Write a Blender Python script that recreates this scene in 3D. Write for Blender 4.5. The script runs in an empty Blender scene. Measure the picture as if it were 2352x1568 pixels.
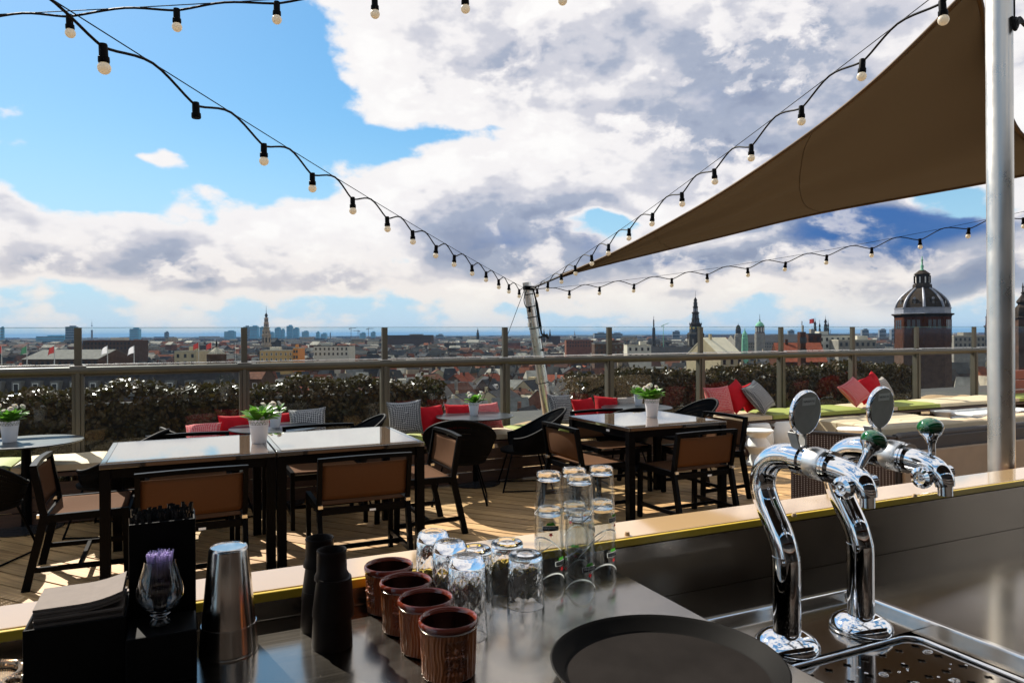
import bpy, bmesh, math, random
from math import sin, cos, pi, radians as R, sqrt, atan2, exp
from mathutils import Vector, Matrix
random.seed(7)
SC = bpy.context.scene
COL = SC.collection

# ------------------------------------------------------------------ camera
EYE = 1.55; FP = 1650.0; CX = 1175.5; HY = 767.0; YAW = R(24.8); ROLL = R(0.31)
FW = Vector((sin(YAW), cos(YAW), 0)); RT = Vector((cos(YAW), -sin(YAW), 0)); UP = Vector((0, 0, 1))
cam_d = bpy.data.cameras.new('camera'); cam = bpy.data.objects.new('camera', cam_d); COL.objects.link(cam)
r2 = RT*cos(ROLL) - UP*sin(ROLL); u2 = UP*cos(ROLL) + RT*sin(ROLL)
m = Matrix((r2, u2, -FW)).transposed().to_4x4(); m.translation = (0, 0, EYE)
cam.matrix_world = m
cam_d.sensor_width = 36.0; cam_d.lens = FP/2351*36.0
cam_d.shift_y = -(784.0-HY)/2351
cam_d.clip_start = 0.05; cam_d.clip_end = 60000
cam_d.dof.use_dof = True; cam_d.dof.focus_distance = 2.6; cam_d.dof.aperture_fstop = 16.0
SC.camera = cam

def ray(px, py):
    a = (px-CX)/FP; b = -(py-HY)/FP
    a, b = a*cos(ROLL)+b*sin(ROLL), -a*sin(ROLL)+b*cos(ROLL)
    return FW + RT*a + UP*b
def onz(px, py, z):
    d = ray(px, py); return d*((z-EYE)/d.z) + Vector((0, 0, EYE))
def ony(px, py, y):
    d = ray(px, py); return d*(y/d.y) + Vector((0, 0, EYE))
def atZ(px, py, Z):
    return ray(px, py)*Z + Vector((0, 0, EYE))

# ------------------------------------------------------------------ world, sun, exposure
SUN_AZ = R(17.0)      # counter-clockwise from +y
SUN_EL = R(41.0)
sun_dir = Vector((-sin(SUN_AZ)*cos(SUN_EL), cos(SUN_AZ)*cos(SUN_EL), sin(SUN_EL)))
sd = bpy.data.lights.new('sun', 'SUN'); sd.energy = 4.9; sd.angle = R(0.5); sd.color = (1.0, 0.93, 0.82)
so = bpy.data.objects.new('sun', sd); COL.objects.link(so)
so.rotation_euler = (-sun_dir).to_track_quat('-Z', 'Y').to_euler()
so.location = (-3, 6, 12)
vs = SC.view_settings
SC.display_settings.display_device = 'sRGB'
vs.view_transform = 'Standard'; vs.look = 'None'; vs.exposure = 1.0; vs.gamma = 1.0; vs.use_curve_mapping = False
SC.cycles.max_bounces = 16; SC.cycles.transparent_max_bounces = 24; SC.cycles.transmission_bounces = 16
SC.cycles.glossy_bounces = 5; SC.cycles.diffuse_bounces = 2; SC.cycles.volume_bounces = 0
SC.cycles.caustics_reflective = False; SC.cycles.caustics_refractive = False
SC.cycles.sample_clamp_indirect = 6.0
SC.cycles.use_denoising = True
try: SC.cycles.denoiser = 'OPENIMAGEDENOISE'
except Exception: pass

W = bpy.data.worlds.new('World'); SC.world = W; W.use_nodes = True
def build_world():
    nt = W.node_tree; N = nt.nodes; L = nt.links; N.clear()
    out = N.new('ShaderNodeOutputWorld'); bg = N.new('ShaderNodeBackground'); L.new(bg.outputs[0], out.inputs[0])
    STR = 0.10
    bg.inputs['Strength'].default_value = STR
    sky = N.new('ShaderNodeTexSky'); sky.sky_type = 'NISHITA'; sky.sun_disc = False
    sky.sun_elevation = SUN_EL; sky.sun_rotation = -SUN_AZ
    sky.altitude = 40; sky.air_density = 1.25; sky.dust_density = 0.35; sky.ozone_density = 2.2
    def math_(op, a, b=None, c=None, clamp=False):
        n = N.new('ShaderNodeMath'); n.operation = op; n.use_clamp = clamp
        for i, v in enumerate((a, b, c)):
            if v is None: continue
            if isinstance(v, (int, float)): n.inputs[i].default_value = v
            else: L.new(v, n.inputs[i])
        return n.outputs[0]
    def vmath(op, a, b=None, c=None, out=0):
        n = N.new('ShaderNodeVectorMath'); n.operation = op
        for i, v in enumerate((a, b, c)):
            if v is None: continue
            if isinstance(v, (tuple, list, Vector)): n.inputs[i].default_value = tuple(v)
            else: L.new(v, n.inputs[i])
        return n.outputs[out]
    def ramp(v, a, b, lo=0.0, hi=1.0, smooth=True):
        n = N.new('ShaderNodeMapRange'); n.interpolation_type = 'SMOOTHSTEP' if smooth else 'LINEAR'
        L.new(v, n.inputs[0]); n.inputs[1].default_value = a; n.inputs[2].default_value = b
        n.inputs[3].default_value = lo; n.inputs[4].default_value = hi
        return n.outputs[0]
    def mix(f, a, b):
        n = N.new('ShaderNodeMix'); n.data_type = 'RGBA'; n.clamp_factor = True
        if isinstance(f, (int, float)): n.inputs[0].default_value = f
        else: L.new(f, n.inputs[0])
        for i, v in ((6, a), (7, b)):
            if isinstance(v, tuple): n.inputs[i].default_value = v if len(v) == 4 else (*v, 1)
            else: L.new(v, n.inputs[i])
        return n.outputs[2]
    def noise(v, scale, detail, rough=0.55, dist=0.0):
        n = N.new('ShaderNodeTexNoise'); n.noise_dimensions = '3D'
        L.new(v, n.inputs['Vector']); n.inputs['Scale'].default_value = scale
        n.inputs['Detail'].default_value = detail; n.inputs['Roughness'].default_value = rough
        n.inputs['Distortion'].default_value = dist
        return n.outputs[0]
    tc = N.new('ShaderNodeTexCoord'); D = tc.outputs['Generated']
    # heading (radians, from the terrace's view axis) and elevation of every direction
    dr = vmath('DOT_PRODUCT', D, RT, out=1); df = vmath('DOT_PRODUCT', D, FW, out=1)
    az = math_('ARCTAN2', dr, df)
    sz = N.new('ShaderNodeSeparateXYZ'); L.new(D, sz.inputs[0])
    el = math_('ARCSINE', sz.outputs[2])
    cx = N.new('ShaderNodeCombineXYZ'); L.new(az, cx.inputs[0]); L.new(el, cx.inputs[1]); AE = cx.outputs[0]
    # warp so that cloud banks get ragged, billowing borders
    stretch = vmath('MULTIPLY', D, (1.0, 1.0, 1.7))
    wn = N.new('ShaderNodeTexNoise'); wn.noise_dimensions = '3D'; L.new(stretch, wn.inputs['Vector'])
    wn.inputs['Scale'].default_value = 5.0; wn.inputs['Detail'].default_value = 3.0
    woff = vmath('SUBTRACT', wn.outputs[1], (0.5, 0.5, 0.5))
    AEw = vmath('ADD', AE, vmath('MULTIPLY', woff, (0.16, 0.10, 0.0)))
    def pos(px, py):
        d = ray(px, py).normalized()
        return atan2(d.dot(RT), d.dot(FW)), math.asin(d.z)
    ROWS = [752, 715, 680, 645, 610, 570, 530, 490, 445, 400, 350, 300, 240, 170, 90, 0, -120]
    AZ0, AZ1, NS = -0.80, 0.80, 32
    def smooth01(t): t = min(1, max(0, t)); return t*t*(3-2*t)
    def field_ramps(lists):
        """two tables (cloud cover, cloud shade) over heading, one colour ramp per elevation, blended over elevation"""
        rows = []
        for y in ROWS:
            cr = N.new('ShaderNodeValToRGB'); cr.color_ramp.interpolation = 'B_SPLINE'; e = cr.color_ramp.elements
            while len(e) < NS: e.new(1.0)
            elv = pos(CX, y)[1]
            for i in range(NS):
                t = i/(NS-1); az_ = AZ0+(AZ1-AZ0)*t; val = []
                for lst in lists:
                    tot = 0.0
                    for (px, py, sx, sy, w) in lst:
                        a_, e_ = pos(px, py); d_ = sqrt(((az_-a_)*FP/sx)**2+((elv-e_)*FP/sy)**2); tot += w*(1-smooth01((d_-0.25)/1.0))
                    val.append(min(1, max(0, 0.5+0.33*tot)))
                e[i].position = t; e[i].color = (val[0], val[1], 0, 1)
            L.new(azn, cr.inputs[0]); rows.append((elv, cr.outputs[0]))
        out_ = rows[0][1]
        for k in range(1, len(rows)): out_ = mix(ramp(elw, rows[k-1][0], rows[k][0], smooth=False), out_, rows[k][1])
        sp = N.new('ShaderNodeSeparateColor'); L.new(out_, sp.inputs[0])
        return [math_('MULTIPLY', math_('SUBTRACT', sp.outputs[i], 0.5), 3.0) for i in (0, 1)]
    sw = N.new('ShaderNodeSeparateXYZ'); L.new(AEw, sw.inputs[0])
    azn = ramp(sw.outputs[0], AZ0, AZ1, smooth=False); elw = sw.outputs[1]
    cover_l = ([
        # cloud banks (x, y, half width, half height, weight)
        (1150, 120, 470, 210, .58), (1650, 150, 640, 330, .62), (1400, 420, 380, 170, .38), (2150, 300, 600, 420, .48),
        (1000, 460, 300, 130, .52), (740, 480, 180, 100, .42), (400, 530, 230, 95, .62), (640, 600, 300, 70, .30), (50, 470, 130, 70, .62),
        (60, 590, 240, 60, .42), (300, 640, 300, 50, .25), (1000, 610, 380, 70, .40), (1500, 640, 520, 80, .40), (2050, 640, 420, 70, .40), (1000, 690, 1500, 30, .12),
        (25, 265, 90, 50, .75), (330, 352, 70, 36, .62), (405, 374, 80, 36, .70), (450, 436, 80, 40, .45), (745, 360, 70, 45, .55),
        (20, 345, 60, 45, .5), (60, 20, 140, 50, .45), (640, 160, 90, 60, .35),
        # open blue
        (300, 235, 480, 290, -.72), (850, 325, 150, 60, -.66), (1115, 310, 100, 50, -.62), (1410, 530, 110, 36, -.48), (500, 40, 240, 150, -.45),
        (2245, 465, 110, 50, -.75), (2260, 720, 140, 50, -.3), (1780, 575, 110, 40, -.2), (690, 210, 130, 120, -.30), (590, 400, 110, 60, -.35), (190, 450, 120, 70, -.45), (820, 560, 160, 30, -.12), (300, 690, 500, 25, -.25), (1500, 700, 600, 22, -.22), (1250, 585, 200, 22, -.12)])
    shade_l = ([
        (1150, 520, 290, 105, .85), (1000, 590, 200, 50, .35), (1480, 120, 460, 190, .40), (1750, 330, 420, 200, .38), (1330, 560, 160, 80, .6), (2080, 525, 310, 75, 1.6), (1480, 590, 300, 36, .55),
        (2200, 672, 300, 45, 1.0), (400, 575, 160, 60, .75), (60, 510, 90, 70, .8), (560, 640, 280, 45, .45), (1250, 640, 220, 30, .5),
        (1650, 615, 300, 45, .7), (60, 620, 160, 40, .55), (1900, 180, 420, 240, .38), (850, 660, 300, 30, .3), (1000, 130, 180, 60, .25)])
    cover, shade_b = field_ramps((cover_l, shade_l))
    def puffs(v):
        vo = N.new('ShaderNodeTexVoronoi'); vo.feature = 'F1'; L.new(v, vo.inputs['Vector']); vo.normalize = True
        vo.inputs['Scale'].default_value = 9.0; vo.inputs['Detail'].default_value = 2.0; vo.inputs['Roughness'].default_value = 0.5; vo.inputs['Lacunarity'].default_value = 2.4
        return math_('SUBTRACT', 0.46, vo.outputs['Distance'])
    pv = vmath('ADD', stretch, vmath('MULTIPLY', woff, (0.08, 0.08, 0.08)))
    puff = puffs(pv)
    upv = Vector((sun_dir.x*0.35, sun_dir.y*0.35, 1.0))
    n1 = noise(stretch, 6.0, 8.0, 0.60); n1s = noise(vmath('ADD', stretch, tuple(upv*0.060)), 6.0, 4.0, 0.60)
    n2 = noise(stretch, 3.6, 2.0, 0.5)
    # generic cover for the rest of the sky, same broken cumulus
    far = ramp(vmath('LENGTH', vmath('MULTIPLY', AE, (1/1.0, 1/0.75, 0)), out=1), 0.85, 1.25)
    gen = math_('MULTIPLY', math_('SUBTRACT', n2, 0.47), 2.2)
    cov = math_('ADD', cover, math_('MULTIPLY', gen, far))
    fuzz = math_('ADD', math_('MULTIPLY', math_('SUBTRACT', n1, 0.5), 1.5), math_('MULTIPLY', puff, 0.8))
    field = math_('ADD', cov, fuzz)
    dens = ramp(field, 0.07, 0.26)
    thick = ramp(field, 0.16, 0.55)
    # lit tops and shaded bases: is there more cloud above, towards the light?
    rel = math_('SUBTRACT', n1s, n1)
    shade = math_('ADD', shade_b, math_('MULTIPLY', math_('SUBTRACT', n2, 0.46), 0.5))
    shade = math_('ADD', shade, math_('MULTIPLY', rel, 2.3))
    shade = math_('SUBTRACT', shade, math_('MULTIPLY', puff, 0.45))
    shade = math_('MULTIPLY', shade, thick)
    # a nearer layer of smaller heaps with crisp tops
    st2 = vmath('ADD', pv, (5.3, 2.1, 7.7))
    g1 = noise(st2, 8.5, 8.0, 0.58); g1s = noise(vmath('ADD', st2, tuple(upv*0.045)), 8.5, 4.0, 0.58)
    f2 = math_('ADD', math_('ADD', math_('MULTIPLY', math_('SUBTRACT', g1, 0.5), 1.6), math_('MULTIPLY', puff, 0.7)), ramp(cov, -0.1, 0.5, -0.55, -0.06))
    dens2 = ramp(f2, 0.06, 0.27)
    sh2 = math_('ADD', math_('MULTIPLY', math_('SUBTRACT', g1s, g1), 3.0), math_('MULTIPLY', shade_b, 0.70))
    sh2 = math_('MULTIPLY', sh2, ramp(f2, 0.12, 0.4))
    k = 1.0/STR/2**vs.exposure
    def kc(r, g, b): return (r*k, g*k, b*k)
    cr = N.new('ShaderNodeValToRGB'); cr.color_ramp.interpolation = 'EASE'; e = cr.color_ramp.elements
    st = [(0.0, (1.0, .985, .975)), (0.20, (.93, .905, .91)), (0.42, (.645, .65, .72)), (0.62, (.40, .45, .57)), (0.85, (.30, .35, .48)), (1.0, (.25, .31, .46))]
    while len(e) < len(st): e.new(0.5)
    for i_, (p_, c_) in enumerate(st): e[i_].position = p_; e[i_].color = (*c_, 1)
    shade_n = mix(dens2, shade, sh2)
    L.new(ramp(shade_n, -0.20, 1.20, smooth=False), cr.inputs[0])
    deepf = ramp(math_('ADD', shade_b, math_('MULTIPLY', math_('SUBTRACT', n1, 0.5), 1.8)), 0.85, 1.55, 0.0, 0.92)
    deepf = math_('MULTIPLY', deepf, math_('SUBTRACT', 1.0, math_('MULTIPLY', dens2, 0.8)))
    ctone = mix(deepf, cr.outputs[0], (.04, .145, .42))
    ccol = vmath('MULTIPLY', ctone, (k*1.01, k*1.01, k*1.01))
    ccol = vmath('MULTIPLY', ccol, mix(ramp(el, 0.0, 0.16), (1.0, 0.935, 0.84), (1.0, 1.0, 1.0)))
    # clear sky: a Nishita sky pushed to the photograph's saturated blue
    hs = N.new('ShaderNodeHueSaturation'); hs.inputs['Saturation'].default_value = 1.55; hs.inputs['Value'].default_value = 1.16/2**vs.exposure
    L.new(sky.outputs[0], hs.inputs['Color'])
    base = mix(0.28, hs.outputs[0], kc(.40, .74, 1.0))
    # milky air near the horizon, behind and in front of the clouds
    base = mix(ramp(el, 0.0, 0.30, 0.85, 0.0), base, kc(.42, .70, .95))
    col = mix(math_('MAXIMUM', dens, dens2), base, ccol)
    col = mix(ramp(el, -0.01, 0.075, 0.55, 0.0), col, kc(.70, .78, .83))
    L.new(col, bg.inputs[0])
build_world()
W.cycles.sampling_method = 'MANUAL'; W.cycles.sample_map_resolution = 512

# ------------------------------------------------------------------ helpers
class MB:
    def __init__(s): s.v = []; s.f = []
    def add(s, vs, fs):
        o = len(s.v); s.v += [tuple(p) for p in vs]; s.f += [tuple(i+o for i in f) for f in fs]; return s
    def box(s, c, d, rz=0.0, M=None):
        x, y, z = d[0]/2, d[1]/2, d[2]/2
        pts = [Vector((i*x, j*y, k*z)) for k in (-1, 1) for j in (-1, 1) for i in (-1, 1)]
        if M is None: M = Matrix.Rotation(rz, 3, 'Z')
        c = Vector(c)
        return s.add([M@p + c for p in pts], [(0, 2, 3, 1), (4, 5, 7, 6), (0, 1, 5, 4), (2, 6, 7, 3), (0, 4, 6, 2), (1, 3, 7, 5)])
    def beam(s, a, b, w, h, up=(0, 0, 1)):
        a = Vector(a); b = Vector(b); d = (b-a); l = d.length; d = d/l; up = Vector(up)
        if abs(d.dot(up)) > 0.98: up = Vector((0, 1, 0))
        x = d.cross(up).normalized(); z = x.cross(d)
        M = Matrix((x, d, z)).transposed()
        return s.box((a+b)/2, (w, l, h), M=M)
    def tube(s, pts, rad, n=8, cap=True, closed=False):
        pts = [Vector(p) for p in pts]; k = len(pts)
        if not isinstance(rad, (list, tuple)): rad = [rad]*k
        rings = []; ref = None
        for i, p in enumerate(pts):
            if closed: t = pts[(i+1) % k] - pts[i-1]
            else: t = pts[min(i+1, k-1)] - pts[max(i-1, 0)]
            t.normalize()
            if ref is None:
                ref = Vector((0, 0, 1)) if abs(t.z) < 0.9 else Vector((1, 0, 0))
            x = t.cross(ref)
            if x.length < 1e-6: x = t.orthogonal()
            x.normalize(); y = t.cross(x); ref = -y if False else x.cross(t)
            rings.append([p + (x*cos(2*pi*j/n) + y*sin(2*pi*j/n))*rad[i] for j in range(n)])
        vs = [q for r in rings for q in r]; fs = []
        for i in range(k if closed else k-1):
            a = i*n; b = ((i+1) % k)*n
            for j in range(n): fs.append((a+j, a+(j+1) % n, b+(j+1) % n, b+j))
        if cap and not closed:
            fs.append(tuple(range(n-1, -1, -1))); fs.append(tuple((k-1)*n+j for j in range(n)))
        return s.add(vs, fs)
    def lathe(s, prof, n=24, c=(0, 0, 0), rot=0.0, M=None, close=False, cap=True):
        c = Vector(c); vs = []; fs = []
        for (r, z) in prof:
            for j in range(n):
                a = 2*pi*j/n + rot; p = Vector((r*cos(a), r*sin(a), z))
                vs.append((M@p if M else p) + c)
        k = len(prof)
        for i in range(k if close else k-1):
            a = i*n; b = ((i+1) % k)*n
            for j in range(n): fs.append((a+j, a+(j+1) % n, b+(j+1) % n, b+j))
        if not close and cap:
            if prof[0][0] > 1e-5: fs.append(tuple(range(n-1, -1, -1)))
            if prof[-1][0] > 1e-5: fs.append(tuple((k-1)*n+j for j in range(n)))
        return s.add(vs, fs)
    def grid(s, fn, nu, nv, closeu=False):
        vs = [fn(i/nu, j/nv) for j in range(nv+1) for i in range(nu if closeu else nu+1)]
        w = nu if closeu else nu+1; fs = []
        for j in range(nv):
            for i in range(nu):
                i2 = (i+1) % w
                fs.append((j*w+i, j*w+i2, (j+1)*w+i2, (j+1)*w+i))
        return s.add(vs, fs)
    def mesh(s, name, mat, smooth=None):
        me = bpy.data.meshes.new(name); me.from_pydata(s.v, [], s.f)
        if mat is not None: me.materials.append(mat)
        me.validate(verbose=False)
        if smooth is not None:
            me.polygons.foreach_set('use_smooth', [True]*len(me.polygons))
            if smooth < 179: me.set_sharp_from_angle(angle=R(smooth))
        me.update(); return me
    def build(s, name, mat, parent=None, smooth=None, loc=None, rz=None, bevel=0, **props):
        o = bpy.data.objects.new(name, s.mesh(name, mat, smooth)); COL.objects.link(o)
        if parent: o.parent = parent
        if loc is not None: o.location = loc
        if rz is not None: o.rotation_euler = (0, 0, rz)
        if bevel:
            b = o.modifiers.new('bevel', 'BEVEL'); b.width = bevel; b.segments = 2; b.limit_method = 'ANGLE'; b.angle_limit = R(40)
        for k_, v_ in props.items(): o[k_] = v_
        return o
def thing(name, label, cat, loc=(0, 0, 0), rz=0.0, group=None):
    o = bpy.data.objects.new(name, None); o.empty_display_size = 0.1; COL.objects.link(o)
    o.location = loc; o.rotation_euler = (0, 0, rz); o['label'] = label; o['category'] = cat
    if group: o['group'] = group
    return o
def tag(o, label, cat, group=None):
    o['label'] = label; o['category'] = cat
    if group: o['group'] = group
    return o
def inst(mesh, name, parent=None, loc=(0, 0, 0), rot=(0, 0, 0), scale=None):
    o = bpy.data.objects.new(name, mesh); COL.objects.link(o)
    if parent: o.parent = parent
    o.location = loc; o.rotation_euler = rot
    if scale: o.scale = scale
    return o
def copy_tree(src, loc=None, rz=None, label=None, group=None, parent=None):
    c = src.copy(); COL.objects.link(c)
    if parent: c.parent = parent
    if loc is not None: c.location = loc
    if rz is not None: c.rotation_euler = (0, 0, rz)
    if label: c['label'] = label
    if group: c['group'] = group
    for ch in src.children: copy_tree(ch, parent=c)
    return c

def pm(name, col, rough=0.5, metal=0.0, spec=0.5, var=None, bump=None, coat=0.0, aniso=None, trans=0.0, transl=0.0, ior=None, stretch=None, sheen=0.0, alpha=None):
    """procedural Principled material; var=(scale, amount[, colour2]); bump=(scale, strength)"""
    mt = bpy.data.materials.new(name); mt.use_nodes = True; nt = mt.node_tree; N = nt.nodes; L = nt.links
    b = N['Principled BSDF']; out = N['Material Output']
    c = (*col, 1) if len(col) == 3 else col
    b.inputs['Base Color'].default_value = c; b.inputs['Roughness'].default_value = rough; b.inputs['Metallic'].default_value = metal
    b.inputs['Specular IOR Level'].default_value = spec
    if coat: b.inputs['Coat Weight'].default_value = coat; b.inputs['Coat Roughness'].default_value = 0.05
    if trans: b.inputs['Transmission Weight'].default_value = trans
    if ior: b.inputs['IOR'].default_value = ior
    if sheen: b.inputs['Sheen Weight'].default_value = sheen
    if aniso is not None: b.inputs['Anisotropic'].default_value = aniso
    tc = None
    if var or bump:
        tc = N.new('ShaderNodeTexCoord'); mp = N.new('ShaderNodeMapping'); L.new(tc.outputs['Object'], mp.inputs[0])
        if stretch: mp.inputs['Scale'].default_value = stretch
    if var:
        n = N.new('ShaderNodeTexNoise'); n.inputs['Scale'].default_value = var[0]; n.inputs['Detail'].default_value = 6; n.inputs['Roughness'].default_value = 0.6
        L.new(mp.outputs[0], n.inputs['Vector'])
        mx = N.new('ShaderNodeMix'); mx.data_type = 'RGBA'
        a = var[1]
        c2 = var[2] if len(var) > 2 else tuple(min(1, x*(1+a)) for x in col[:3])
        c1 = tuple(x*(1-a) for x in col[:3]) if len(var) < 3 else col[:3]
        mx.inputs[6].default_value = (*c1, 1); mx.inputs[7].default_value = (*c2, 1)
        mr = N.new('ShaderNodeMapRange'); mr.inputs[1].default_value = 0.3; mr.inputs[2].default_value = 0.7; L.new(n.outputs[0], mr.inputs[0])
        L.new(mr.outputs[0], mx.inputs[0]); L.new(mx.outputs[2], b.inputs['Base Color'])
        if metal > 0.5 or coat:
            r = N.new('ShaderNodeMapRange'); r.inputs[1].default_value = 0.3; r.inputs[2].default_value = 0.7
            r.inputs[3].default_value = rough*0.75; r.inputs[4].default_value = rough*1.35
            L.new(n.outputs[0], r.inputs[0]); L.new(r.outputs[0], b.inputs['Roughness'])
    if bump:
        n = N.new('ShaderNodeTexNoise'); n.inputs['Scale'].default_value = bump[0]; n.inputs['Detail'].default_value = 5
        L.new(mp.outputs[0], n.inputs['Vector'])
        bp = N.new('ShaderNodeBump'); bp.inputs['Strength'].default_value = bump[1]; bp.inputs['Distance'].default_value = 0.01
        L.new(n.outputs[0], bp.inputs['Height']); L.new(bp.outputs[0], b.inputs['Normal'])
    if transl:
        t = N.new('ShaderNodeBsdfTranslucent'); t.inputs[0].default_value = c
        ms = N.new('ShaderNodeMixShader'); ms.inputs[0].default_value = transl
        L.new(b.outputs[0], ms.inputs[1]); L.new(t.outputs[0], ms.inputs[2]); L.new(ms.outputs[0], out.inputs[0])
    return mt
def thin_glass(name, tint=(1, 1, 1), refl=1.0, rough=0.0, ior=1.5, film=0.0, filmcol=(1, 1, 1)):
    """a clear sheet: light goes straight through, the Fresnel share is mirrored; film adds a faint dusty scatter"""
    mt = bpy.data.materials.new(name); mt.use_nodes = True; nt = mt.node_tree; N = nt.nodes; L = nt.links
    N.remove(N['Principled BSDF']); out = N['Material Output']
    t = N.new('ShaderNodeBsdfTransparent'); t.inputs[0].default_value = (*tint, 1)
    g = N.new('ShaderNodeBsdfGlossy'); g.inputs['Roughness'].default_value = rough
    lw = N.new('ShaderNodeLayerWeight'); lw.inputs[0].default_value = 0.5
    pw = N.new('ShaderNodeMath'); pw.operation = 'POWER'; pw.inputs[1].default_value = 4.5; L.new(lw.outputs['Facing'], pw.inputs[0])
    mm = N.new('ShaderNodeMath'); mm.operation = 'MULTIPLY_ADD'; mm.inputs[1].default_value = 0.9*refl; mm.inputs[2].default_value = 0.045*refl; mm.use_clamp = True; L.new(pw.outputs[0], mm.inputs[0])
    ms = N.new('ShaderNodeMixShader'); L.new(mm.outputs[0], ms.inputs[0]); L.new(t.outputs[0], ms.inputs[1]); L.new(g.outputs[0], ms.inputs[2])
    last = ms.outputs[0]
    if film:
        d = N.new('ShaderNodeBsdfTranslucent'); d.inputs[0].default_value = (*filmcol, 1)
        m2 = N.new('ShaderNodeMixShader'); m2.inputs[0].default_value = film
        L.new(last, m2.inputs[1]); L.new(d.outputs[0], m2.inputs[2]); last = m2.outputs[0]
    L.new(last, out.inputs[0]); return mt
def mix_glass(name, share=0.5, ior=1.5, tint=(1, 1, 1)):
    """solid drinking glass: refracting glass mixed with straight transmission so that light reaches what stands behind it"""
    mt = bpy.data.materials.new(name); mt.use_nodes = True; nt = mt.node_tree; N = nt.nodes; L = nt.links
    N.remove(N['Principled BSDF']); out = N['Material Output']
    t = N.new('ShaderNodeBsdfTransparent'); t.inputs[0].default_value = (*tint, 1)
    g = N.new('ShaderNodeBsdfGlass'); g.inputs['IOR'].default_value = ior; g.inputs['Color'].default_value = (*tint, 1)
    g.inputs['Roughness'].default_value = 0.0
    ms = N.new('ShaderNodeMixShader'); ms.inputs[0].default_value = share
    L.new(t.outputs[0], ms.inputs[1]); L.new(g.outputs[0], ms.inputs[2]); L.new(ms.outputs[0], out.inputs[0]); return mt
def fabric(name, c1, c2, scale, rough=0.9, kind='checker', transl=0.0):
    mt = bpy.data.materials.new(name); mt.use_nodes = True; nt = mt.node_tree; N = nt.nodes; L = nt.links
    b = N['Principled BSDF']; b.inputs['Roughness'].default_value = rough; b.inputs['Specular IOR Level'].default_value = 0.2
    tc = N.new('ShaderNodeTexCoord'); mp = N.new('ShaderNodeMapping'); L.new(tc.outputs['Object'], mp.inputs[0])
    mp.inputs['Rotation'].default_value = (0, 0, R(45))
    if kind == 'checker':
        t = N.new('ShaderNodeTexChecker'); t.inputs['Scale'].default_value = scale
        t.inputs['Color1'].default_value = (*c1, 1); t.inputs['Color2'].default_value = (*c2, 1)
        L.new(mp.outputs[0], t.inputs['Vector']); src = t.outputs[0]
    else:
        t = N.new('ShaderNodeTexVoronoi'); t.inputs['Scale'].default_value = scale; t.inputs['Randomness'].default_value = 0.0
        L.new(mp.outputs[0], t.inputs['Vector'])
        mr = N.new('ShaderNodeMapRange'); mr.inputs[1].default_value = 0.28; mr.inputs[2].default_value = 0.36; L.new(t.outputs['Distance'], mr.inputs[0])
        mx = N.new('ShaderNodeMix'); mx.data_type = 'RGBA'; mx.inputs[6].default_value = (*c1, 1); mx.inputs[7].default_value = (*c2, 1)
        L.new(mr.outputs[0], mx.inputs[0]); src = mx.outputs[2]
    L.new(src, b.inputs['Base Color'])
    return mt

# ------------------------------------------------------------------ materials
def brushed(name, col, rough, axis_scale, aniso=0.6, tang=(1, 0, 0)):
    mt = bpy.data.materials.new(name); mt.use_nodes = True; nt = mt.node_tree; N = nt.nodes; L = nt.links
    b = N['Principled BSDF']; b.inputs['Metallic'].default_value = 1.0; b.inputs['Base Color'].default_value = (*col, 1)
    tc = N.new('ShaderNodeTexCoord'); mp = N.new('ShaderNodeMapping'); mp.inputs['Scale'].default_value = axis_scale; L.new(tc.outputs['Object'], mp.inputs[0])
    n = N.new('ShaderNodeTexNoise'); n.inputs['Scale'].default_value = 4.0; n.inputs['Detail'].default_value = 3; L.new(mp.outputs[0], n.inputs['Vector'])
    n2 = N.new('ShaderNodeTexNoise'); n2.inputs['Scale'].default_value = 3.5; n2.inputs['Detail'].default_value = 6; n2.inputs['Distortion'].default_value = 0.4; L.new(tc.outputs['Object'], n2.inputs['Vector'])
    ml = N.new('ShaderNodeMath'); ml.operation = 'MULTIPLY_ADD'; ml.inputs[1].default_value = 0.55; L.new(n.outputs[0], ml.inputs[0]); L.new(n2.outputs[0], ml.inputs[2])
    mr = N.new('ShaderNodeMapRange'); mr.inputs[1].default_value = 0.55; mr.inputs[2].default_value = 1.0
    mr.inputs[3].default_value = rough*0.8; mr.inputs[4].default_value = rough*1.25; L.new(ml.outputs[0], mr.inputs[0]); L.new(mr.outputs[0], b.inputs['Roughness'])
    b.inputs['Anisotropic'].default_value = aniso
    tv = N.new('ShaderNodeCombineXYZ')
    for i in range(3): tv.inputs[i].default_value = tang[i]
    L.new(tv.outputs[0], b.inputs['Tangent'])
    sc = N.new('ShaderNodeMix'); sc.data_type = 'RGBA'; sc.inputs[6].default_value = (*[c*0.88 for c in col], 1); sc.inputs[7].default_value = (*[min(1, c*1.08) for c in col], 1)
    L.new(ml.outputs[0], sc.inputs[0]); L.new(sc.outputs[2], b.inputs['Base Color'])
    return mt
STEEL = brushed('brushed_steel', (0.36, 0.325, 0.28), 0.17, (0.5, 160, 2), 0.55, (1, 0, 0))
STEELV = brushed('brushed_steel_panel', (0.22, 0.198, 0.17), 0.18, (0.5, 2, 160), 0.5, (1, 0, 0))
TIN = pm('shaker_steel', (0.62, 0.58, 0.54), 0.16, 1.0, var=(9, 0.12), stretch=(6, 6, 0.4))
CHROME = pm('chrome', (0.86, 0.87, 0.89), 0.035, 1.0)
ALU = pm('brushed_aluminium', (0.72, 0.71, 0.69), 0.30, 1.0, var=(14, 0.06))
POSTM = pm('painted_post_metal', (0.085, 0.076, 0.058), 0.42, 0.0, spec=0.25, var=(5, 0.12))
BLACKM = pm('black_powder_coat', (0.002, 0.002, 0.0024), 0.36, spec=0.05, var=(30, 0.3))
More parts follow.
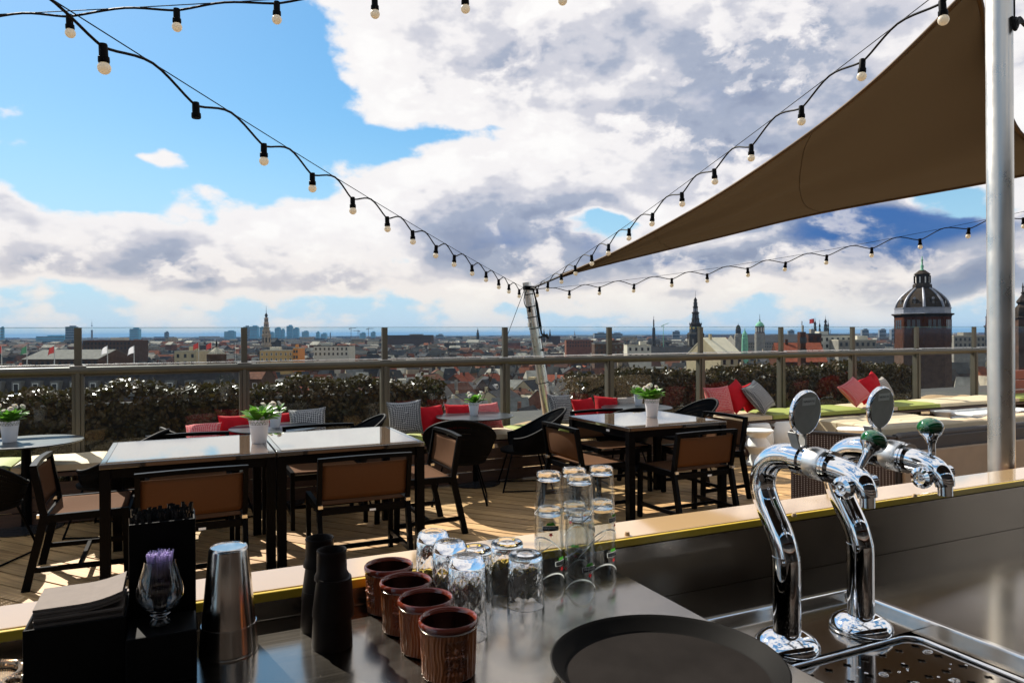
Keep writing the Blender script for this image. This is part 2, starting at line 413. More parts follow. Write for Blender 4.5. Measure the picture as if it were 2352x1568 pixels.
BLACKP = pm('black_plastic', (0.0025, 0.0025, 0.0028), 0.5, spec=0.06, var=(40, 0.3))
BLACKR = pm('black_rubber', (0.005, 0.005, 0.005), 0.72, spec=0.1, var=(60, 0.35))
ROPE = pm('black_cord', (0.004, 0.004, 0.0045), 0.6, spec=0.1)
TRAYM = pm('tray_rubber', (0.014, 0.012, 0.011), 0.9, spec=0.02, var=(8, 0.25), bump=(400, 0.08))
ACRYL = pm('tan_acrylic', (0.46, 0.305, 0.155), 0.05, spec=0.7, coat=0.8, var=(3, 0.05))
YELLOW = pm('yellow_acrylic_edge', (0.58, 0.40, 0.035), 0.22, var=(8, 0.1))
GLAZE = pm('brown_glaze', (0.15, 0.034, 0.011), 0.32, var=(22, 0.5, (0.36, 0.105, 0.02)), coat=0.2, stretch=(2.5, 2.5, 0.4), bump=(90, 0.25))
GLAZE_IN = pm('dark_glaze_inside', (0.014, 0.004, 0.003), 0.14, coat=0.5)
GLAZE_RIM = pm('red_brown_glaze_rim', (0.145, 0.026, 0.013), 0.10, coat=0.6)
DARKCLAY = pm('dark_brown_plastic', (0.006, 0.0035, 0.0028), 0.45, spec=0.12, var=(25, 0.2))
CUTG = mix_glass('cut_glass', 1.0, 1.5)
CLEARG = thin_glass('beer_glass', (0.97, 0.98, 0.98), 1.3, ior=1.5)
BASEG = mix_glass('beer_glass_foot', 1.0, 1.5)
THING = thin_glass('balustrade_glass', (0.87, 0.93, 0.92), 0.6, film=0.0015)
SNIFT = mix_glass('snifter_glass', 1.0, 1.45)
TABLEG = pm('table_glass_top', (0.15, 0.098, 0.062), 0.03, spec=0.9, ior=1.7, coat=1.0)
TABLEG.node_tree.nodes['Principled BSDF'].inputs['Coat IOR'].default_value = 1.9
TABLEG.node_tree.nodes['Principled BSDF'].inputs['Coat Roughness'].default_value = 0.015
ROUNDT = pm('grey_table_laminate', (0.020, 0.023, 0.028), 0.30, spec=0.5)
SLING = pm('brown_sling_mesh', (0.100, 0.045, 0.019), 0.85, spec=0.1, var=(420, 0.25), transl=0.20, bump=(500, 0.2))
WHITEP = pm('white_moulded_plastic', (0.80, 0.78, 0.74), 0.30, var=(6, 0.04))
POTM = pm('white_enamel_pot', (0.74, 0.74, 0.76), 0.35, var=(12, 0.04))
SOIL = pm('potting_soil', (0.03, 0.02, 0.012), 0.95, var=(60, 0.4))
LEAFG = pm('bright_green_leaf', (0.105, 0.27, 0.028), 0.38, var=(30, 0.3), transl=0.40)
PETAL = pm('white_petal', (0.80, 0.76, 0.70), 0.6, transl=0.3)
PETALC = pm('flower_heart', (0.62, 0.50, 0.22), 0.7)
HEDGEM = pm('glossy_hedge_leaf', (0.020, 0.020, 0.004), 0.28, spec=0.24, var=(3.0, 0.4, (0.085, 0.040, 0.007)), transl=0.27)
STEMM = pm('hedge_stem_and_core', (0.012, 0.009, 0.006), 0.9, var=(20, 0.3))
REDF = pm('red_cushion_cloth', (0.44, 0.004, 0.012), 0.8, spec=0.2, var=(14, 0.12), bump=(13, 0.6), transl=0.12)
PINKF = fabric('pink_red_check', (0.46, 0.02, 0.04), (0.52, 0.24, 0.22), 85)
GREYF = fabric('grey_houndstooth', (0.030, 0.033, 0.040), (0.36, 0.35, 0.34), 75)
BEIGEF2 = fabric('beige_grey_check', (0.20, 0.17, 0.15), (0.42, 0.37, 0.33), 75)
CREAMC = pm('cream_upholstery', (0.52, 0.41, 0.265), 0.7, var=(5, 0.07), bump=(30, 0.12))
LIMEC = pm('lime_upholstery', (0.25, 0.27, 0.05), 0.7, var=(5, 0.07), bump=(30, 0.12))
TANC = pm('tan_upholstery', (0.33, 0.235, 0.155), 0.75, var=(5, 0.08), bump=(200, 0.1))
WICK = fabric('brown_white_wicker', (0.62, 0.58, 0.54), (0.050, 0.034, 0.030), 62, rough=0.6, kind='dots')
WICKD = pm('dark_wicker', (0.045, 0.036, 0.033), 0.6, bump=(180, 0.6))
WOODD = pm('dark_bench_wood', (0.060, 0.028, 0.016), 0.55, var=(8, 0.3), stretch=(0.6, 8, 8))
WOODR = pm('red_brown_slat', (0.20, 0.038, 0.015), 0.38, var=(7, 0.4, (0.30, 0.075, 0.03)), stretch=(0.5, 9, 9))
SAILM = pm('brown_sail_cloth', (0.056, 0.038, 0.021), 0.9, spec=0.1, transl=0.22, var=(220, 0.12), bump=(400, 0.15))
SAILE = pm('sail_webbing', (0.12, 0.07, 0.03), 0.8, transl=0.3)
POLEM = pm('satin_pole_metal', (0.56, 0.53, 0.48), 0.30, 0.9, var=(10, 0.05))
BULBM = pm('frosted_bulb', (0.86, 0.80, 0.68), 0.30, transl=0.55)
EARTH = pm('dry_roof_earth', (0.30, 0.19, 0.09), 0.95, var=(9, 0.4, (0.19, 0.115, 0.055)), bump=(40, 0.6))
DRYG = pm('dry_grass', (0.42, 0.27, 0.11), 0.8, transl=0.3, var=(4, 0.3))
MOSS = pm('roof_sedum', (0.16, 0.15, 0.04), 0.95, var=(10, 0.4))
GREENB = pm('green_glass_knob', (0.005, 0.080, 0.020), 0.05, spec=0.8, coat=1.0)
BADGE = pm('scuffed_steel_disc', (0.47, 0.46, 0.43), 0.5, 0.0, spec=0.3, var=(18, 0.2))
PAPER = pm('white_label', (0.85, 0.85, 0.83), 0.6)
INK = pm('black_print', (0.01, 0.01, 0.01), 0.5)
PRW = pm('white_print', (0.85, 0.85, 0.83), 0.5, transl=0.5)
PRG = pm('green_print', (0.07, 0.36, 0.03), 0.5, transl=0.5)
PRR = pm('red_print', (0.60, 0.015, 0.02), 0.5, transl=0.5)
NAPK = pm('kraft_napkin', (0.15, 0.12, 0.10), 0.9, var=(60, 0.08))
STICK = pm('clear_violet_stick', (0.66, 0.58, 0.85), 0.2, transl=0.4)
GOLD = pm('gilt', (0.55, 0.35, 0.06), 0.35, 0.6)
# ------------------------------------------------------------------ the setting: ground, deck, roof garden
GZ = -36.0
g = MB(); g.box((0, 9000, GZ-0.5), (60000, 60000, 1.0))
CITYG = pm('city_ground', (0.045, 0.038, 0.032), 0.95, spec=0.02, var=(0.03, 0.4), bump=(0.2, 0.2))
g.build('ground', CITYG, kind='structure')

ZC = 1.025      # bar counter top
YU = 1.393      # line of the bar's upstand
XE = 0.877      # end of the upper counter
FY = 7.65       # balustrade line

# deck on joists: separate planks, laid diagonally
PA = R(-50); pd = Vector((cos(PA), sin(PA))); pn = Vector((sin(R(50)), cos(R(50))))
PW = 0.1461
def clip_rect(poly, x0, x1, y0, y1):
    def cut(poly, f, inter):
        o = []
        for i in range(len(poly)):
            a = poly[i-1]; b = poly[i]
            fa, fb = f(a), f(b)
            if fa >= 0:
                if fb >= 0: o.append(b)
                else: o.append(inter(a, b, fa, fb))
            elif fb >= 0: o.append(inter(a, b, fa, fb)); o.append(b)
        return o
    it = lambda a, b, fa, fb: a + (b-a)*(fa/(fa-fb))
    for f in (lambda p: p.x-x0, lambda p: x1-p.x, lambda p: p.y-y0, lambda p: y1-p.y):
        poly = cut(poly, f, it)
        if len(poly) < 3: return []
    return poly
def deck_mat():
    mt = bpy.data.materials.new('weathered_deck_wood'); mt.use_nodes = True; nt = mt.node_tree; N = nt.nodes; L = nt.links
    b = N['Principled BSDF']; b.inputs['Roughness'].default_value = 0.62; b.inputs['Specular IOR Level'].default_value = 0.35
    tc = N.new('ShaderNodeTexCoord'); mp = N.new('ShaderNodeMapping'); L.new(tc.outputs['Object'], mp.inputs[0])
    mp.inputs['Rotation'].default_value = (0, 0, -PA); mp.vector_type = 'POINT'
    mp2 = N.new('ShaderNodeMapping'); mp2.inputs['Scale'].default_value = (1.3, 26, 26); L.new(mp.outputs[0], mp2.inputs[0])
    n = N.new('ShaderNodeTexNoise'); n.inputs['Scale'].default_value = 2.0; n.inputs['Detail'].default_value = 8; n.inputs['Distortion'].default_value = 0.6
    L.new(mp2.outputs[0], n.inputs['Vector'])
    n2 = N.new('ShaderNodeTexNoise'); n2.inputs['Scale'].default_value = 1.7; n2.inputs['Detail'].default_value = 6; L.new(tc.outputs['Object'], n2.inputs['Vector'])
    oi = N.new('ShaderNodeObjectInfo')
    cr = N.new('ShaderNodeValToRGB'); e = cr.color_ramp.elements
    e[0].position = 0.25; e[0].color = (0.27, 0.145, 0.055, 1); e[1].position = 0.75; e[1].color = (0.64, 0.405, 0.18, 1)
    L.new(n.outputs[0], cr.inputs[0])
    cr2 = N.new('ShaderNodeMix'); cr2.data_type = 'RGBA'; cr2.blend_type = 'MULTIPLY'; cr2.inputs[0].default_value = 1.0
    v = N.new('ShaderNodeMapRange'); v.inputs[3].default_value = 0.78; v.inputs[4].default_value = 1.18; L.new(oi.outputs['Random'], v.inputs[0])
    v2 = N.new('ShaderNodeMapRange'); v2.inputs[1].default_value = 0.3; v2.inputs[2].default_value = 0.7; v2.inputs[3].default_value = 0.75; v2.inputs[4].default_value = 1.15; L.new(n2.outputs[0], v2.inputs[0])
    ml = N.new('ShaderNodeMath'); ml.operation = 'MULTIPLY'; L.new(v.outputs[0], ml.inputs[0]); L.new(v2.outputs[0], ml.inputs[1])
    cc = N.new('ShaderNodeCombineColor')
    for i in range(3): L.new(ml.outputs[0], cc.inputs[i])
    L.new(cr.outputs[0], cr2.inputs[6]); L.new(cc.outputs[0], cr2.inputs[7]); L.new(cr2.outputs[2], b.inputs['Base Color'])
    bp = N.new('ShaderNodeBump'); bp.inputs['Strength'].default_value = 0.25; bp.inputs['Distance'].default_value = 0.004
    L.new(n.outputs[0], bp.inputs['Height']); L.new(bp.outputs[0], b.inputs['Normal'])
    return mt
DECK = deck_mat()
roof_slab = MB().box((5.0, 5.0, -0.55), (36, 17.5, 0.94)).build('terrace_slab', pm('roof_membrane', (0.02, 0.018, 0.016), 0.9, var=(3, 0.3)), kind='structure')
deck = bpy.data.objects.new('deck', None); COL.objects.link(deck); deck['kind'] = 'structure'
def prism(mb, poly, z0, z1):
    k = len(poly); vs = [(p.x, p.y, z0) for p in poly] + [(p.x, p.y, z1) for p in poly]
    fs = [tuple(range(k-1, -1, -1)), tuple(range(k, 2*k))] + [(i, (i+1) % k, k+(i+1) % k, k+i) for i in range(k)]
    mb.add(vs, fs)
rest = MB(); rp = random.Random(3)
s = -8.0
smin = min(pn.dot(Vector(c)) for c in ((-3.4, 1.56), (16, 1.56), (-3.4, 7.6), (16, 7.6))); smax = max(pn.dot(Vector(c)) for c in ((-3.4, 1.56), (16, 1.56), (-3.4, 7.6), (16, 7.6)))
i0 = int(smin/PW)-1; off = 2.5651 % PW
nplank = 0
for i in range(i0, int(smax/PW)+2):
    s0 = i*PW + off + 0.007; s1 = s0 + PW - 0.0145
    t = -16 + rp.uniform(0, 3.2)
    while t < 16:
        t1 = t + rp.choice((2.6, 3.0, 3.6, 4.2))
        for (xa, xb, keep) in ((-3.4, 6.6, True), (6.602, 16, False)):
            P = [pn*s0+pd*t, pn*s0+pd*(t1-0.004), pn*s1+pd*(t1-0.004), pn*s1+pd*t]
            P = [Vector((p.x, p.y)) for p in P]
            P = clip_rect(P, xa, xb, 1.56, 7.6)
            if len(P) < 3: continue
            area = abs(sum(P[k-1].x*P[k].y-P[k].x*P[k-1].y for k in range(len(P))))/2
            if area < 0.01: continue
            if sum(P[k-1].x*P[k].y-P[k].x*P[k-1].y for k in range(len(P))) < 0: P.reverse()
            if keep and nplank < 290:
                z = rp.uniform(-0.0012, 0.0012); q = MB(); prism(q, P, -0.028, z); q.build('plank', DECK, deck); nplank += 1
            else: prism(rest, P, -0.028, 0.0)
        t = t1
rest.build('planking', DECK, deck, kind='stuff')

# roof garden beyond the balustrade: dry earth bed, with parapet
def bed(u, v):
    x = -14 + 32*u; y = 7.80 + 3.0*v
    z = 0.10 + 0.05*sin(x*1.9+y)*cos(y*2.3-x*0.7) + 0.04*sin(x*5.1)*sin(y*4.3)
    if v in (0.0, 1.0): z = -0.05
    return (x, y, z)
MB().grid(bed, 160, 16).build('planting_bed', EARTH, smooth=60, kind='structure')
gr = MB(); rg = random.Random(5)
for _ in range(2600):
    x = rg.choice((rg.uniform(-3, 15), rg.uniform(3.0, 5.2), rg.uniform(8.5, 11))); y = rg.uniform(7.82, 8.5); h = rg.uniform(0.03, 0.12)
    a = rg.uniform(0, 2*pi); w = 0.006; l = rg.uniform(0.02, 0.09)
    d = Vector((cos(a), sin(a), 0)); n_ = Vector((-d.y, d.x, 0))*w; p = Vector((x, y, 0.09))
    gr.add([p-n_, p+n_, p+d*l*0.5+Vector((0, 0, h))+n_*0.6, p+d*l*0.5+Vector((0, 0, h))-n_*0.6, p+d*l*1.4+Vector((0, 0, h*0.9))], [(0, 1, 2, 3), (3, 2, 4)])
tag(gr.build('dry_grass', DRYG, kind='stuff'), 'short straw coloured grass growing on the roof bed behind the glass', 'grass')

# ------------------------------------------------------------------ glass balustrade
bal = thing('glass_balustrade', 'glass wind screen with bronze grey posts and a handrail along the terrace edge', 'balustrade', (0, 0, 0))
XP0, DXP = -0.8485, 1.4303
ZR = EYE - 0.2975*FY/8.25; ZT = ony(180, 753, FY).z
i_first, i_last = -2, 9
xl = XP0 + DXP*i_first; xr = XP0 + DXP*i_last
post = MB(); post.box((0, 0, 0.5*(ZR-0.06)), (0.035, 0.10, ZR-0.06)); post.box((-0.034, 0.0, 0.5*(ZR-0.06)), (0.026, 0.075, ZR-0.062)); post.box((0.034, 0.0, 0.5*(ZR-0.06)), (0.026, 0.075, ZR-0.062))
post_me = post.mesh('post', POSTM)
up = MB().box((0, 0, (ZR+ZT)/2), (0.058, 0.045, ZT-ZR)); up_me = up.mesh('upper_post', POSTM)
for i in range(i_first, i_last+1):
    x = XP0 + DXP*i
    p = inst(post_me, 'post', bal, (x, FY, 0.0)); u_ = inst(up_me, 'upper_post', p, (0, 0, 0))
    f_ = MB().box((0, -0.005, ZR+0.004), (0.13, 0.075, 0.008)).build('bracket', ALU, p)
rail = MB().tube([(xl-0.5, FY-0.028, ZR-0.036), (xr+0.5, FY-0.028, ZR-0.036)], 0.034, 14)
rail.build('handrail', POSTM, bal, smooth=50)
MB().box(((xl+xr)/2, FY+0.012, ZR-0.075), (xr-xl+1.0, 0.05, 0.03)).build('lower_rail', POSTM, bal)
MB().box(((xl+xr)/2, FY+0.02, ZR+0.012), (xr-xl+1.0, 0.03, 0.012)).build('glazing_channel', ALU, bal)
GEDGE = pm('glass_edge', (0.12, 0.26, 0.24), 0.15, transl=0.5)
for i in range(i_first-1, i_last+1):
    x0 = XP0 + DXP*i; x1 = x0 + DXP
    MB().add([(x0+0.032, FY+0.015, ZR+0.02), (x1-0.032, FY+0.015, ZR+0.02), (x1-0.032, FY+0.015, ZT), (x0+0.032, FY+0.015, ZT)], [(0, 1, 2, 3)]).build('upper_pane', THING, bal)
    e_ = MB().box(((x0+x1)/2, FY+0.015, ZT+0.003), (DXP-0.004, 0.008, 0.004)).build('pane_edge', GEDGE, bal)
    MB().add([(x0+0.05, FY+0.01, 0.06), (x1-0.05, FY+0.01, 0.06), (x1-0.05, FY+0.01, ZR-0.095), (x0+0.05, FY+0.01, ZR-0.095)], [(0, 1, 2, 3)]).build('lower_pane', THING, bal)

# ------------------------------------------------------------------ bar
bar = thing('bar_counter', 'stainless steel bar counter with a narrow white ledge and yellow front edge', 'bar counter', (0, 0, 0))
ZL = 0.927        # lower counter
LZ = 1.080        # ledge top
ct = MB(); ct.box(((-3.0+XE)/2, (0.05+YU-0.002)/2, ZC-0.015), (XE+3.0, YU-0.052, 0.03))
ct.build('counter_top', STEEL, bar, bevel=0.003)
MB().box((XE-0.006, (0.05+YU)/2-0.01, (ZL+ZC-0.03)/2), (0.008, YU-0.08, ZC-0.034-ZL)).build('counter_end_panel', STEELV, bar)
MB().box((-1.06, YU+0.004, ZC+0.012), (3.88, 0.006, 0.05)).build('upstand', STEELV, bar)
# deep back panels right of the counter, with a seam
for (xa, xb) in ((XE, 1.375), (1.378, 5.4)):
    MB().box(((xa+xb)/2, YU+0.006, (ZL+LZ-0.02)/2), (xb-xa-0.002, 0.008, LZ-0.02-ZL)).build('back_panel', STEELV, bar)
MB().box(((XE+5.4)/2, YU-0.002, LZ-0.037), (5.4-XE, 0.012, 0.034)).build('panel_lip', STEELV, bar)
MB().box(((XE+5.4)/2, (0.05+YU)/2, ZL-0.014), (5.4-XE-0.002, YU-0.05, 0.028)).build('lower_counter', STEEL, bar)
MB().box((1.2, 0.72, (ZL-0.04)/2-0.02), (8.4, 1.32, ZL-0.06)).build('cabinet', pm('dark_cabinet', (0.03, 0.028, 0.026), 0.6, var=(4, 0.2)), bar)
lg = MB(); lg.box((1.2, (YU+0.004+YU+0.125)/2, LZ-0.010), (8.4, 0.121, 0.020)); lg.build('ledge', ACRYL, bar, bevel=0.002)
MB().box((1.2, YU-0.001, LZ-0.0105), (8.4, 0.009, 0.0175)).build('ledge_edge', YELLOW, bar, bevel=0.002)
MB().box((1.2, YU+0.13, LZ-0.03), (8.4, 0.008, 0.05)).build('ledge_trim', pm('brown_trim', (0.10, 0.045, 0.02), 0.5, var=(8, 0.2)), bar)
MB().box((1.2, YU+0.07, 0.5), (8.4, 0.10, 1.03)).build('bar_front', pm('bar_front_panel', (0.035, 0.028, 0.022), 0.7, spec=0.1, var=(3, 0.1)), bar)
# unseen back wall and canopy, guessed from dark chrome, added and sized for shade
DARKW = pm('added_dark_panel', (0.022, 0.016, 0.012), 0.6, var=(3, 0.3))
bw = thing('added_back_wall', 'unseen dark panelled back wall added to shade the bar, with shelves', 'wall', (0.8, -1.25, 0))
for k in range(9): MB().box((-4.4+1.1*k, 0, 1.35), (1.085, 0.06, 2.7)).build('panel', DARKW, bw)
for z_ in (1.15, 1.55, 1.95): MB().box((0, 0.14, z_), (6.0, 0.22, 0.03)).build('shelf', WOODD, bw)
cn = thing('added_bar_canopy', 'unseen dark canopy roof added over the back bar for shade', 'canopy', (0.8, -0.60, 2.9))
for k in range(9): MB().box((-4.4+1.1*k, 0, 0.03), (1.09, 1.4, 0.05)).build('board', DARKW, cn)
for x_ in (-4.6, -1.5, 1.6, 4.7): MB().box((x_, 0, -0.05), (0.08, 1.35, 0.10)).build('beam', WOODD, cn)
for x_ in (-4.6, 4.7): MB().box((x_, 0.6, -1.45), (0.08, 0.08, 2.9)).build('post', WOODD, cn)
# small screws on the ledge
for px, py in ((1823, 1185), (1440, 1228), (2100, 1140)):
    p = onz(px, py, LZ); MB().lathe([(0.0065, 0.0), (0.0065, 0.003), (0.005, 0.008), (0.0, 0.0085)], 14, (p.x, min(p.y, YU+0.05), LZ)).build('stud', ACRYL, bar, smooth=40)

# ------------------------------------------------------------------ drip tray
dt = thing('drip_tray', 'steel drip tray with cross shaped drain holes below the beer taps', 'drip tray', (0, 0, ZL))
TX0, TX1, TY0, TY1 = XE+0.004, 1.398, 0.25, 1.186
zt = 0.004
fl = MB(); fl.box(((TX0+TX1)/2, (0.992+TY1)/2, zt+0.004), (TX1-TX0-0.006, TY1-0.992-0.004, 0.008)); fl.build('tap_deck', brushed('dark_polished_steel', (0.36, 0.33, 0.29), 0.13, (2, 200, 2), 0.3), dt)
rm = MB()
rm.box(((TX0+TX1)/2, TY1+0.006, 0.014), (TX1-TX0+0.03, 0.018, 0.028)); rm.box((TX1+0.006, (TY0+TY1)/2-0.01, 0.0145), (0.018, TY1-TY0+0.0, 0.029))
rm.build('raised_rim', pm('polished_rim', (0.78, 0.77, 0.76), 0.16, 1.0), dt, bevel=0.004)
GX1, GY1 = 1.338, 0.980
MB().box(((GX1+TX1)/2+0.006, (TY0+0.992)/2, zt+0.0045), (TX1-GX1-0.014, 0.990-TY0, 0.007)).build('side_flange', STEEL, dt)
# perforated plate: every cell a frame round a cross shaped hole
pl = MB(); cell = 0.047
def plus_cell(mb, cx, cy, c, a, w, z, hole=True):
    h = c/2
    if not hole: mb.add([(cx-h, cy-h, z), (cx+h, cy-h, z), (cx+h, cy+h, z), (cx-h, cy+h, z)], [(0, 1, 2, 3)]); return
    o = [(-w, -h), (w, -h), (h, -h), (h, -w), (h, w), (h, h), (w, h), (-w, h), (-h, h), (-h, w), (-h, -w), (-h, -h)]
    i = [(-w, -a), (w, -a), (w, -w), (a, -w), (a, w), (w, w), (w, a), (-w, a), (-w, w), (-a, w), (-a, -w), (-w, -w)]
    vs = [(cx+p[0], cy+p[1], z) for p in o] + [(cx+p[0], cy+p[1], z) for p in i] + [(cx+p[0], cy+p[1], z-0.004) for p in i]
    fs = [(k, (k+1) % 12, 12+(k+1) % 12, 12+k) for k in range(12)] + [(12+k, 12+(k+1) % 12, 24+(k+1) % 12, 24+k) for k in range(12)]
    mb.add(vs, fs)
nx = int((GX1-TX0)/cell)+1; ny = int((GY1-TY0)/cell)
for i in range(nx):
    for j in range(ny):
        plus_cell(pl, GX1-0.006-cell*(i+0.5), GY1-0.006-cell*(j+0.5), cell, 0.0085, 0.0032, 0.006, True)
pl.build('grate', brushed('dark_grate_steel', (0.34, 0.31, 0.28), 0.10, (3, 3, 3), 0.0), dt)
MB().box(((TX0+GX1)/2, (TY0+GY1)/2, 0.0012), (GX1-TX0, GY1-TY0, 0.002)).build('sump', pm('drain_dark', (0.01, 0.01, 0.01), 0.5), dt)
rim = []
for k in range(9):
    a = pi/2*k/8; rim.append((GX1-0.03+0.034*sin(a), GY1-0.03+0.034*cos(a), 0.009))
rim = [(TX0+0.01, GY1+0.004, 0.009)] + rim + [(GX1+0.004, TY0, 0.009)]
MB().tube(rim, 0.0045, 8).build('grate_rim', CHROME, dt, smooth=60)
drops = MB(); rw = random.Random(12)
for k in range(26):
    x = rw.uniform(1.05, 1.33); y = rw.uniform(0.76, 0.96); r = rw.choice((0.002, 0.003, 0.004, 0.009, 0.012)); e = rw.uniform(0.5, 1.0); a = rw.uniform(0, pi)
    prof = [(r, 0), (r*0.9, r*0.22), (r*0.6, r*0.35), (0, r*0.4)] if r < 0.006 else [(r, 0), (r*0.95, 0.0012), (r*0.7, 0.0016), (0, 0.0017)]
    drops.lathe(prof, 12, (x, y, 0.0062), M=Matrix.Rotation(a, 3, 'Z') @ Matrix.Diagonal((1, e, 1)))
drops.build('water_drops', mix_glass('water', 0.8, 1.33), dt, smooth=60, kind='stuff')

# ------------------------------------------------------------------ beer taps
def text_mesh(body, size, font_scale_x=1.0):
    cu = bpy.data.curves.new('lettering', 'FONT'); cu.body = body; cu.size = size; cu.align_x = 'CENTER'; cu.align_y = 'CENTER'; cu.resolution_u = 3
    try: cu.offset = size*0.012
    except Exception: pass
    ob = bpy.data.objects.new('lettering', cu); COL.objects.link(ob)
    dg = bpy.context.evaluated_depsgraph_get(); me = bpy.data.meshes.new_from_object(ob.evaluated_get(dg))
    COL.objects.unlink(ob); bpy.data.objects.remove(ob)
    return [v.co.copy() for v in me.vertices], [tuple(p.vertices) for p in me.polygons]
def smooth_path(pts, k=6):
    pts = [Vector(p) for p in pts]; o = []
    for i in range(len(pts)-1):
        p0 = pts[max(i-1, 0)]; p1 = pts[i]; p2 = pts[i+1]; p3 = pts[min(i+2, len(pts)-1)]
        for j in range(k):
            t = j/k
            o.append(0.5*((2*p1)+(p2-p0)*t+(2*p0-5*p1+4*p2-p3)*t*t+(3*p1-p0-3*p2+p3)*t*t*t))
    o.append(pts[-1]); return o
def beer_tap(x, y, label, handle_dx, handle_dy):
    t = thing('beer_tap', label, 'beer tap', (x, y, ZL+0.012), 0, None)
    MB().lathe([(0.060, 0.0), (0.0615, 0.004), (0.060, 0.010), (0.052, 0.020), (0.040, 0.027), (0.0305, 0.030)], 40).build('base_flange', CHROME, t, smooth=35)
    low = [(0, 0, 0.024), (0, 0, 0.10), (0, 0, 0.160), (0, 0.001, 0.176)]
    MB().tube(low, [0.0262, 0.0262, 0.0262, 0.0256], 32).build('lower_column', CHROME, t, smooth=50)
    neck = smooth_path([(0, -0.002, 0.166), (0, 0.010, 0.204), (0, 0.034, 0.244), (0, 0.053, 0.276), (0, 0.062, 0.308), (0, 0.053, 0.341), (0, 0.026, 0.364), (0, -0.010, 0.372), (0, -0.045, 0.3705), (0, -0.070, 0.3695)], 6)
    MB().tube(neck, 0.0250, 28).build('swan_neck', CHROME, t, smooth=60)
    MB().tube([(0, -0.062, 0.3698), (0, -0.068, 0.3695), (0, -0.092, 0.3680), (0, -0.096, 0.3678)], [0.0278, 0.0296, 0.0296, 0.0275], 28).build('collar', ALU, t, smooth=40)
    for yy in (-0.100, -0.107): MB().tube([(0, yy, 0.3676), (0, yy-0.0045, 0.3673)], 0.0288, 28).build('ring', CHROME, t, smooth=40)
    sp = smooth_path([(0, -0.094, 0.3678), (0, -0.134, 0.3645), (0, -0.163, 0.357), (0, -0.178, 0.342), (0, -0.182, 0.327)], 5)
    nsp = len(sp); MB().tube(sp, [0.0232-0.0072*(i/(nsp-1))**1.3 for i in range(nsp)], 26).build('spout', CHROME, t, smooth=60)
    MB().tube([(0, -0.182, 0.330), (0, -0.1825, 0.311)], [0.0128, 0.0123], 20).build('nozzle', CHROME, t, smooth=40)
    cap = MB().lathe([(0.0195, 0), (0.0205, 0.006), (0.019, 0.011), (0.0125, 0.014), (0.0115, 0.010), (0.006, 0.010), (0.005, 0.015), (0, 0.016)], 26, (-0.020, -0.155, 0.341), M=Matrix.Rotation(R(-90), 3, 'Y'))
    cap.build('side_cap', CHROME, t, smooth=35)
    MB().tube([(0.014, -0.163, 0.348), (0.040, -0.163, 0.348)], [0.0115, 0.012], 18).build('spindle', CHROME, t, smooth=40)
    hb = Vector((0.012, -0.150, 0.360)); ht = hb + Vector((handle_dx, handle_dy, 0.075))
    d = (ht-hb).normalized()
    hd = MB().tube([hb, hb+d*0.018, hb+d*0.040, hb+d*0.052, hb+d*0.060], [0.0085, 0.0062, 0.0072, 0.0125, 0.0205], 18).build('handle', CHROME, t, smooth=60)
    c = hb + d*0.071; M = d.to_track_quat('Z', 'Y').to_matrix()
    MB().lathe([(0.0, -0.018)] + [(0.0230*cos(a), 0.018*sin(a)) for a in [R(-75+15*k) for k in range(11)]] + [(0, 0.018)], 26, c, M=M).build('knob', GREENB, hd, smooth=80)
    MB().tube([(0, -0.030, 0.3705), (0, -0.047, 0.370)], 0.0290, 26).build('clamp', CHROME, t, smooth=40)
    bb = MB(); bb.add([(-0.002, -0.049, 0.392), (-0.002, -0.033, 0.392), (-0.002, -0.035, 0.425), (-0.002, -0.049, 0.458), (0.002, -0.049, 0.392), (0.002, -0.033, 0.392), (0.002, -0.035, 0.425), (0.002, -0.049, 0.458)],
           [(3, 2, 1, 0), (4, 5, 6, 7), (0, 1, 5, 4), (1, 2, 6, 5), (2, 3, 7, 6), (3, 0, 4, 7)])
    bb.build('bracket', BADGE, t)
    MB().box((-0.017, -0.039, 0.402), (0.003, 0.020, 0.045), M=Matrix.Rotation(R(-20), 3, 'Y')).build('clip_plate', BADGE, t)
    Mt = Matrix.Rotation(R(8), 3, 'Z') @ Matrix.Rotation(R(96), 3, 'X'); C0 = (0, -0.047, 0.460)
    disc = MB().lathe([(0.0, -0.004), (0.037, -0.004), (0.041, -0.002), (0.042, 0.001), (0.041, 0.005), (0.0395, 0.0062), (0.0, 0.0062)], 44, C0, M=Mt).build('badge_disc', BADGE, t, smooth=30)
    MB().lathe([(0.0400, -0.005), (0.0425, -0.0035), (0.0435, 0.0), (0.0425, 0.0045), (0.0405, 0.0064)], 44, C0, M=Mt, cap=False).build('badge_rim', CHROME, t, smooth=60)
    Ml = Mt; off = Vector(C0)
    lab = MB(); lab.add([off + Ml@Vector((u*0.020, 0.0225+v*0.0075, 0.0068)) for u, v in ((-1, -1), (1, -1), (1, 1), (-1, 1))], [(0, 1, 2, 3)]); lb = lab.build('paper_label', PAPER, disc)
    vs, fs = text_mesh('HEINEKEN PILS', 0.0052); tx = MB(); tx.add([off + Ml@Vector((v.x, 0.0225+v.y, 0.0074)) for v in vs], fs); tx.build('lettering', INK, disc)
    return t
beer_tap(1.07, 1.047, 'chrome swan neck beer tap standing next to the black serving tray, handle tilted sideways', 0.055, -0.004)
beer_tap(1.274, 1.047, 'chrome swan neck beer tap at the raised tray rim, handle upright', 0.002, 0.006)
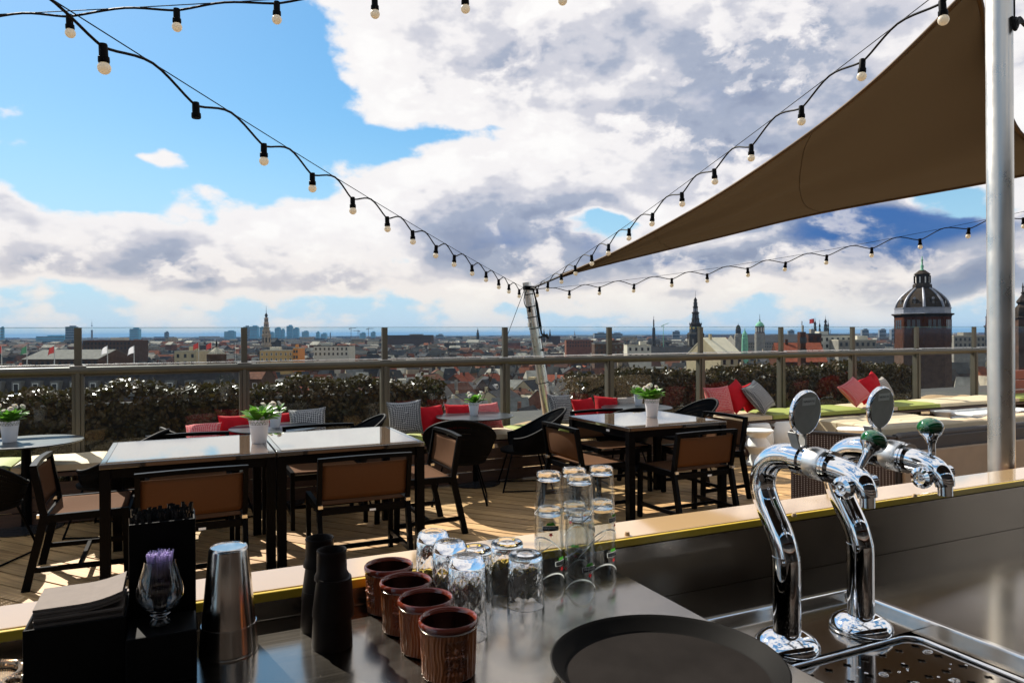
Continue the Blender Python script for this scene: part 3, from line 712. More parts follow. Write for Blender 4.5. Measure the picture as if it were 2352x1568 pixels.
# ------------------------------------------------------------------ things on the bar
# serving tray
tr = thing('serving_tray', 'round black rubber lined serving tray lying on the steel counter', 'tray', (0.672, 0.897, ZC+0.001))
MB().lathe([(0.150, 0.0), (0.158, 0.002), (0.171, 0.020), (0.1765, 0.024), (0.178, 0.0265), (0.1755, 0.0275), (0.170, 0.024), (0.156, 0.0065), (0.150, 0.0045)], 96, close=True).build('rim', pm('tray_rim_plastic', (0.005, 0.0045, 0.004), 0.6, spec=0.04, var=(20, 0.2)), tr, smooth=50)
MB().lathe([(0.0, 0.0022), (0.152, 0.0022), (0.152, 0.0050), (0.0, 0.0050)], 96).build('mat', TRAYM, tr, smooth=40)

# tiki mugs
def mug_mesh():
    H = 0.087; rr = random.Random(4); ph = [rr.uniform(0, 6.28) for _ in range(6)]
    def prof(z): return 0.0405 + 0.0035*(z/H)**0.8
    def fn(u, v):
        th = 2*pi*u; z = 0.002 + (H-0.012)*v; r = prof(z)
        g = 0.5*sin(46*th+1.5*sin(z*120+ph[0])+ph[1]) + 0.3*sin(23*th+ph[2]+2*sin(3*th)) + 0.25*sin(71*th+ph[3])
        r += 0.0012*g
        for th0 in (R(235), R(55)):
            a = ((th-th0+pi) % (2*pi)-pi)*r
            if abs(a) < 0.017 and 0.016 < z < 0.066:
                e = min(1.0, min(0.017-abs(a), z-0.016, 0.066-z)/0.002)
                zc = 0.050 if z > 0.040 else 0.030
                ang = atan2(z-zc, a); rad = sqrt(a*a+(z-zc)**2)
                r += e*(-0.0020 + 0.0012*sin(ang*16)*min(1, rad/0.006)) + (0.0026 if abs(z-0.041) < 0.003 else 0) + (0.002 if rad < 0.004 else 0)
        if v == 0: r -= 0.002
        return Vector((r*cos(th), r*sin(th), z))
    b = MB().grid(fn, 168, 44, closeu=True); b.add([fn(i/168, 0) for i in range(168)], [tuple(range(167, -1, -1))])
    rim = MB().lathe([(0.0425, H-0.013), (0.0455, H-0.011), (0.0467, H-0.006), (0.0460, H-0.001), (0.0440, H+0.001), (0.0418, H-0.001), (0.0405, H-0.006)], 64, cap=False)
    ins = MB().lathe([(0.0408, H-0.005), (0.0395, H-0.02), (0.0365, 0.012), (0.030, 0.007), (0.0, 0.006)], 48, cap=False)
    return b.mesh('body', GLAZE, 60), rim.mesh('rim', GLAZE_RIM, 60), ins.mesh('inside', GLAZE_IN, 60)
mb_, mr_, mi_ = mug_mesh()
for k, (x, y, rz, lab) in enumerate(((0.360, 1.346, 2.4, 'brown glazed tiki mug closest to the bar ledge in the row of four'), (0.364, 1.246, 0.15, 'brown glazed tiki mug second from the bar ledge in the row of four'),
                                     (0.370, 1.150, 1.2, 'brown glazed tiki mug third from the bar ledge in the row of four'), (0.375, 1.052, 0.55, 'brown glazed tiki mug ending the row, farthest from the bar ledge'))):
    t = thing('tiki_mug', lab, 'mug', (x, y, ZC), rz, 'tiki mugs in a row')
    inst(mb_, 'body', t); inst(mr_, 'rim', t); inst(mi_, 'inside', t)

# cut glass tumblers, upside down
def cut_glass(h, r_rim, r_base, name):
    nu, nv = 96, 40; t0, t1 = 0.20, 0.84
    def ro(z): return r_rim + (r_base-r_rim)*(z/h)
    def fn(u, v):
        th = 2*pi*u; z = h*0.985*v; r = ro(z); f = z/h
        if t0 < f < t1:
            e = min(1, (f-t0)/0.05, (t1-f)/0.05)
            a = 8*th; b = z/0.030*2*pi
            p = abs(sin(a/2+b/2)); q = abs(sin(a/2-b/2)); s_ = abs(sin(a)); w = abs(cos(b/2))
            cut = max((1-p)**3, (1-q)**3, 0.7*(1-s_)**4, 0.7*(1-w)**4)
            r -= 0.0017*cut*e
        if v > 0.94: r -= 0.0045*((v-0.94)/0.06)**2
        if f > 0.86: r += 0.0005*sin(48*th)
        return Vector((r*cos(th), r*sin(th), z))
    m_ = MB().grid(fn, nu, nv, closeu=True)
    rt = ro(h)-0.0045
    m_.lathe([(rt, h*0.985), (rt-0.004, h), (rt-0.010, h-0.0005), (rt-0.013, h-0.004), (0.004, h-0.0045), (0.0, h-0.004)], nu, cap=False)
    fl = h*0.86
    m_.lathe([(0.0, fl), (ro(fl)-0.007, fl), (ro(fl)-0.0055, fl-0.004), (ro(h*0.5)-0.0050, h*0.5), (ro(h*0.1)-0.0030, h*0.1), (r_rim-0.0020, 0.0006), (r_rim-0.0008, 0.0), (r_rim, 0.0001)], nu, cap=False)
    return m_.mesh(name, CUTG, 28)
tall_me = cut_glass(0.140, 0.0365, 0.0315, 'glass_body'); short_me = cut_glass(0.1035, 0.0365, 0.0325, 'glass_body')
for (x, y, me, rz, lab) in ((0.449, 1.346, tall_me, 0.0, 'tall cut glass tumbler upside down, closest of the tall ones to the ledge'),
                            (0.455, 1.267, tall_me, 0.4, 'tall cut glass tumbler upside down, between two other tall ones'),
                            (0.452, 1.172, tall_me, 0.9, 'tall cut glass tumbler upside down, farthest of the tall ones from the ledge'),
                            (0.531, 1.330, short_me, 1.3, 'short cut glass tumbler upside down, next to the tall tumblers'),
                            (0.607, 1.343, short_me, 0.2, 'short cut glass tumbler upside down, between the ledge and another short tumbler'),
                            (0.606, 1.255, short_me, 0.7, 'short cut glass tumbler upside down, standing out alone toward the serving tray')):
    o = inst(me, 'cut_glass_tumbler', None, (x, y, ZC), (0, 0, rz)); tag(o, lab, 'glass', 'cut glass tumblers')

# printed beer glasses, upside down in stacks of two
GH = 0.158
def gr_(z): return 0.0312 - 0.0050*(max(z, 0)/GH)**1.4
gb = MB(); gb.lathe([(gr_(GH*k/12), GH*k/12) for k in range(13)], 48, cap=False)
gb.lathe([(gr_(0), 0.0), (gr_(0)-0.0018, 0.0), (gr_(GH*0.3)-0.0021, GH*0.3), (gr_(GH*0.6)-0.0022, GH*0.6), (gr_(GH)-0.0035, GH-0.022)], 48, cap=False)
gbody = gb.mesh('glass_body', CLEARG, 50)
gft = MB().lathe([(0.0, GH-0.018), (gr_(GH)-0.0045, GH-0.018), (gr_(GH)-0.0012, GH-0.0165), (gr_(GH)-0.0008, GH-0.004), (gr_(GH)-0.003, GH), (0.0165, GH+0.0002), (0.013, GH-0.0025), (0.0, GH-0.003)], 48).mesh('thick_foot', BASEG, 40)
def wrap(pts2, z0, th0, dr=0.0005, flip=True):
    o = []
    for (a, b) in pts2:
        if flip: a, b = -a, -b
        z = z0 + b; r = gr_(z)+dr; th = th0 + a/r
        o.append((r*cos(th), r*sin(th), z))
    return o
def strip(cl, w):
    a = []; b = []
    for i, p in enumerate(cl):
        q0 = Vector(cl[max(i-1, 0)]); q1 = Vector(cl[min(i+1, len(cl)-1)]); d = (q1-q0).normalized(); n = Vector((-d.y, d.x))*w*(0.25+0.75*sin(pi*i/(len(cl)-1)))
        a.append((p[0]+n.x, p[1]+n.y)); b.append((p[0]-n.x, p[1]-n.y))
    k = len(cl); return a+b, [(i, i+1, k+i+1, k+i) for i in range(k-1)]
def prints():
    res = {}
    th = R(-90)
    def rect(w, h, n=10): return [(-w/2+w*i/n, -h/2) for i in range(n+1)]+[(-w/2+w*i/n, h/2) for i in range(n+1)], [(i, i+1, n+2+i, n+1+i) for i in range(n)]
    zb = 0.046
    p, f = rect(0.036, 0.0098); res['label_frame'] = MB().add(wrap(p, zb, th, 0.0005), f).mesh('label_frame', PRW)
    p, f = rect(0.0345, 0.0088); res['label_bar'] = MB().add(wrap(p, zb, th, 0.0009), f).mesh('label_bar', INK)
    vs, fs = text_mesh('Heineken', 0.0088); res['lettering'] = MB().add(wrap([(v.x*0.92, v.y-0.0005) for v in vs], zb, th, 0.0013), fs).mesh('lettering', PRW)
    st = []
    for k in range(10):
        r = 0.0058 if k % 2 == 0 else 0.0024; a = pi/2 + k*pi/5; st.append((r*cos(a), 0.0125+r*sin(a)))
    res['star'] = MB().add(wrap(st+[(0, 0.0125)], zb, th), [(k, (k+1) % 10, 10) for k in range(10)]).mesh('star', PRR)
    hp = [(-0.010, -0.0065), (-0.005, -0.0065), (0, -0.0065), (0.005, -0.0065), (0.010, -0.0065), (0.008, -0.011), (0.004, -0.0125), (0, -0.011), (-0.003, -0.0135), (-0.008, -0.0105)]
    res['green_mark'] = MB().add(wrap(hp, zb, th), [tuple(range(9, -1, -1))]).mesh('green_mark', PRG)
    cl = [(-0.045+0.09*i/24, -0.045+0.030*sin(pi*i/24)-0.00) for i in range(25)]
    cl = [(x, -z) for (x, z) in cl]
    p, f = strip(cl, 0.0016); res['swoosh'] = MB().add(wrap(p, zb-0.004, th-0.6, 0.0005), f).mesh('swoosh', PRW)
    cl = [(0.010+0.052*i/20, -0.035-0.022*(i/20)**2+0.05*(i/20)) for i in range(21)]
    p, f = strip(cl, 0.0012); res['swoosh_tail'] = MB().add(wrap(p, zb+0.01, th-0.4, 0.0005), f).mesh('swoosh_tail', PRW)
    vs2, fs2 = text_mesh('Heineken', 0.0080)
    res['side_lettering'] = MB().add(wrap([(0.052-v.y, v.x-0.030) for v in vs2], zb, th, 0.0006), fs2).mesh('side_lettering', PRW)
    return res
PR = prints()
for (x, y, ra, rb, where) in ((0.708, 1.351, 0.55, -0.35, 'next to the short cut tumblers'), (0.749, 1.292, 0.22, 1.4, 'standing forward toward the serving tray'),
                              (0.841, 1.355, 0.42, 0.55, 'at the end edge of the steel counter'), (0.776, 1.362, 2.6, 2.9, 'against the ledge between the other stacks')):
    for lvl in (0, 1):
        t = thing('beer_glass', ('upper' if lvl else 'lower') + ' upside down beer glass of the stack ' + where, 'glass', (x, y, ZC+0.0745*lvl), ra if lvl == 0 else rb, 'stacked beer glasses')
        inst(gbody, 'glass_body', t); inst(gft, 'thick_foot', t)
        for n_, me in PR.items(): inst(me, n_, t)

# cocktail shaker tins
sh = thing('cocktail_shaker', 'steel cocktail shaker tins standing upside down beside the black caddy', 'shaker', (0.072, 1.290, ZC))
MB().lathe([(0.0460, 0.0), (0.0468, 0.002), (0.0462, 0.005), (0.0440, 0.045), (0.0438, 0.0465)], 56).build('lower_tin', TIN, sh, smooth=40)
MB().lathe([(0.0430, 0.0455), (0.0425, 0.048), (0.0315, 0.168), (0.0300, 0.1725), (0.0285, 0.174), (0.0275, 0.1725), (0.0, 0.1722)], 56).build('upper_tin', TIN, sh, smooth=40)

# two stacks of dark stepped pourer cups
def cups(name, loc, lab, rz):
    t = thing(name, lab, 'cup stack', loc, rz, 'dark cup stacks')
    MB().lathe([(0.0335, 0.0), (0.0340, 0.003), (0.0310, 0.060), (0.0300, 0.070)], 40).build('bottom_cup', DARKCLAY, t, smooth=50)
    MB().lathe([(0.0322, 0.052), (0.0345, 0.0525), (0.0345, 0.058), (0.0305, 0.100), (0.0285, 0.118)], 40, M=Matrix.Rotation(R(3.5), 3, 'X')).build('middle_cup', DARKCLAY, t, smooth=50)
    MB().lathe([(0.0262, 0.112), (0.0288, 0.1125), (0.0285, 0.119), (0.0252, 0.126), (0.0245, 0.157), (0.0252, 0.1605), (0.0240, 0.1625), (0.0222, 0.1605), (0.0215, 0.13), (0.0, 0.128)], 40).build('top_cup', DARKCLAY, t, smooth=50)
cups('cup_stack', (0.232, 1.236, ZC), 'stack of dark brown stepped cups farther from the ledge, next to the tiki mugs', 0.4)
cups('cup_stack', (0.226, 1.318, ZC), 'stack of dark brown stepped cups closest to the bar ledge', 2.2)

# napkin and straw caddy
cd = thing('bar_caddy', 'black bar caddy with a napkin tray and a tall straw compartment', 'caddy', (0, 0, ZC))
w = 0.004
def tray_box(mb, x0, x1, y0, y1, h):
    mb.box(((x0+x1)/2, y0+w/2, h/2), (x1-x0, w, h)); mb.box(((x0+x1)/2, y1-w/2, h/2), (x1-x0, w, h))
    mb.box((x0+w/2, (y0+y1)/2, h/2-0.0005), (w, y1-y0-2*w, h-0.001)); mb.box((x1-w/2, (y0+y1)/2, h/2-0.0005), (w, y1-y0-2*w, h-0.001)); mb.box(((x0+x1)/2, (y0+y1)/2, 0.003), (x1-x0-2*w, y1-y0-2*w, 0.005))
a = MB(); tray_box(a, -0.209, -0.0765, 1.240, 1.362, 0.100); a.build('napkin_holder', BLACKP, cd, bevel=0.002)
b = MB(); tray_box(b, -0.076, 0.022, 1.294, 1.373, 0.225); b.build('straw_compartment', BLACKP, cd, bevel=0.002)
MB().box((-0.027, 1.2485, 0.038), (0.097, 0.087, 0.076)).build('front_box', BLACKP, cd, bevel=0.003)
nk = thing('napkin_stack', 'stack of folded brown paper napkins in the black caddy', 'napkins', (-0.140, 1.301, ZC+0.006))
rn = random.Random(2)
for k in range(26):
    z = 0.0045*k + 0.002; ins_ = 0.004 if k < 20 else 0.0
    def top(u, v, k=k): 
        z_ = 0.0045*k + 0.0042 + (0.008*max(0, u-0.55)**2*5 if k > 22 else 0)
        return (-0.060+0.120*u, -0.075+0.150*v, z_)
    q = MB()
    dx = rn.uniform(-0.0012, 0.0012); dy = rn.uniform(-0.0015, 0.0015)
    N_ = 8; vs = []; 
    for lay in (0, 1):
        for j in range(2):
            for i in range(N_+1):
                u = i/N_; lift = 0.045*max(0, u-0.5)**2 if k > 22 else 0
                vs.append((-0.058+0.116*u+dx, -0.051+0.102*j+dy, z + lift + (0.0036 if lay else 0)))
    M1 = N_+1; fs = []
    for i in range(N_):
        fs.append((i, M1+i, M1+i+1, i+1)); o2 = 2*M1; fs.append((o2+i, o2+i+1, o2+M1+i+1, o2+M1+i)); fs.append((i, i+1, o2+i+1, o2+i)); fs.append((M1+i, o2+M1+i, o2+M1+i+1, M1+i+1))
    fs.append((0, o2, o2+M1, M1)); fs.append((N_, M1+N_, o2+M1+N_, o2+N_))
    q.add(vs, fs); q.build('napkin', NAPK, nk)
stw = thing('drinking_straws', 'dense bundle of black drinking straws in the tall caddy compartment', 'straws', (-0.027, 1.3335, ZC+0.006))
sm = MB().tube([(0, 0, 0), (0, 0, 0.222)], 0.0032, 8, cap=False); sm.lathe([(0.0022, 0.222), (0.0022, 0.19)], 8); sm.f = [f for f in sm.f if len(f) == 4]
sme = sm.mesh('straw', pm('black_straw', (0.012, 0.012, 0.013), 0.22)); rs = random.Random(6)
for i in range(12):
    for j in range(9):
        inst(sme, 'straw', stw, (-0.040+0.0072*i+rs.uniform(-.001, .001), -0.030+0.0072*j+rs.uniform(-.001, .001), rs.uniform(-0.002, 0.012)), (rs.uniform(-.03, .03), rs.uniform(-.03, .03), 0))

# snifter with cocktail sticks
SX, SY, SZ = -0.030, 1.250, ZC+0.0765
sn = MB().lathe([(0.0, 0.0), (0.0140, 0.0), (0.0148, 0.002), (0.0140, 0.005), (0.0090, 0.009), (0.0085, 0.012), (0.0150, 0.0165), (0.0285, 0.030), (0.0342, 0.045), (0.0335, 0.058), (0.0285, 0.076), (0.0240, 0.092), (0.0228, 0.100),
                 (0.0220, 0.100), (0.0230, 0.091), (0.0275, 0.075), (0.0325, 0.057), (0.0331, 0.045), (0.0275, 0.031), (0.0145, 0.019), (0.0, 0.016)], 48)
tag(sn.build('snifter_glass', SNIFT, smooth=60, loc=(SX, SY, SZ)), 'small tulip shaped glass holding violet cocktail sticks on the black caddy', 'glass')
cs = thing('cocktail_sticks', 'bundle of clear violet cocktail sticks fanned in the small glass', 'sticks', (SX, SY, SZ+0.0185))
kme = MB().tube([(0, 0, 0), (0, 0, 0.091)], 0.00085, 5).mesh('stick', STICK)
for k in range(150):
    rr_ = sqrt(rs.random()); a = rs.uniform(0, 2*pi); p0 = Vector((cos(a), sin(a), 0))*rr_*0.0082; p1 = Vector((cos(a+.2), sin(a+.2), 0))*rr_*0.0195
    d = Vector((p1.x-p0.x, p1.y-p0.y, 0.088)); o = inst(kme, 'stick', cs, (p0.x, p0.y, rs.uniform(0, 0.004))); o.rotation_euler = d.to_track_quat('Z', 'Y').to_euler()

# bar strainer with a coiled spring
stn = thing('bar_strainer', 'metal bar strainer with a coiled wire spring beside the black caddy', 'strainer', (-0.262, 1.300, ZC))
BR = pm('bronze_steel', (0.55, 0.42, 0.30), 0.16, 1.0)
MB().lathe([(0.0, 0.012), (0.036, 0.012), (0.037, 0.013), (0.036, 0.014), (0.0, 0.014)], 40).build('plate', BR, stn, smooth=40)
hel = []
for i in range(900):
    t_ = i/899; a = R(-60) + R(300)*t_; ph = 2*pi*58*t_; rr_ = 0.043+0.006*cos(ph); hel.append((rr_*cos(a), rr_*sin(a), 0.020+0.006*sin(ph)))
MB().tube(hel, 0.0009, 5).build('spring', BR, stn, smooth=60)
MB().box((-0.10, 0.0, 0.013), (0.13, 0.018, 0.003)).build('grip', BR, stn)
hel = []
for i in range(300):
    t_ = i/299; a = R(20) + R(200)*t_; ph = 2*pi*20*t_; rr_ = 0.014+0.005*cos(ph); hel.append((0.040+rr_*cos(a), -0.040+rr_*sin(a), 0.020+0.005*sin(ph)))
MB().tube(hel, 0.0009, 5).build('spring_end', BR, stn, smooth=60)

# ------------------------------------------------------------------ tall poles
def pole_things():
    p = thing('sail_pole', 'thick brushed aluminium pole standing behind the bar ledge', 'pole', (2.665, 1.600, 0))
    MB().lathe([(0.042, 0.0), (0.042, 4.2), (0.036, 4.21), (0.0, 4.21)], 40).build('tube', POLEM, p, smooth=40)
    zc_ = 2.92
    for z_ in (2.88, 2.80):
        MB().box((0.045, -0.005, z_), (0.018, 0.035, 0.07)).build('cleat', BLACKP, p, bevel=0.006)
    rp_ = smooth_path([(0.047, -0.02, 2.84), (0.046, -0.022, 2.70), (0.040, -0.025, 2.66), (0.012, -0.046, 2.63), (0.03, -0.045, 2.65), (0.07, -0.03, 2.66), (0.13, -0.02, 2.65)], 6)
    MB().tube(rp_, 0.006, 8).build('rope', ROPE, p, smooth=60)
    for k in range(4): MB().tube(smooth_path([(0.03-0.012*k, -0.046, 2.655), (0.0, -0.052, 2.64-0.01*k), (0.02, -0.048, 2.62), (0.06, -0.035, 2.65+0.006*k), (0.15, -0.02, 2.66-0.01*k)], 5), 0.005, 8).build('rope_loop', ROPE, p, smooth=60)
pole_things()
YM = 8.10
mt_ = ony(1209, 648, YM); mf = ony(1264, 985, YM)
dirm = (mt_-mf).normalized(); mbase = mf - dirm*((mf.z-0.02)/dirm.z)
mp = thing('mast', 'leaning pale aluminium mast with rope fittings behind the glass screen', 'mast', tuple(mbase))
Lm = (mt_-mbase)
taper = [mbase*0 + Lm*t_ for t_ in (0, 0.3, 0.6, 0.85, 1.0)]
MB().tube(taper, [0.072, 0.068, 0.062, 0.057, 0.054], 24).build('tube', ALU, mp, smooth=40)
for t_ in (0.42, 0.55, 0.735, 0.80, 0.86, 0.93):
    c = Lm*t_; M = Lm.normalized().to_track_quat('Z', 'Y').to_matrix(); rr_ = 0.072-0.018*t_+0.003
    MB().lathe([(rr_, -0.006), (rr_+0.004, -0.003), (rr_+0.004, 0.003), (rr_, 0.006)], 24, c, M=M).build('band', BLACKR, mp)
def near(t_, dx, dy, dz=0): return Lm*t_ + Vector((dx, dy, dz))
MB().tube(smooth_path([near(0.97, 0.05, -0.04), near(0.9, 0.075, -0.03), near(0.78, 0.07, -0.04), near(0.70, 0.072, -0.04)], 5), [0.02 if 5 < i < 13 else 0.012 for i in range(16)], 8).build('cable_bundle', ROPE, mp, smooth=60)
MB().tube(smooth_path([near(0.70, 0.07, -0.05), near(0.69, 0.12, -0.05, 0.01), near(0.685, 0.16, -0.05, -0.02), near(0.69, 0.10, -0.05, -0.0), near(0.685, 0.02, -0.07, -0.01)], 5), 0.012, 8).build('knot', ROPE, mp, smooth=60)
MB().tube([near(0.69, 0.05, -0.08), near(0.62, 0.03, -0.08)], 0.004, 6).build('toggle_cord', ROPE, mp)
MB().lathe([(0.0, -0.02), (0.018, -0.008), (0.018, 0.008), (0.0, 0.02)], 12, near(0.61, 0.03, -0.08)).build('toggle', ROPE, mp, smooth=60)
MB().box(near(0.965, 0.0, -0.06), (0.16, 0.06, 0.05)).build('bracket', BLACKM, mp)
MB().tube(smooth_path([near(0.95, -0.05, -0.05), near(0.90, -0.10, -0.05), near(0.86, -0.09, -0.05), near(0.845, -0.03, -0.05)], 5), 0.006, 6).build('spare_cable', ROPE, mp, smooth=60)
MB().lathe([(0.012, 0.03), (0.012, 0.0), (0.018, -0.02), (0.018, -0.04), (0.0, -0.04)], 12, near(0.845, -0.05, -0.06)).build('spare_socket', BLACKP, mp, smooth=40)
MB().box(near(0.755, -0.075, -0.02), (0.02, 0.03, 0.06)).build('hook_plate', BADGE, mp)
gy0 = near(0.955, -0.05, 0.0) + mbase; gy1 = ony(1135, 850, YM+0.9)
tag(MB().tube([gy0, gy0+(gy1-gy0)*2.2], 0.004, 6).build('guy_wire', ROPE), 'thin dark guy wire running from the mast top down behind the glass', 'wire')
# ------------------------------------------------------------------ festoon lights
Zm = mt_.dot(FW)
mast_at = mbase + Lm*0.955
sock = MB(); sock.lathe([(0.0, 0.006), (0.013, 0.006), (0.0145, 0.0), (0.0150, -0.038), (0.0185, -0.040), (0.0190, -0.056), (0.0175, -0.060), (0.012, -0.060)], 18)
sock_me = sock.mesh('socket', BLACKP, 35)
bulb_me = MB().lathe([(0.0, -0.0995)] + [(0.0222*cos(a), -0.0775+0.0222*sin(a)) for a in [R(-80+20*k) for k in range(8)]] + [(0.0135, -0.058)], 20).mesh('bulb', BULBM, 70)
def festoon(a, b, n_from_mast, pitch, label, droop=0.055, sag=0.05, skip=()):
    """wire from a (at the mast) to b with bulbs every pitch metres"""
    t = thing('string_light', label, 'string lights', tuple(a), 0, 'festoon strings')
    a = Vector(a); b = Vector(b); L_ = (b-a).length; d = (b-a)/L_
    def wire(s): f = s/L_; return d*s - Vector((0, 0, sag*4*f*(1-f)))
    MB().tube([wire(L_*i/40) for i in range(41)], 0.0022, 6).build('support_wire', ROPE, t, smooth=60)
    cab = []; s = 0.0; k = 0; pos = []; rl = random.Random(len(label))
    s = n_from_mast
    cab.append(wire(0.0))
    while s < L_:
        m0 = s-pitch/2
        if m0 > 0.02: cab.append(wire(m0))
        p = wire(s+rl.uniform(-.02, .02)) - Vector((0, 0, droop*rl.uniform(0.8, 1.15)))
        cab += [p-d*0.03, p+d*0.03]; pos.append(p); s += pitch
    cab.append(wire(min(L_, s-pitch/2)))
    MB().tube(smooth_path(cab, 5), 0.0052, 6).build('cable', ROPE, t, smooth=60)
    for i, p in enumerate(pos):
        so_ = inst(sock_me, 'socket', t, tuple(p), (rl.uniform(-.06, .06)+(0.1 if rl.random() < .2 else 0), rl.uniform(-.08, .08), 0))
        if i not in skip: inst(bulb_me, 'bulb', so_)
Z0 = Zm/(1+0.1865*14.0)
A0 = atZ(231, 51, Z0); dA = (A0-mast_at); lenA = dA.length; pA = lenA/14.0
festoon(mast_at, mast_at + dA*(1+3.0/14), pA*0.98, pA, 'string of bulbs rising from the mast over the long double table', skip=(12,))
Z0b = Zm/(1+0.126*12.9); B0 = atZ(1977.5, 93, Z0b); dB = B0-mast_at; pB = dB.length/12.9
festoon(mast_at, mast_at + dB*(1+3.5/12.9), pB*0.9, pB, 'string of bulbs rising from the mast beside the free edge of the brown sail', sag=0.08)
Z0c = Zm/(1+0.0255*11.3); C0_ = atZ(2225, 493, Z0c); dC = C0_-mast_at; pC = dC.length/11.3
festoon(mast_at, mast_at + dC*(1+3.2/11.3), pC*1.3, pC, 'string of bulbs running from the mast below the brown sail toward the dome', sag=0.12)
a4 = atZ(-420, 52, 3.2); b4 = atZ(1500, -62, 3.45); D4 = (b4-a4); 
p163 = atZ(163, 17, 3.25); p397 = atZ(397, 3, 3.28); pD = (p397-p163).length
n0 = (p163-a4).length
festoon(a4, b4, n0 - 2*pD, pD, 'string of bulbs crossing high over the bar, not tied to the mast', droop=0.02, sag=0.02)

# ------------------------------------------------------------------ shade sail
def pathpts(px, Za, Zb):
    L0 = [0.0]
    for i in range(1, len(px)): L0.append(L0[-1] + sqrt((px[i][0]-px[i-1][0])**2+(px[i][1]-px[i-1][1])**2))
    o = []
    for p, l in zip(px, L0):
        t = l/L0[-1]; o.append(atZ(p[0], p[1], 1/((1-t)/Za+t/Zb)))
    return smooth_path(o, 8)
def samp(path, t):
    f = t*(len(path)-1); i = min(int(f), len(path)-2); return path[i].lerp(path[i+1], f-i)
Zs = Zm-0.45
eT = pathpts([(1285, 635), (1408, 581), (1560, 500), (1696, 418), (1876, 293), (2024, 172), (2200, 0), (2236, -44)], Zs, 4.3)
eB = pathpts([(1285, 635), (1408, 603), (1640, 547), (1884, 489), (2284, 416), (2660, 340)], Zs, 6.6)
e3 = pathpts([(2236, -44), (2252, 10), (2285, 165), (2351, 315), (2480, 350), (2660, 340)], 4.3, 6.6)
SAILH = pm('sail_hem_cloth', (0.040, 0.026, 0.014), 0.9, spec=0.1, transl=0.15, var=(220, 0.15))
def sail(u, v):
    p = samp(eT, u).lerp(samp(eB, u), v)
    q = samp(eT, 1).lerp(samp(eB, 1), v)
    wr = 0.030*sin(v*34)*(1-u)**2*sin(pi*min(1, v*1.0)) + 0.022*sin((u*9+v*14))*sin(pi*u)*sin(pi*v) + 0.02*sin(v*26+u*8)*u**4*sin(pi*v)
    return p + (samp(e3, v)-q)*u**3 + Vector((0, 0, wr))
sl = thing('shade_sail', 'large brown triangular shade sail stretched from the mast toward the bar', 'shade sail', tuple(eT[0]))
o0 = eT[0]
MB().grid(lambda u, v: sail(u, v)-o0, 120, 60).build('cloth', SAILM, sl, smooth=80)
MB().tube([p-o0 for p in eT], 0.014, 6).build('edge_webbing', SAILE, sl, smooth=60)
MB().tube([p-o0 for p in eB], 0.014, 6).build('edge_webbing', SAILE, sl, smooth=60)
MB().tube([p-o0 for p in e3], 0.016, 6).build('edge_webbing', SAILE, sl, smooth=60)
for (v0, v1) in ((0.0, 0.03), (0.975, 1.0)):
    MB().grid(lambda u, v: sail(u, v0+(v1-v0)*v)-o0-Vector((0, 0, 0.004)), 120, 2).build('hem', SAILH, sl, smooth=80)
MB().grid(lambda u, v: sail(0.93+0.07*u, 0.20*v*(0.3+0.7*u))-o0-Vector((0, 0, 0.006)), 16, 8).build('corner_patch', SAILH, sl, smooth=80)
def proj_x(p): d = p-Vector((0, 0, EYE)); return CX+FP*d.dot(RT)/d.dot(FW)
def u_at(edge, x): return min(range(201), key=lambda i: abs(proj_x(samp(edge, i/200))-x))/200
for (xt, xb) in ((1500, 1540), (1873, 1887)):
    ut, ub = u_at(eT, xt), u_at(eB, xb)
    MB().tube([sail(ut+(ub-ut)*v/16, v/16)-o0-Vector((0, 0, 0.001)) for v in range(17)], 0.0025, 5).build('seam', SAILM, sl)
MB().tube([Vector((0, 0, 0)), (mast_at-o0)*0.92], 0.012, 6).build('tension_strap', ROPE, sl)

# ------------------------------------------------------------------ high tables and sling chairs
TFG = pm('table_frame_gloss', (0.030, 0.022, 0.016), 0.06, spec=0.8, coat=1.0)
TFG.node_tree.nodes['Principled BSDF'].inputs['Coat IOR'].default_value = 1.8
def make_table(label, loc, w=1.015, d=1.0):
    t = thing('square_table', label, 'table', loc, 0, 'square tables')
    H = 0.78; f = MB(); b = 0.034
    for (c, s_) in (((0, -d/2+b/2, H-0.016), (w, b, 0.030)), ((0, d/2-b/2, H-0.016), (w, b, 0.030)), ((-w/2+b/2, 0, H-0.0162), (b, d-2*b-0.001, 0.0296)), ((w/2-b/2, 0, H-0.0162), (b, d-2*b-0.001, 0.0296))): f.box(c, s_)
    f.build('top_frame', pm('table_frame_gloss', (0.012, 0.009, 0.008), 0.12, spec=0.6, coat=0.6) if 'TFG' not in globals() else TFG, t, bevel=0.003)
    MB().box((0, 0, H-0.008), (w-2*b-0.004, d-2*b-0.004, 0.013)).build('glass_panel', TABLEG, t)
    a = MB()
    for s_ in (-1, 1): a.box((0, s_*(d/2-0.03), H-0.062), (w-0.1, 0.022, 0.06)); a.box((s_*(w/2-0.03), 0, H-0.0622), (0.022, d-0.1, 0.0596))
    a.build('apron', BLACKM, t)
    lm = MB().box((0, 0, (H-0.033)/2), (0.058, 0.058, H-0.033)).mesh('leg', BLACKM)
    for sx in (-1, 1):
        for sy in (-1, 1): inst(lm, 'leg', t, (sx*(w/2-0.030), sy*(d/2-0.030), 0))
    MB().box((-w/2+0.018, -0.15, H-0.06), (0.002, 0.05, 0.018)).build('sticker', PAPER, t)
    return t
T1 = make_table('dark square glass table with the flower pot at its joint, end of the double table with a violet straw glass before it', (0.062, 5.455, 0))
T1['label'] = 'dark square glass table of the double table, its end away from the mast'
make_table('dark square glass table of the double table, its end toward the mast', (1.086, 5.457, 0))
make_table('dark square glass table standing alone with a white flower pot', (3.825, 5.415, 0))

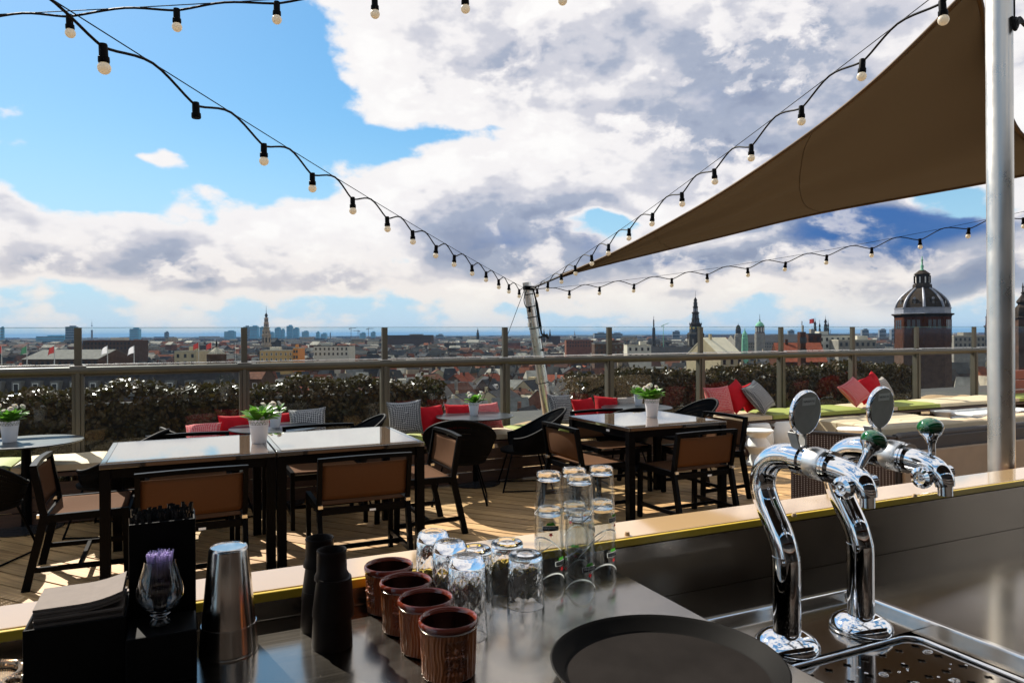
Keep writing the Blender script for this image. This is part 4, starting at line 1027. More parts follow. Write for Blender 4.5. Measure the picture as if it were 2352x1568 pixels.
def make_chair():
    t = thing('sling_chair', 'x', 'chair', (0, 0, 0), 0, 'brown sling chairs at the square tables')
    W2 = 0.292; zs = 0.445; zt_ = 0.765
    for s_ in (-1, 1):
        m_ = MB(); m_.beam((s_*W2, -0.045, 0), (s_*W2, 0.055, zs), 0.030, 0.045, up=(0, 1, 0)); m_.build('rear_leg', BLACKM, t)
        m_ = MB(); m_.beam((s_*W2, 0.055, zs-0.01), (s_*W2, -0.0, zt_-0.02), 0.028, 0.040, up=(0, 1, 0)); m_.build('back_post', BLACKM, t)
        m_ = MB(); m_.beam((s_*W2, 0.505, 0), (s_*W2, 0.495, zs-0.005), 0.030, 0.040, up=(0, 1, 0)); m_.build('front_leg', BLACKM, t)
        m_ = MB(); m_.beam((s_*W2, 0.03, zs-0.012), (s_*W2, 0.515, zs-0.008), 0.032, 0.045); m_.build('seat_rail', BLACKM, t)
        m_ = MB(); m_.beam((s_*W2, -0.02, 0.125), (s_*W2, 0.50, 0.118), 0.022, 0.030); m_.build('stretcher', BLACKM, t)
        m_ = MB(); m_.box((s_*(W2-0.004), 0.03, zs+0.005), (0.030, 0.03, 0.02)); m_.build('foot_cap', ALU, t)
    m_ = MB(); m_.beam((-W2, 0.24, 0.119), (W2, 0.24, 0.119), 0.022, 0.028); m_.build('cross_stretcher', BLACKM, t)
    for yy in (0.505, 0.055): MB().beam((-W2+0.015, yy, zs-0.035), (W2-0.015, yy, zs-0.035), 0.03, 0.04).build('cross_rail', BLACKM, t)
    m_ = MB(); pts = []
    for i in range(13):
        u = i/12; pts.append(Vector((-W2-0.014+(2*W2+0.028)*u, -0.012*sin(pi*u), zt_-0.013+0.006*sin(pi*u))))
    for i in range(12): m_.beam(pts[i], pts[i+1]+(pts[i+1]-pts[i])*0.02, 0.036, 0.026)
    m_.build('top_rail', BLACKM, t)
    def back(u, v):
        x = (-W2+0.012)+(2*W2-0.024)*u; z = 0.490+(zt_-0.045-0.490)*v; y = 0.05-0.052*(z-zs)/(zt_-zs) - 0.030*sin(pi*u)*(0.5+0.5*sin(pi*v))
        return Vector((x, y, z))
    bk = MB().grid(back, 16, 8).build('back_sling', SLING, t, smooth=80)
    so_ = bk.modifiers.new('thickness', 'SOLIDIFY'); so_.thickness = 0.003
    def seat(u, v):
        return Vector(((-W2+0.012)+(2*W2-0.024)*u, 0.075+0.425*v, zs+0.008-0.022*sin(pi*u)*sin(pi*v)))
    st = MB().grid(seat, 14, 10).build('seat_sling', SLING, t, smooth=80)
    so_ = st.modifiers.new('thickness', 'SOLIDIFY'); so_.thickness = 0.003
    m_ = MB(); m_.beam((-W2+0.02, 0.047, 0.492), (W2-0.02, 0.047, 0.492), 0.012, 0.014); m_.build('back_lower_rail', BLACKM, t)
    MB().box((0.05, 0.027, 0.402), (0.04, 0.002, 0.014)).build('tag', PAPER, t)
    return t
ch0 = make_chair()
spots = [((0.066, 4.630), 0.03, 'brown sling chair backing the bar, at the double table end away from the mast'),
         ((1.096, 4.655), -0.01, 'brown sling chair backing the bar, at the double table end toward the mast'),
         ((3.830, 4.575), 0.02, 'brown sling chair with its back to the bar, at the lone square table'),
         ((-0.815, 5.500), R(-90), 'brown sling chair at the short end of the double table, away from the mast'),
         ((1.965, 5.530), R(90), 'brown sling chair at the short end of the double table, toward the mast'),
         ((2.965, 5.450), R(-90), 'brown sling chair at the lone square table, on the side toward the double table'),
         ((4.790, 5.470), R(90), 'brown sling chair at the lone square table, on the side toward the wicker sofa'),
         ((0.058, 6.340), R(180), 'brown sling chair facing the bar across the double table, end away from the mast'),
         ((1.100, 6.430), R(180), 'brown sling chair facing the bar across the double table, end toward the mast'),
         ((3.90, 6.360), R(180), 'brown sling chair facing the bar across the lone square table')]
for i, (xy, rz, lab) in enumerate(spots):
    if i == 0: ch0.location = (*xy, 0); ch0.rotation_euler = (0, 0, rz); ch0['label'] = lab
    else: copy_tree(ch0, (*xy, 0), rz, lab)

# ------------------------------------------------------------------ round tables, woven armchairs
rt_spots = []
def round_table(px, py, lab):
    p = onz(px, py, 0.705); t = thing('round_table', lab, 'table', (p.x, p.y, 0), 0, 'round tables'); rt_spots.append(p)
    MB().lathe([(0.0, 0.691), (0.39, 0.691), (0.402, 0.695), (0.405, 0.701), (0.402, 0.705), (0.0, 0.705)], 64).build('table_top', ROUNDT, t, smooth=30)
    MB().lathe([(0.036, 0.02), (0.036, 0.687), (0.10, 0.6905)], 20).build('column', BLACKM, t, smooth=40)
    MB().lathe([(0.26, 0.002), (0.262, 0.010), (0.25, 0.016), (0.05, 0.022), (0.036, 0.03)], 48).build('base', pm('base_metal', (0.05, 0.05, 0.052), 0.25, 0.6) if not rt_spots[1:] else bpy.data.materials['base_metal'], t, smooth=30)
round_table(60, 1013, 'dark round table with a flower pot, the one farthest from the mast')
round_table(632, 980, 'dark round table with a flower pot behind the double table')
round_table(1090, 954, 'dark round table with a flower pot next to the mast')
round_table(1462, 934, 'dark round table with a flower pot behind the lone square table')

def make_woven():
    t = thing('woven_armchair', 'x', 'armchair', (0, 0, 0), 0, 'black woven armchairs')
    # horseshoe plan, open toward +y
    def plan(a, r): return Vector((r*sin(a), -r*cos(a)*0.95, 0))
    A = R(128); n = 48; top = []; bot = []
    for i in range(n+1):
        a = -A + 2*A*i/n; k = 0.5+0.5*cos(a*pi/A)
        zt2 = 0.52 + 0.27*k**1.1
        top.append(plan(a, 0.30+0.11*k) + Vector((0, 0, zt2))); bot.append(plan(a, 0.235) + Vector((0, 0.02, 0.375)))
    MB().tube(top, 0.013, 8).build('top_rim', ROPE, t, smooth=60)
    MB().tube(bot, 0.012, 8).build('lower_rim', ROPE, t, smooth=60)
    w_ = MB(); nn = 120
    for i in range(nn+1):
        for sh_ in (-2.2, 2.2):
            f0 = i/nn*n; f1 = min(max(f0+sh_, 0), n)
            def at(l, f): k = min(int(f), n-1); return l[k].lerp(l[k+1], f-k)
            a = at(top, f0); b = at(bot, f1); m1 = a.lerp(b, 0.5) + Vector((a.x, a.y, 0)).normalized()*0.012
            w_.tube([a, m1, b], 0.0056, 4, cap=False)
    for f in (0.2, 0.4, 0.6, 0.8):
        w_.tube([top[i].lerp(bot[i], f) + Vector((top[i].x, top[i].y, 0)).normalized()*0.009 for i in range(n+1)], 0.0036, 4, cap=False)
    w_.build('weave', ROPE, t, kind='stuff')
    MB().lathe([(0.0, 0.355), (0.20, 0.355), (0.245, 0.368), (0.25, 0.39), (0.225, 0.405), (0.0, 0.412)], 36, (0, 0.03, 0)).build('seat_pad', BLACKR, t, smooth=50)
    for (sx, sy) in ((-1, -1), (1, -1), (-1, 1), (1, 1)):
        MB().tube([(sx*0.15, 0.03+sy*0.15, 0.36), (sx*0.25, 0.03+sy*0.25, 0.0)], 0.0085, 8).build('leg', BLACKM, t, smooth=60)
    MB().tube([(-0.25, 0.28, 0.012), (-0.25, -0.22, 0.012)], 0.007, 6).build('runner', BLACKM, t); MB().tube([(0.25, 0.28, 0.012), (0.25, -0.22, 0.012)], 0.007, 6).build('runner', BLACKM, t)
    return t
wv = make_woven()
wspots = [((2.36, 6.28), R(-22), 'black woven armchair backing the double table, at the round table next to the mast'),
          ((3.20, 6.56), R(72), 'black woven armchair between the round table next to the mast and the lone square table'),
          ((5.20, 6.62), R(80), 'black woven armchair behind the lone square table, on the sofa side of its round table'),
          ((4.25, 6.42), R(-10), 'black woven armchair backing the lone square table, at the round table behind it'),
          ((-0.47, 6.55), R(70), 'black woven armchair between the farthest round table and the double table'),
          ((-1.28, 6.05), R(-25), 'black woven armchair with its back to the bar at the farthest round table'),
          ((1.37, 6.72), R(85), 'black woven armchair at the round table behind the double table, toward the mast'),
          ((0.24, 6.66), R(-75), 'black woven armchair at the round table behind the double table, away from the mast')]
for i, (xy, rz, lab) in enumerate(wspots):
    if i == 0: wv.location = (*xy, 0); wv.rotation_euler = (0, 0, rz); wv['label'] = lab
    else: copy_tree(wv, (*xy, 0), rz, lab)

# ------------------------------------------------------------------ bench along the glass, with cushions
bn = thing('bench', 'long low dark wooden bench along the foot of the glass screen', 'bench', (0, 0, 0))
for k in range(3): MB().box((5.2, 6.945, 0.07+0.115*k), (19.6, 0.03, 0.105)).build('front_board', WOODD, bn)
MB().box((5.2, 7.26, 0.413), (19.6, 0.64, 0.03)).build('seat_board', WOODD, bn)
for k in range(14):
    MB().box((-4.2+1.5*k, 7.26, 0.2), (0.08, 0.58, 0.39)).build('support', WOODD, bn)
def soft_box(L_, D_, H_, seed=0):
    rr_ = random.Random(seed); ph = rr_.uniform(0, 6)
    nu, nv = 14, 8
    def face(zs):
        def fn(u, v):
            a = 2*u-1; b = 2*v-1
            ex = (1-abs(a)**8); ey = (1-abs(b)**8)
            z = H_/2 + 0.006*ex*ey + 0.003*sin(a*5+ph)*sin(b*4+ph)*ex*ey
            e = 0.0 if ex*ey > 0 else 0.012
            return Vector((a*(L_/2-0.004*(1-ex)), b*(D_/2-0.004*(1-ey)), zs*(z-0.012*(1-ex*ey)**3)))
        return fn
    m_ = MB(); m_.grid(face(1), nu, nv); m_.grid(face(-1), nu, nv)
    w_ = nu+1; off2 = w_*(nv+1); ring = [i for i in range(w_)] + [w_*j+nu for j in range(1, nv+1)] + [w_*nv+i for i in range(nu-1, -1, -1)] + [w_*j for j in range(nv-1, 0, -1)]
    for i in range(len(ring)):
        a, b = ring[i], ring[(i+1) % len(ring)]; m_.f.append((b, a, a+off2, b+off2))
    nf = nu*nv
    m_.f = m_.f[:nf] + [tuple(reversed(f)) for f in m_.f[nf:2*nf]] + [tuple(reversed(f)) for f in m_.f[2*nf:]]
    return m_
xs = [-3.34, -2.64, -1.95, -1.25, -0.57, 0.11, 0.8, 1.48, 2.15, 2.55, 3.36, 3.94, 4.59, 5.24, 5.89, 6.88, 7.65, 8.62, 9.23, 10.15, 11.22, 12.05, 13.17]
cols = 'cclcclcclclcllclclclcl'
for i in range(len(xs)-1):
    L_ = xs[i+1]-xs[i]-0.008; c_ = cols[i % len(cols)]
    if i in (15, 16, 18): c_ = 'l'
    if i in (14, 17, 19): c_ = 'c'
    m_ = soft_box(L_, 0.62, 0.072, i)
    o = m_.build('bench_cushion', LIMEC if c_ == 'l' else CREAMC, None, smooth=50, loc=((xs[i]+xs[i+1])/2, 7.255, 0.466))
    wh = ['at the bench end farthest from the mast', 'next to the end cushion, away from the mast', 'before the farthest round table', 'behind the farthest round table', 'between the farthest round table and the double table', 'behind the double table, under a pink pillow', 'behind the flower pots of the double table', 'beyond the round table of the double table', 'under the grey pillow near the mast', 'under the red pillows near the mast', 'right behind the round table next to the mast', 'at the foot of the mast', 'behind the lone square table, closer to the mast', 'behind the lone square table, farther from the mast', 'under the pillow group near the white stools', 'behind the white stools, beside the pillow group', 'between the white stools and the beer tap badge', 'under the large pink pillow', 'beside the pillows behind the beer taps', 'between the beer taps and the slatted bench', 'next to the slatted bench', 'before the slatted bench, last on the bench'][i]
    tag(o, ('lime green' if c_ == 'l' else 'cream') + ' bench cushion ' + wh, 'cushion', ('lime' if c_ == 'l' else 'cream') + ' bench cushions')

# throw pillows
def pillow(size, th=0.13, n=18):
    def fn(sg):
        def g(u, v):
            a = 2*u-1; b = 2*v-1
            pin = 1-0.10*(1-abs(a)**2)*abs(b)**6; pin2 = 1-0.10*(1-abs(b)**2)*abs(a)**6
            h = ((1-abs(a)**3.0)*(1-abs(b)**3.0))**0.55
            wr = 0.006*sin(9*a+3*b)*sin(7*b)*(1-abs(a))*(1-abs(b))
            return Vector((a*size/2*pin2, b*size/2*pin, sg*(h*th/2+wr)))
        return g
    m_ = MB(); m_.grid(fn(1), n, n); k = len(m_.f); m_.grid(fn(-1), n, n); m_.f = m_.f[:k] + [tuple(reversed(f)) for f in m_.f[k:]]
    return m_
pil = {'red': pillow(0.31).mesh('pillow', REDF, 80), 'pink': pillow(0.31).mesh('pillow', PINKF, 80), 'grey': pillow(0.36).mesh('pillow', GREYF, 80), 'beige': pillow(0.31).mesh('pillow', BEIGEF2, 80)}
words_ = {'red': 'plain red throw pillow', 'pink': 'pink and red checked throw pillow', 'grey': 'dark grey patterned throw pillow', 'beige': 'beige grey patterned throw pillow'}
# colour, pixel, y, tilt back, turn about up, roll in its plane, where
PL = [('grey', (930, 957), 7.159, 10, -14, 4, 'leaning on a post between the double table and the mast'),
      ('red', (991, 966), 7.233, 22, 8, 2, 'next to the grey pillow near the round table by the mast'),
      ('red', (1054, 950), 7.279, 25, -4, -3, 'behind the pot on the round table by the mast'),
      ('pink', (1121, 957), 7.279, 25, 4, 2, 'beyond the round table by the mast'),
      ('grey', (1286, 945), 7.159, 14, 16, -4, 'at the foot of the mast'),
      ('red', (1343, 938), 7.270, 25, 6, 2, 'behind the lone square table, closer to the mast'),
      ('red', (1393, 932), 7.288, 28, -6, -8, 'behind the lone square table, farther from the mast'),
      ('beige', (1440, 928), 7.307, 28, 2, 0, 'behind the pots of the lone square table'),
      ('pink', (1650, 925), 7.196, 18, -8, 3, 'leaning at a post near the white stools'),
      ('red', (1690, 917), 7.233, 22, 10, 20, 'near the white stools, tipped on its corner'),
      ('red', (1720, 916), 7.325, 26, 8, 8, 'near the white stools, tucked behind the grey one'),
      ('grey', (1742, 918), 7.140, 38, 16, 16, 'in the group near the white stools'),
      ('pink', (1962, 897), 7.159, 34, -12, 27, 'tipped on its corner behind the beer taps'),
      ('red', (1990, 900), 7.288, 24, -12, 16, 'behind the large pink pillow at the beer taps'),
      ('red', (2008, 890), 7.372, 16, 26, 24, 'standing on its corner between a pink and a beige pillow'),
      ('beige', (2028, 890), 7.372, 26, 14, 8, 'at the end of the group behind the beer taps'),
      ('pink', (466, 988), 7.140, 45, -10, 4, 'behind the double table, half lying'),
      ('red', (541, 975), 7.288, 20, 2, 0, 'behind the pots of the double table'),
      ('red', (640, 975), 7.344, 22, -4, 0, 'behind the round table of the double table, almost hidden'),
      ('grey', (707, 965), 7.214, 30, -12, 4, 'beyond the round table behind the double table')]
for (c_, px, y, tilt, turn, roll, where) in PL:
    p = ony(px[0], px[1], y); o = inst(pil[c_], 'throw_pillow', None, tuple(p))
    M = Matrix.Rotation(R(turn), 3, 'Z') @ Matrix.Rotation(R(90-tilt), 3, 'X') @ Matrix.Rotation(R(roll), 3, 'Z')
    sc_ = 1.2 if px[0] > 1600 else 1.0; o.scale = (sc_, sc_, sc_)
    o.rotation_euler = M.to_euler()
    lo = min((M@v.co).z for v in pil[c_].vertices)*sc_; o.location.z = 0.506-lo
    tag(o, words_[c_] + ' ' + where, 'pillow', 'pillows on the bench')

# ------------------------------------------------------------------ flower pots
def make_pot(H, rt, seed, nleaf, nfl, spread):
    rr_ = random.Random(seed)
    rb = rt*0.72
    pot = MB(); pot.lathe([(rb*0.95, 0.0), (rb, 0.003), (rb+(rt-rb)*0.70, H*0.70), (rb+(rt-rb)*0.72, H*0.715), (rb+(rt-rb)*0.71, H*0.73)], 40)
    # lace collar: a grid with openings and a scalloped rim
    nu, nv = 72, 7
    def fn(u, v):
        r = rb+(rt-rb)*(0.71+0.29*v)+0.0015; z = H*(0.73+0.27*v) + (0.006*abs(sin(u*2*pi*9)) if v == 1 else 0)
        return Vector((r*cos(2*pi*u), r*sin(2*pi*u), z))
    lc = MB().grid(fn, nu, nv, closeu=True)
    lc.f = [f for k, f in enumerate(lc.f) if not ((k//nu in (2, 4) and (k % nu) % 2 == (k//nu//2) % 2) or (k//nu in (3,) and (k % nu) % 4 == 1) or (k//nu == 5 and (k % nu) % 4 == 3))]
    soil = MB().lathe([(rt*0.9, H*0.78), (0.0, H*0.80)], 24); soil.f = [f for f in soil.f if len(f) == 4]
    lv = []
    fo = MB()
    for k in range(nleaf):
        a = rr_.uniform(0, 2*pi); el_ = R(rr_.uniform(42, 88)); l = rr_.uniform(0.6, 1.0)*spread; w2 = l*rr_.uniform(0.16, 0.24)
        d = Vector((cos(a), sin(a), 0)); sd_ = Vector((-d.y, d.x, 0)); p0 = d*rr_.uniform(0, rt*0.5) + Vector((0, 0, H*0.82))
        cl = []; q = p0.copy(); e = el_
        for s_ in range(7):
            cl.append((q.copy(), e)); q = q + (d*cos(e)+Vector((0, 0, 1))*sin(e))*l/6; e -= R(rr_.uniform(4, 13))
        ws = [0.15, 0.35, 0.62, 0.90, 1.0, 0.72, 0.04]; vs = []
        for (c_, e_), w_ in zip(cl, ws):
            n_ = d*(-sin(e_))+Vector((0, 0, cos(e_))); vs += [c_-sd_*w2*w_+n_*w2*w_*0.35, c_, c_+sd_*w2*w_+n_*w2*w_*0.35]
        fs = []
        for s_ in range(6):
            for j in (0, 1): b_ = s_*3+j; fs.append((b_, b_+1, b_+4, b_+3))
        fo.add(vs, fs)
    fl = []
    for k in range(nfl):
        a = 2*pi*k/nfl + rr_.uniform(-.4, .4); rad = rr_.uniform(0.35, 0.85)*spread*0.75; z = H + rr_.uniform(0.1, 0.75)*spread; r = 0.025*rr_.uniform(0.85, 1.1)*(H/0.165)**0.3
        c_ = Vector((cos(a)*rad, sin(a)*rad, z)); ax = (Vector((cos(a), sin(a), 0.6))+Vector((-0.3, -0.6, 0))).normalized(); M = ax.to_track_quat('Z', 'Y').to_matrix()
        pt = MB()
        for ring, (np_, rr2, tz) in enumerate(((13, 1.0, 0.0), (11, 0.85, 0.35), (8, 0.62, 0.65), (5, 0.38, 0.85))):
            for j in range(np_):
                b = 2*pi*j/np_ + ring*0.3; dd = Vector((cos(b), sin(b), 0)); ss = Vector((-sin(b), cos(b), 0))*r*rr2*pi/np_*1.25
                i_ = Vector((0, 0, r*(tz*0.4-0.2))); o_ = dd*r*rr2 + Vector((0, 0, r*tz*0.75)); m_ = (i_+o_)/2 + dd*r*rr2*0.3 - Vector((0, 0, r*0.1))
                pt.add([c_+M@(i_), c_+M@(m_-ss), c_+M@(o_), c_+M@(m_+ss)], [(0, 1, 2, 3)])
        st_ = MB().tube([Vector((c_.x*0.3, c_.y*0.3, H*0.8)), c_-ax*r*0.3], 0.0022, 5)
        ce = MB().lathe([(r*0.26, 0), (r*0.22, r*0.16), (0, r*0.2)], 8, c_+M@Vector((0, 0, r*0.45)), M=M)
        fl.append((pt.mesh('blossom', PETAL), st_.mesh('stem', LEAFG), ce.mesh('heart', PETALC)))
    return dict(pot=pot.mesh('pot', POTM, 40), lace_collar=lc.mesh('lace_collar', POTM, 60), soil=soil.mesh('soil', SOIL), foliage=fo.mesh('foliage', LEAFG, 60), fl=fl)
def place_pot(d, p, z, rz, lab):
    t = thing('flower_pot', lab, 'flower pot', (p.x, p.y, z), rz, 'white flower pots')
    pt = inst(d['pot'], 'pot', t); inst(d['lace_collar'], 'lace_collar', pt); inst(d['soil'], 'soil', t)
    o = inst(d['foliage'], 'foliage', t); o['kind'] = 'stuff'
    for (a, b, c) in d['fl']: f = inst(a, 'blossom', t); inst(b, 'stem', f); inst(c, 'heart', f)
big1 = make_pot(0.165, 0.070, 1, 60, 7, 0.165); big2 = make_pot(0.165, 0.068, 2, 56, 7, 0.17)
sm1 = make_pot(0.130, 0.056, 3, 40, 5, 0.14); sm2 = make_pot(0.130, 0.056, 4, 34, 5, 0.15)
place_pot(big1, onz(595, 1016, 0.78), 0.7795, 0.3, 'white lace rimmed pot of white flowers at the joint of the double table')
place_pot(big2, onz(1497, 957, 0.78), 0.7795, 2.1, 'white lace rimmed pot of white flowers on the lone square table')
place_pot(sm1, onz(632, 981, 0.705), 0.705, 1.1, 'small white flower pot on the round table behind the double table')
place_pot(sm2, onz(1088, 953, 0.705), 0.705, 0.2, 'small white flower pot on the round table next to the mast')
place_pot(sm1, onz(1466, 931, 0.705), 0.705, 3.0, 'small white flower pot on the round table behind the lone square table')
place_pot(big2, onz(22, 1014, 0.705), 0.705, 4.0, 'white flower pot on the round table farthest from the mast')

# ------------------------------------------------------------------ lounge corner
def soft(name, L_, D_, H_, mat, parent, loc, rz=0, seed=0): return soft_box(L_, D_, H_, seed).build(name, mat, parent, smooth=50, loc=loc, rz=rz)
sf = thing('wicker_sofa', 'large wicker sofa with dotted brown weave and tan upholstered back turned to the bar', 'sofa', (5.155, 3.905, 0))
av = Vector((-0.418, 0.672, 0)); an = av.normalized(); arz = atan2(an.y, an.x); H_s = 0.715
MB().box((0, 0, 0), (0.79, 0.06, H_s-0.02)).build('arm_panel', WICK, sf, bevel=0.01, loc=(av.x/2, av.y/2, H_s/2), rz=arz)
MB().box((0, 0, 0), (0.80, 0.085, 0.016)).build('arm_cap', WICKD, sf, bevel=0.004, loc=(av.x/2, av.y/2, H_s), rz=arz)
MB().box((1.50, 0.05, H_s/2), (2.94, 0.09, H_s-0.03)).build('back_panel', WICKD, sf, bevel=0.012)
MB().box((1.50, -0.012, H_s/2-0.04), (2.86, 0.03, H_s-0.16)).build('back_upholstery', TANC, sf, bevel=0.012)
MB().tube([(0.0, 0.01, H_s-0.01), (0.1, 0.045, H_s-0.006), (2.97, 0.05, H_s-0.006)], 0.030, 10).build('back_cap', WICKD, sf, smooth=60)
MB().box((1.45, 0.50, 0.15), (2.9, 0.78, 0.28)).build('base', WICKD, sf)
for k in range(2): soft('seat_cushion', 1.42, 0.78, 0.15, CREAMC, sf, (0.73+1.44*k, 0.52, 0.368), 0, k)
for k in range(2): soft('back_cushion', 1.40, 0.17, 0.34, CREAMC, sf, (0.73+1.44*k, 0.20, 0.60), 0, k+4)
db = thing('daybed', 'low square daybed topped with four cream mattresses beside the bench', 'daybed', (8.40, 6.55, 0))
MB().box((0, 0, 0.13), (1.66, 1.2, 0.26)).build('base', WICKD, db)
for i in range(2):
    for j in range(2): soft('mattress', 0.84, 0.61, 0.15, CREAMC, db, (-0.425+0.85*i, -0.31+0.62*j, 0.336), 0, 9+i*2+j)
# white stools, hourglass shaped
def stool(name, x, y, prof_, lab, grp, cat='stool'):
    o = MB().lathe(prof_, 40).build(name, WHITEP, None, smooth=22, loc=(x, y, 0)); tag(o, lab, cat, grp)
HG = [(0.0, 0.0), (0.150, 0.0), (0.155, 0.012), (0.085, 0.115), (0.082, 0.125), (0.150, 0.215), (0.152, 0.225), (0.150, 0.235), (0.095, 0.315), (0.094, 0.325), (0.165, 0.388), (0.178, 0.392), (0.180, 0.402), (0.176, 0.410), (0.0, 0.410)]
BAR = [(0.0, 0.0), (0.14, 0.0), (0.16, 0.02), (0.20, 0.18), (0.19, 0.30), (0.15, 0.40), (0.14, 0.41), (0.0, 0.41)]
stool('zigzag_stool', 6.17, 6.47, HG, 'white zigzag hourglass stool in front of rounder white stools', 'white zigzag stools')
stool('rounded_stool', 6.62, 6.95, BAR, 'rounded white barrel stool right behind the zigzag stool', 'white barrel stools')
stool('rounded_stool', 7.05, 7.0, BAR, 'rounded white barrel stool between another barrel stool and the daybed', 'white barrel stools')
stool('zigzag_stool', 7.25, 6.05, HG, 'white zigzag stool beside the daybed, seen over the wicker sofa arm', 'white zigzag stools')
stool('zigzag_stool', 10.05, 6.85, HG, 'white zigzag stool standing by the daybed end and the wire bowl', 'white zigzag stools')
stool('zigzag_stool', 10.35, 6.10, HG, 'white zigzag stool in front of the long white table', 'white zigzag stools')
stool('zigzag_stool', 11.2, 6.3, HG, 'white zigzag stool at the far end of the long white table', 'white zigzag stools')
wt = thing('white_table', 'long low white table beyond the wire bowl', 'table', (10.75, 6.65, 0))
MB().box((0, 0, 0.375), (1.5, 0.55, 0.05)).build('table_top', WHITEP, wt, bevel=0.02); MB().box((-0.55, 0, 0.175), (0.12, 0.45, 0.35)).build('leg', WHITEP, wt, bevel=0.02); MB().box((0.55, 0, 0.175), (0.12, 0.45, 0.35)).build('leg', WHITEP, wt, bevel=0.02)
wb = thing('wire_basket_table', 'small black wire basket table with a dark glass top', 'side table', (9.28, 5.92, 0))
MB().lathe([(0.0, 0.425), (0.245, 0.425), (0.25, 0.43), (0.245, 0.436), (0.0, 0.436)], 40).build('glass_top', ROUNDT, wb, smooth=30)
for (r, z) in ((0.245, 0.42), (0.10, 0.02)): MB().tube([(r*cos(2*pi*k/32), r*sin(2*pi*k/32), z) for k in range(32)], 0.009, 6, closed=True).build('hoop', BLACKM, wb)
for k in range(20):
    a = 2*pi*k/20; MB().tube([(0.245*cos(a), 0.245*sin(a), 0.42), (0.10*cos(a+.25), 0.10*sin(a+.25), 0.02)], 0.006, 5).build('wire', BLACKM, wb)
# slatted bench back
wbk = thing('slatted_bench', 'red brown slatted wooden bench end at the corner of the glass screen', 'bench', (12.35, 7.35, 0))
for k in range(5): MB().box((0.75, 0.08, 0.16+0.165*k), (1.7, 0.045, 0.145)).build('slat', WOODR, wbk, bevel=0.006)
for s_ in (0.0, 1.5): MB().box((s_, 0.125, 0.42), (0.07, 0.045, 0.84)).build('upright', WOODD, wbk)

# ------------------------------------------------------------------ hedges behind the glass
def hedge(x0, x1, label, seed, top=0.95, y0=8.35, y1=8.95, dens=1.0):
    t = thing('hedge', label, 'hedge', ((x0+x1)/2, (y0+y1)/2, 0.1), 0, 'clipped hedges'); rr_ = random.Random(seed)
    Lx = (x1-x0)/2; Ly = (y1-y0)/2; Hh = top-0.1
    m_ = MB(); n = int((x1-x0)*(3300*dens))
    def one(p, nrm, s_):
        t1 = nrm.orthogonal().normalized(); a = rr_.uniform(0, 2*pi); t2 = nrm.cross(t1); d = t1*cos(a)+t2*sin(a); e = nrm.cross(d)
        l = s_; w_ = s_*0.34
        vs = [p-d*l*0.5, p-d*l*0.12+e*w_-nrm*w_*0.25, p+d*l*0.2+e*w_*0.85-nrm*w_*0.2, p+d*l*0.5, p+d*l*0.2-e*w_*0.85-nrm*w_*0.2, p-d*l*0.12-e*w_-nrm*w_*0.25, p, p+d*l*0.22]
        m_.add(vs, [(0, 1, 6), (1, 2, 7, 6), (2, 3, 7), (0, 6, 5), (6, 7, 4, 5), (7, 3, 4)])
    for k in range(n):
        u = rr_.random(); x = rr_.uniform(-Lx, Lx)
        lump = 0.035*sin(x*3.1+seed)+0.03*sin(x*7.3)+0.02*sin(x*17)
        if u < 0.42:   # top
            p = Vector((x, rr_.uniform(-Ly, Ly), Hh+lump+rr_.gauss(-0.02, 0.028))); nr = Vector((rr_.gauss(0, .5), rr_.gauss(0, .5)-0.1, 1))
        elif u < 0.86:
            p = Vector((x, -Ly+rr_.gauss(0.03, 0.045), rr_.uniform(0, Hh+lump))); nr = Vector((rr_.gauss(0, .6), -1, rr_.gauss(0.35, .6)))
        elif u < 0.93:
            p = Vector((rr_.choice((-1, 1))*(Lx+rr_.gauss(0, .04)), rr_.uniform(-Ly, Ly), rr_.uniform(0, Hh))); nr = Vector((1 if p.x > 0 else -1, rr_.gauss(0, .6), rr_.gauss(.3, .6)))
        else:
            p = Vector((x, rr_.uniform(-Ly, Ly), Hh+lump+abs(rr_.gauss(0, 0.028)))); nr = Vector((rr_.gauss(0, 1), rr_.gauss(0, 1), rr_.uniform(-.2, 1)))
        one(p, nr.normalized(), rr_.uniform(0.040, 0.074))
    m_.build('foliage', HEDGEM, t, kind='stuff')
    MB().box((0, 0.05, Hh*0.44), (2*Lx-0.2, 2*Ly-0.22, Hh*0.80)).build('dark_core', STEMM, t)  # plain dark box standing in for the shaded inside of the hedge
    for k in range(int((x1-x0)/0.5)):
        MB().tube([(-Lx+0.25+0.5*k, -0.1, -0.05), (-Lx+0.28+0.5*k, -0.12, 0.3)], [0.018, 0.010], 6).build('stem', STEMM, t)
hedge(-4.3, 2.92, 'long clipped hedge with glossy bronze leaves behind the glass by the double table', 1, top=0.972)
hedge(4.96, 11.6, 'long clipped hedge with glossy bronze leaves behind the glass by the lounge corner', 2, top=0.955)
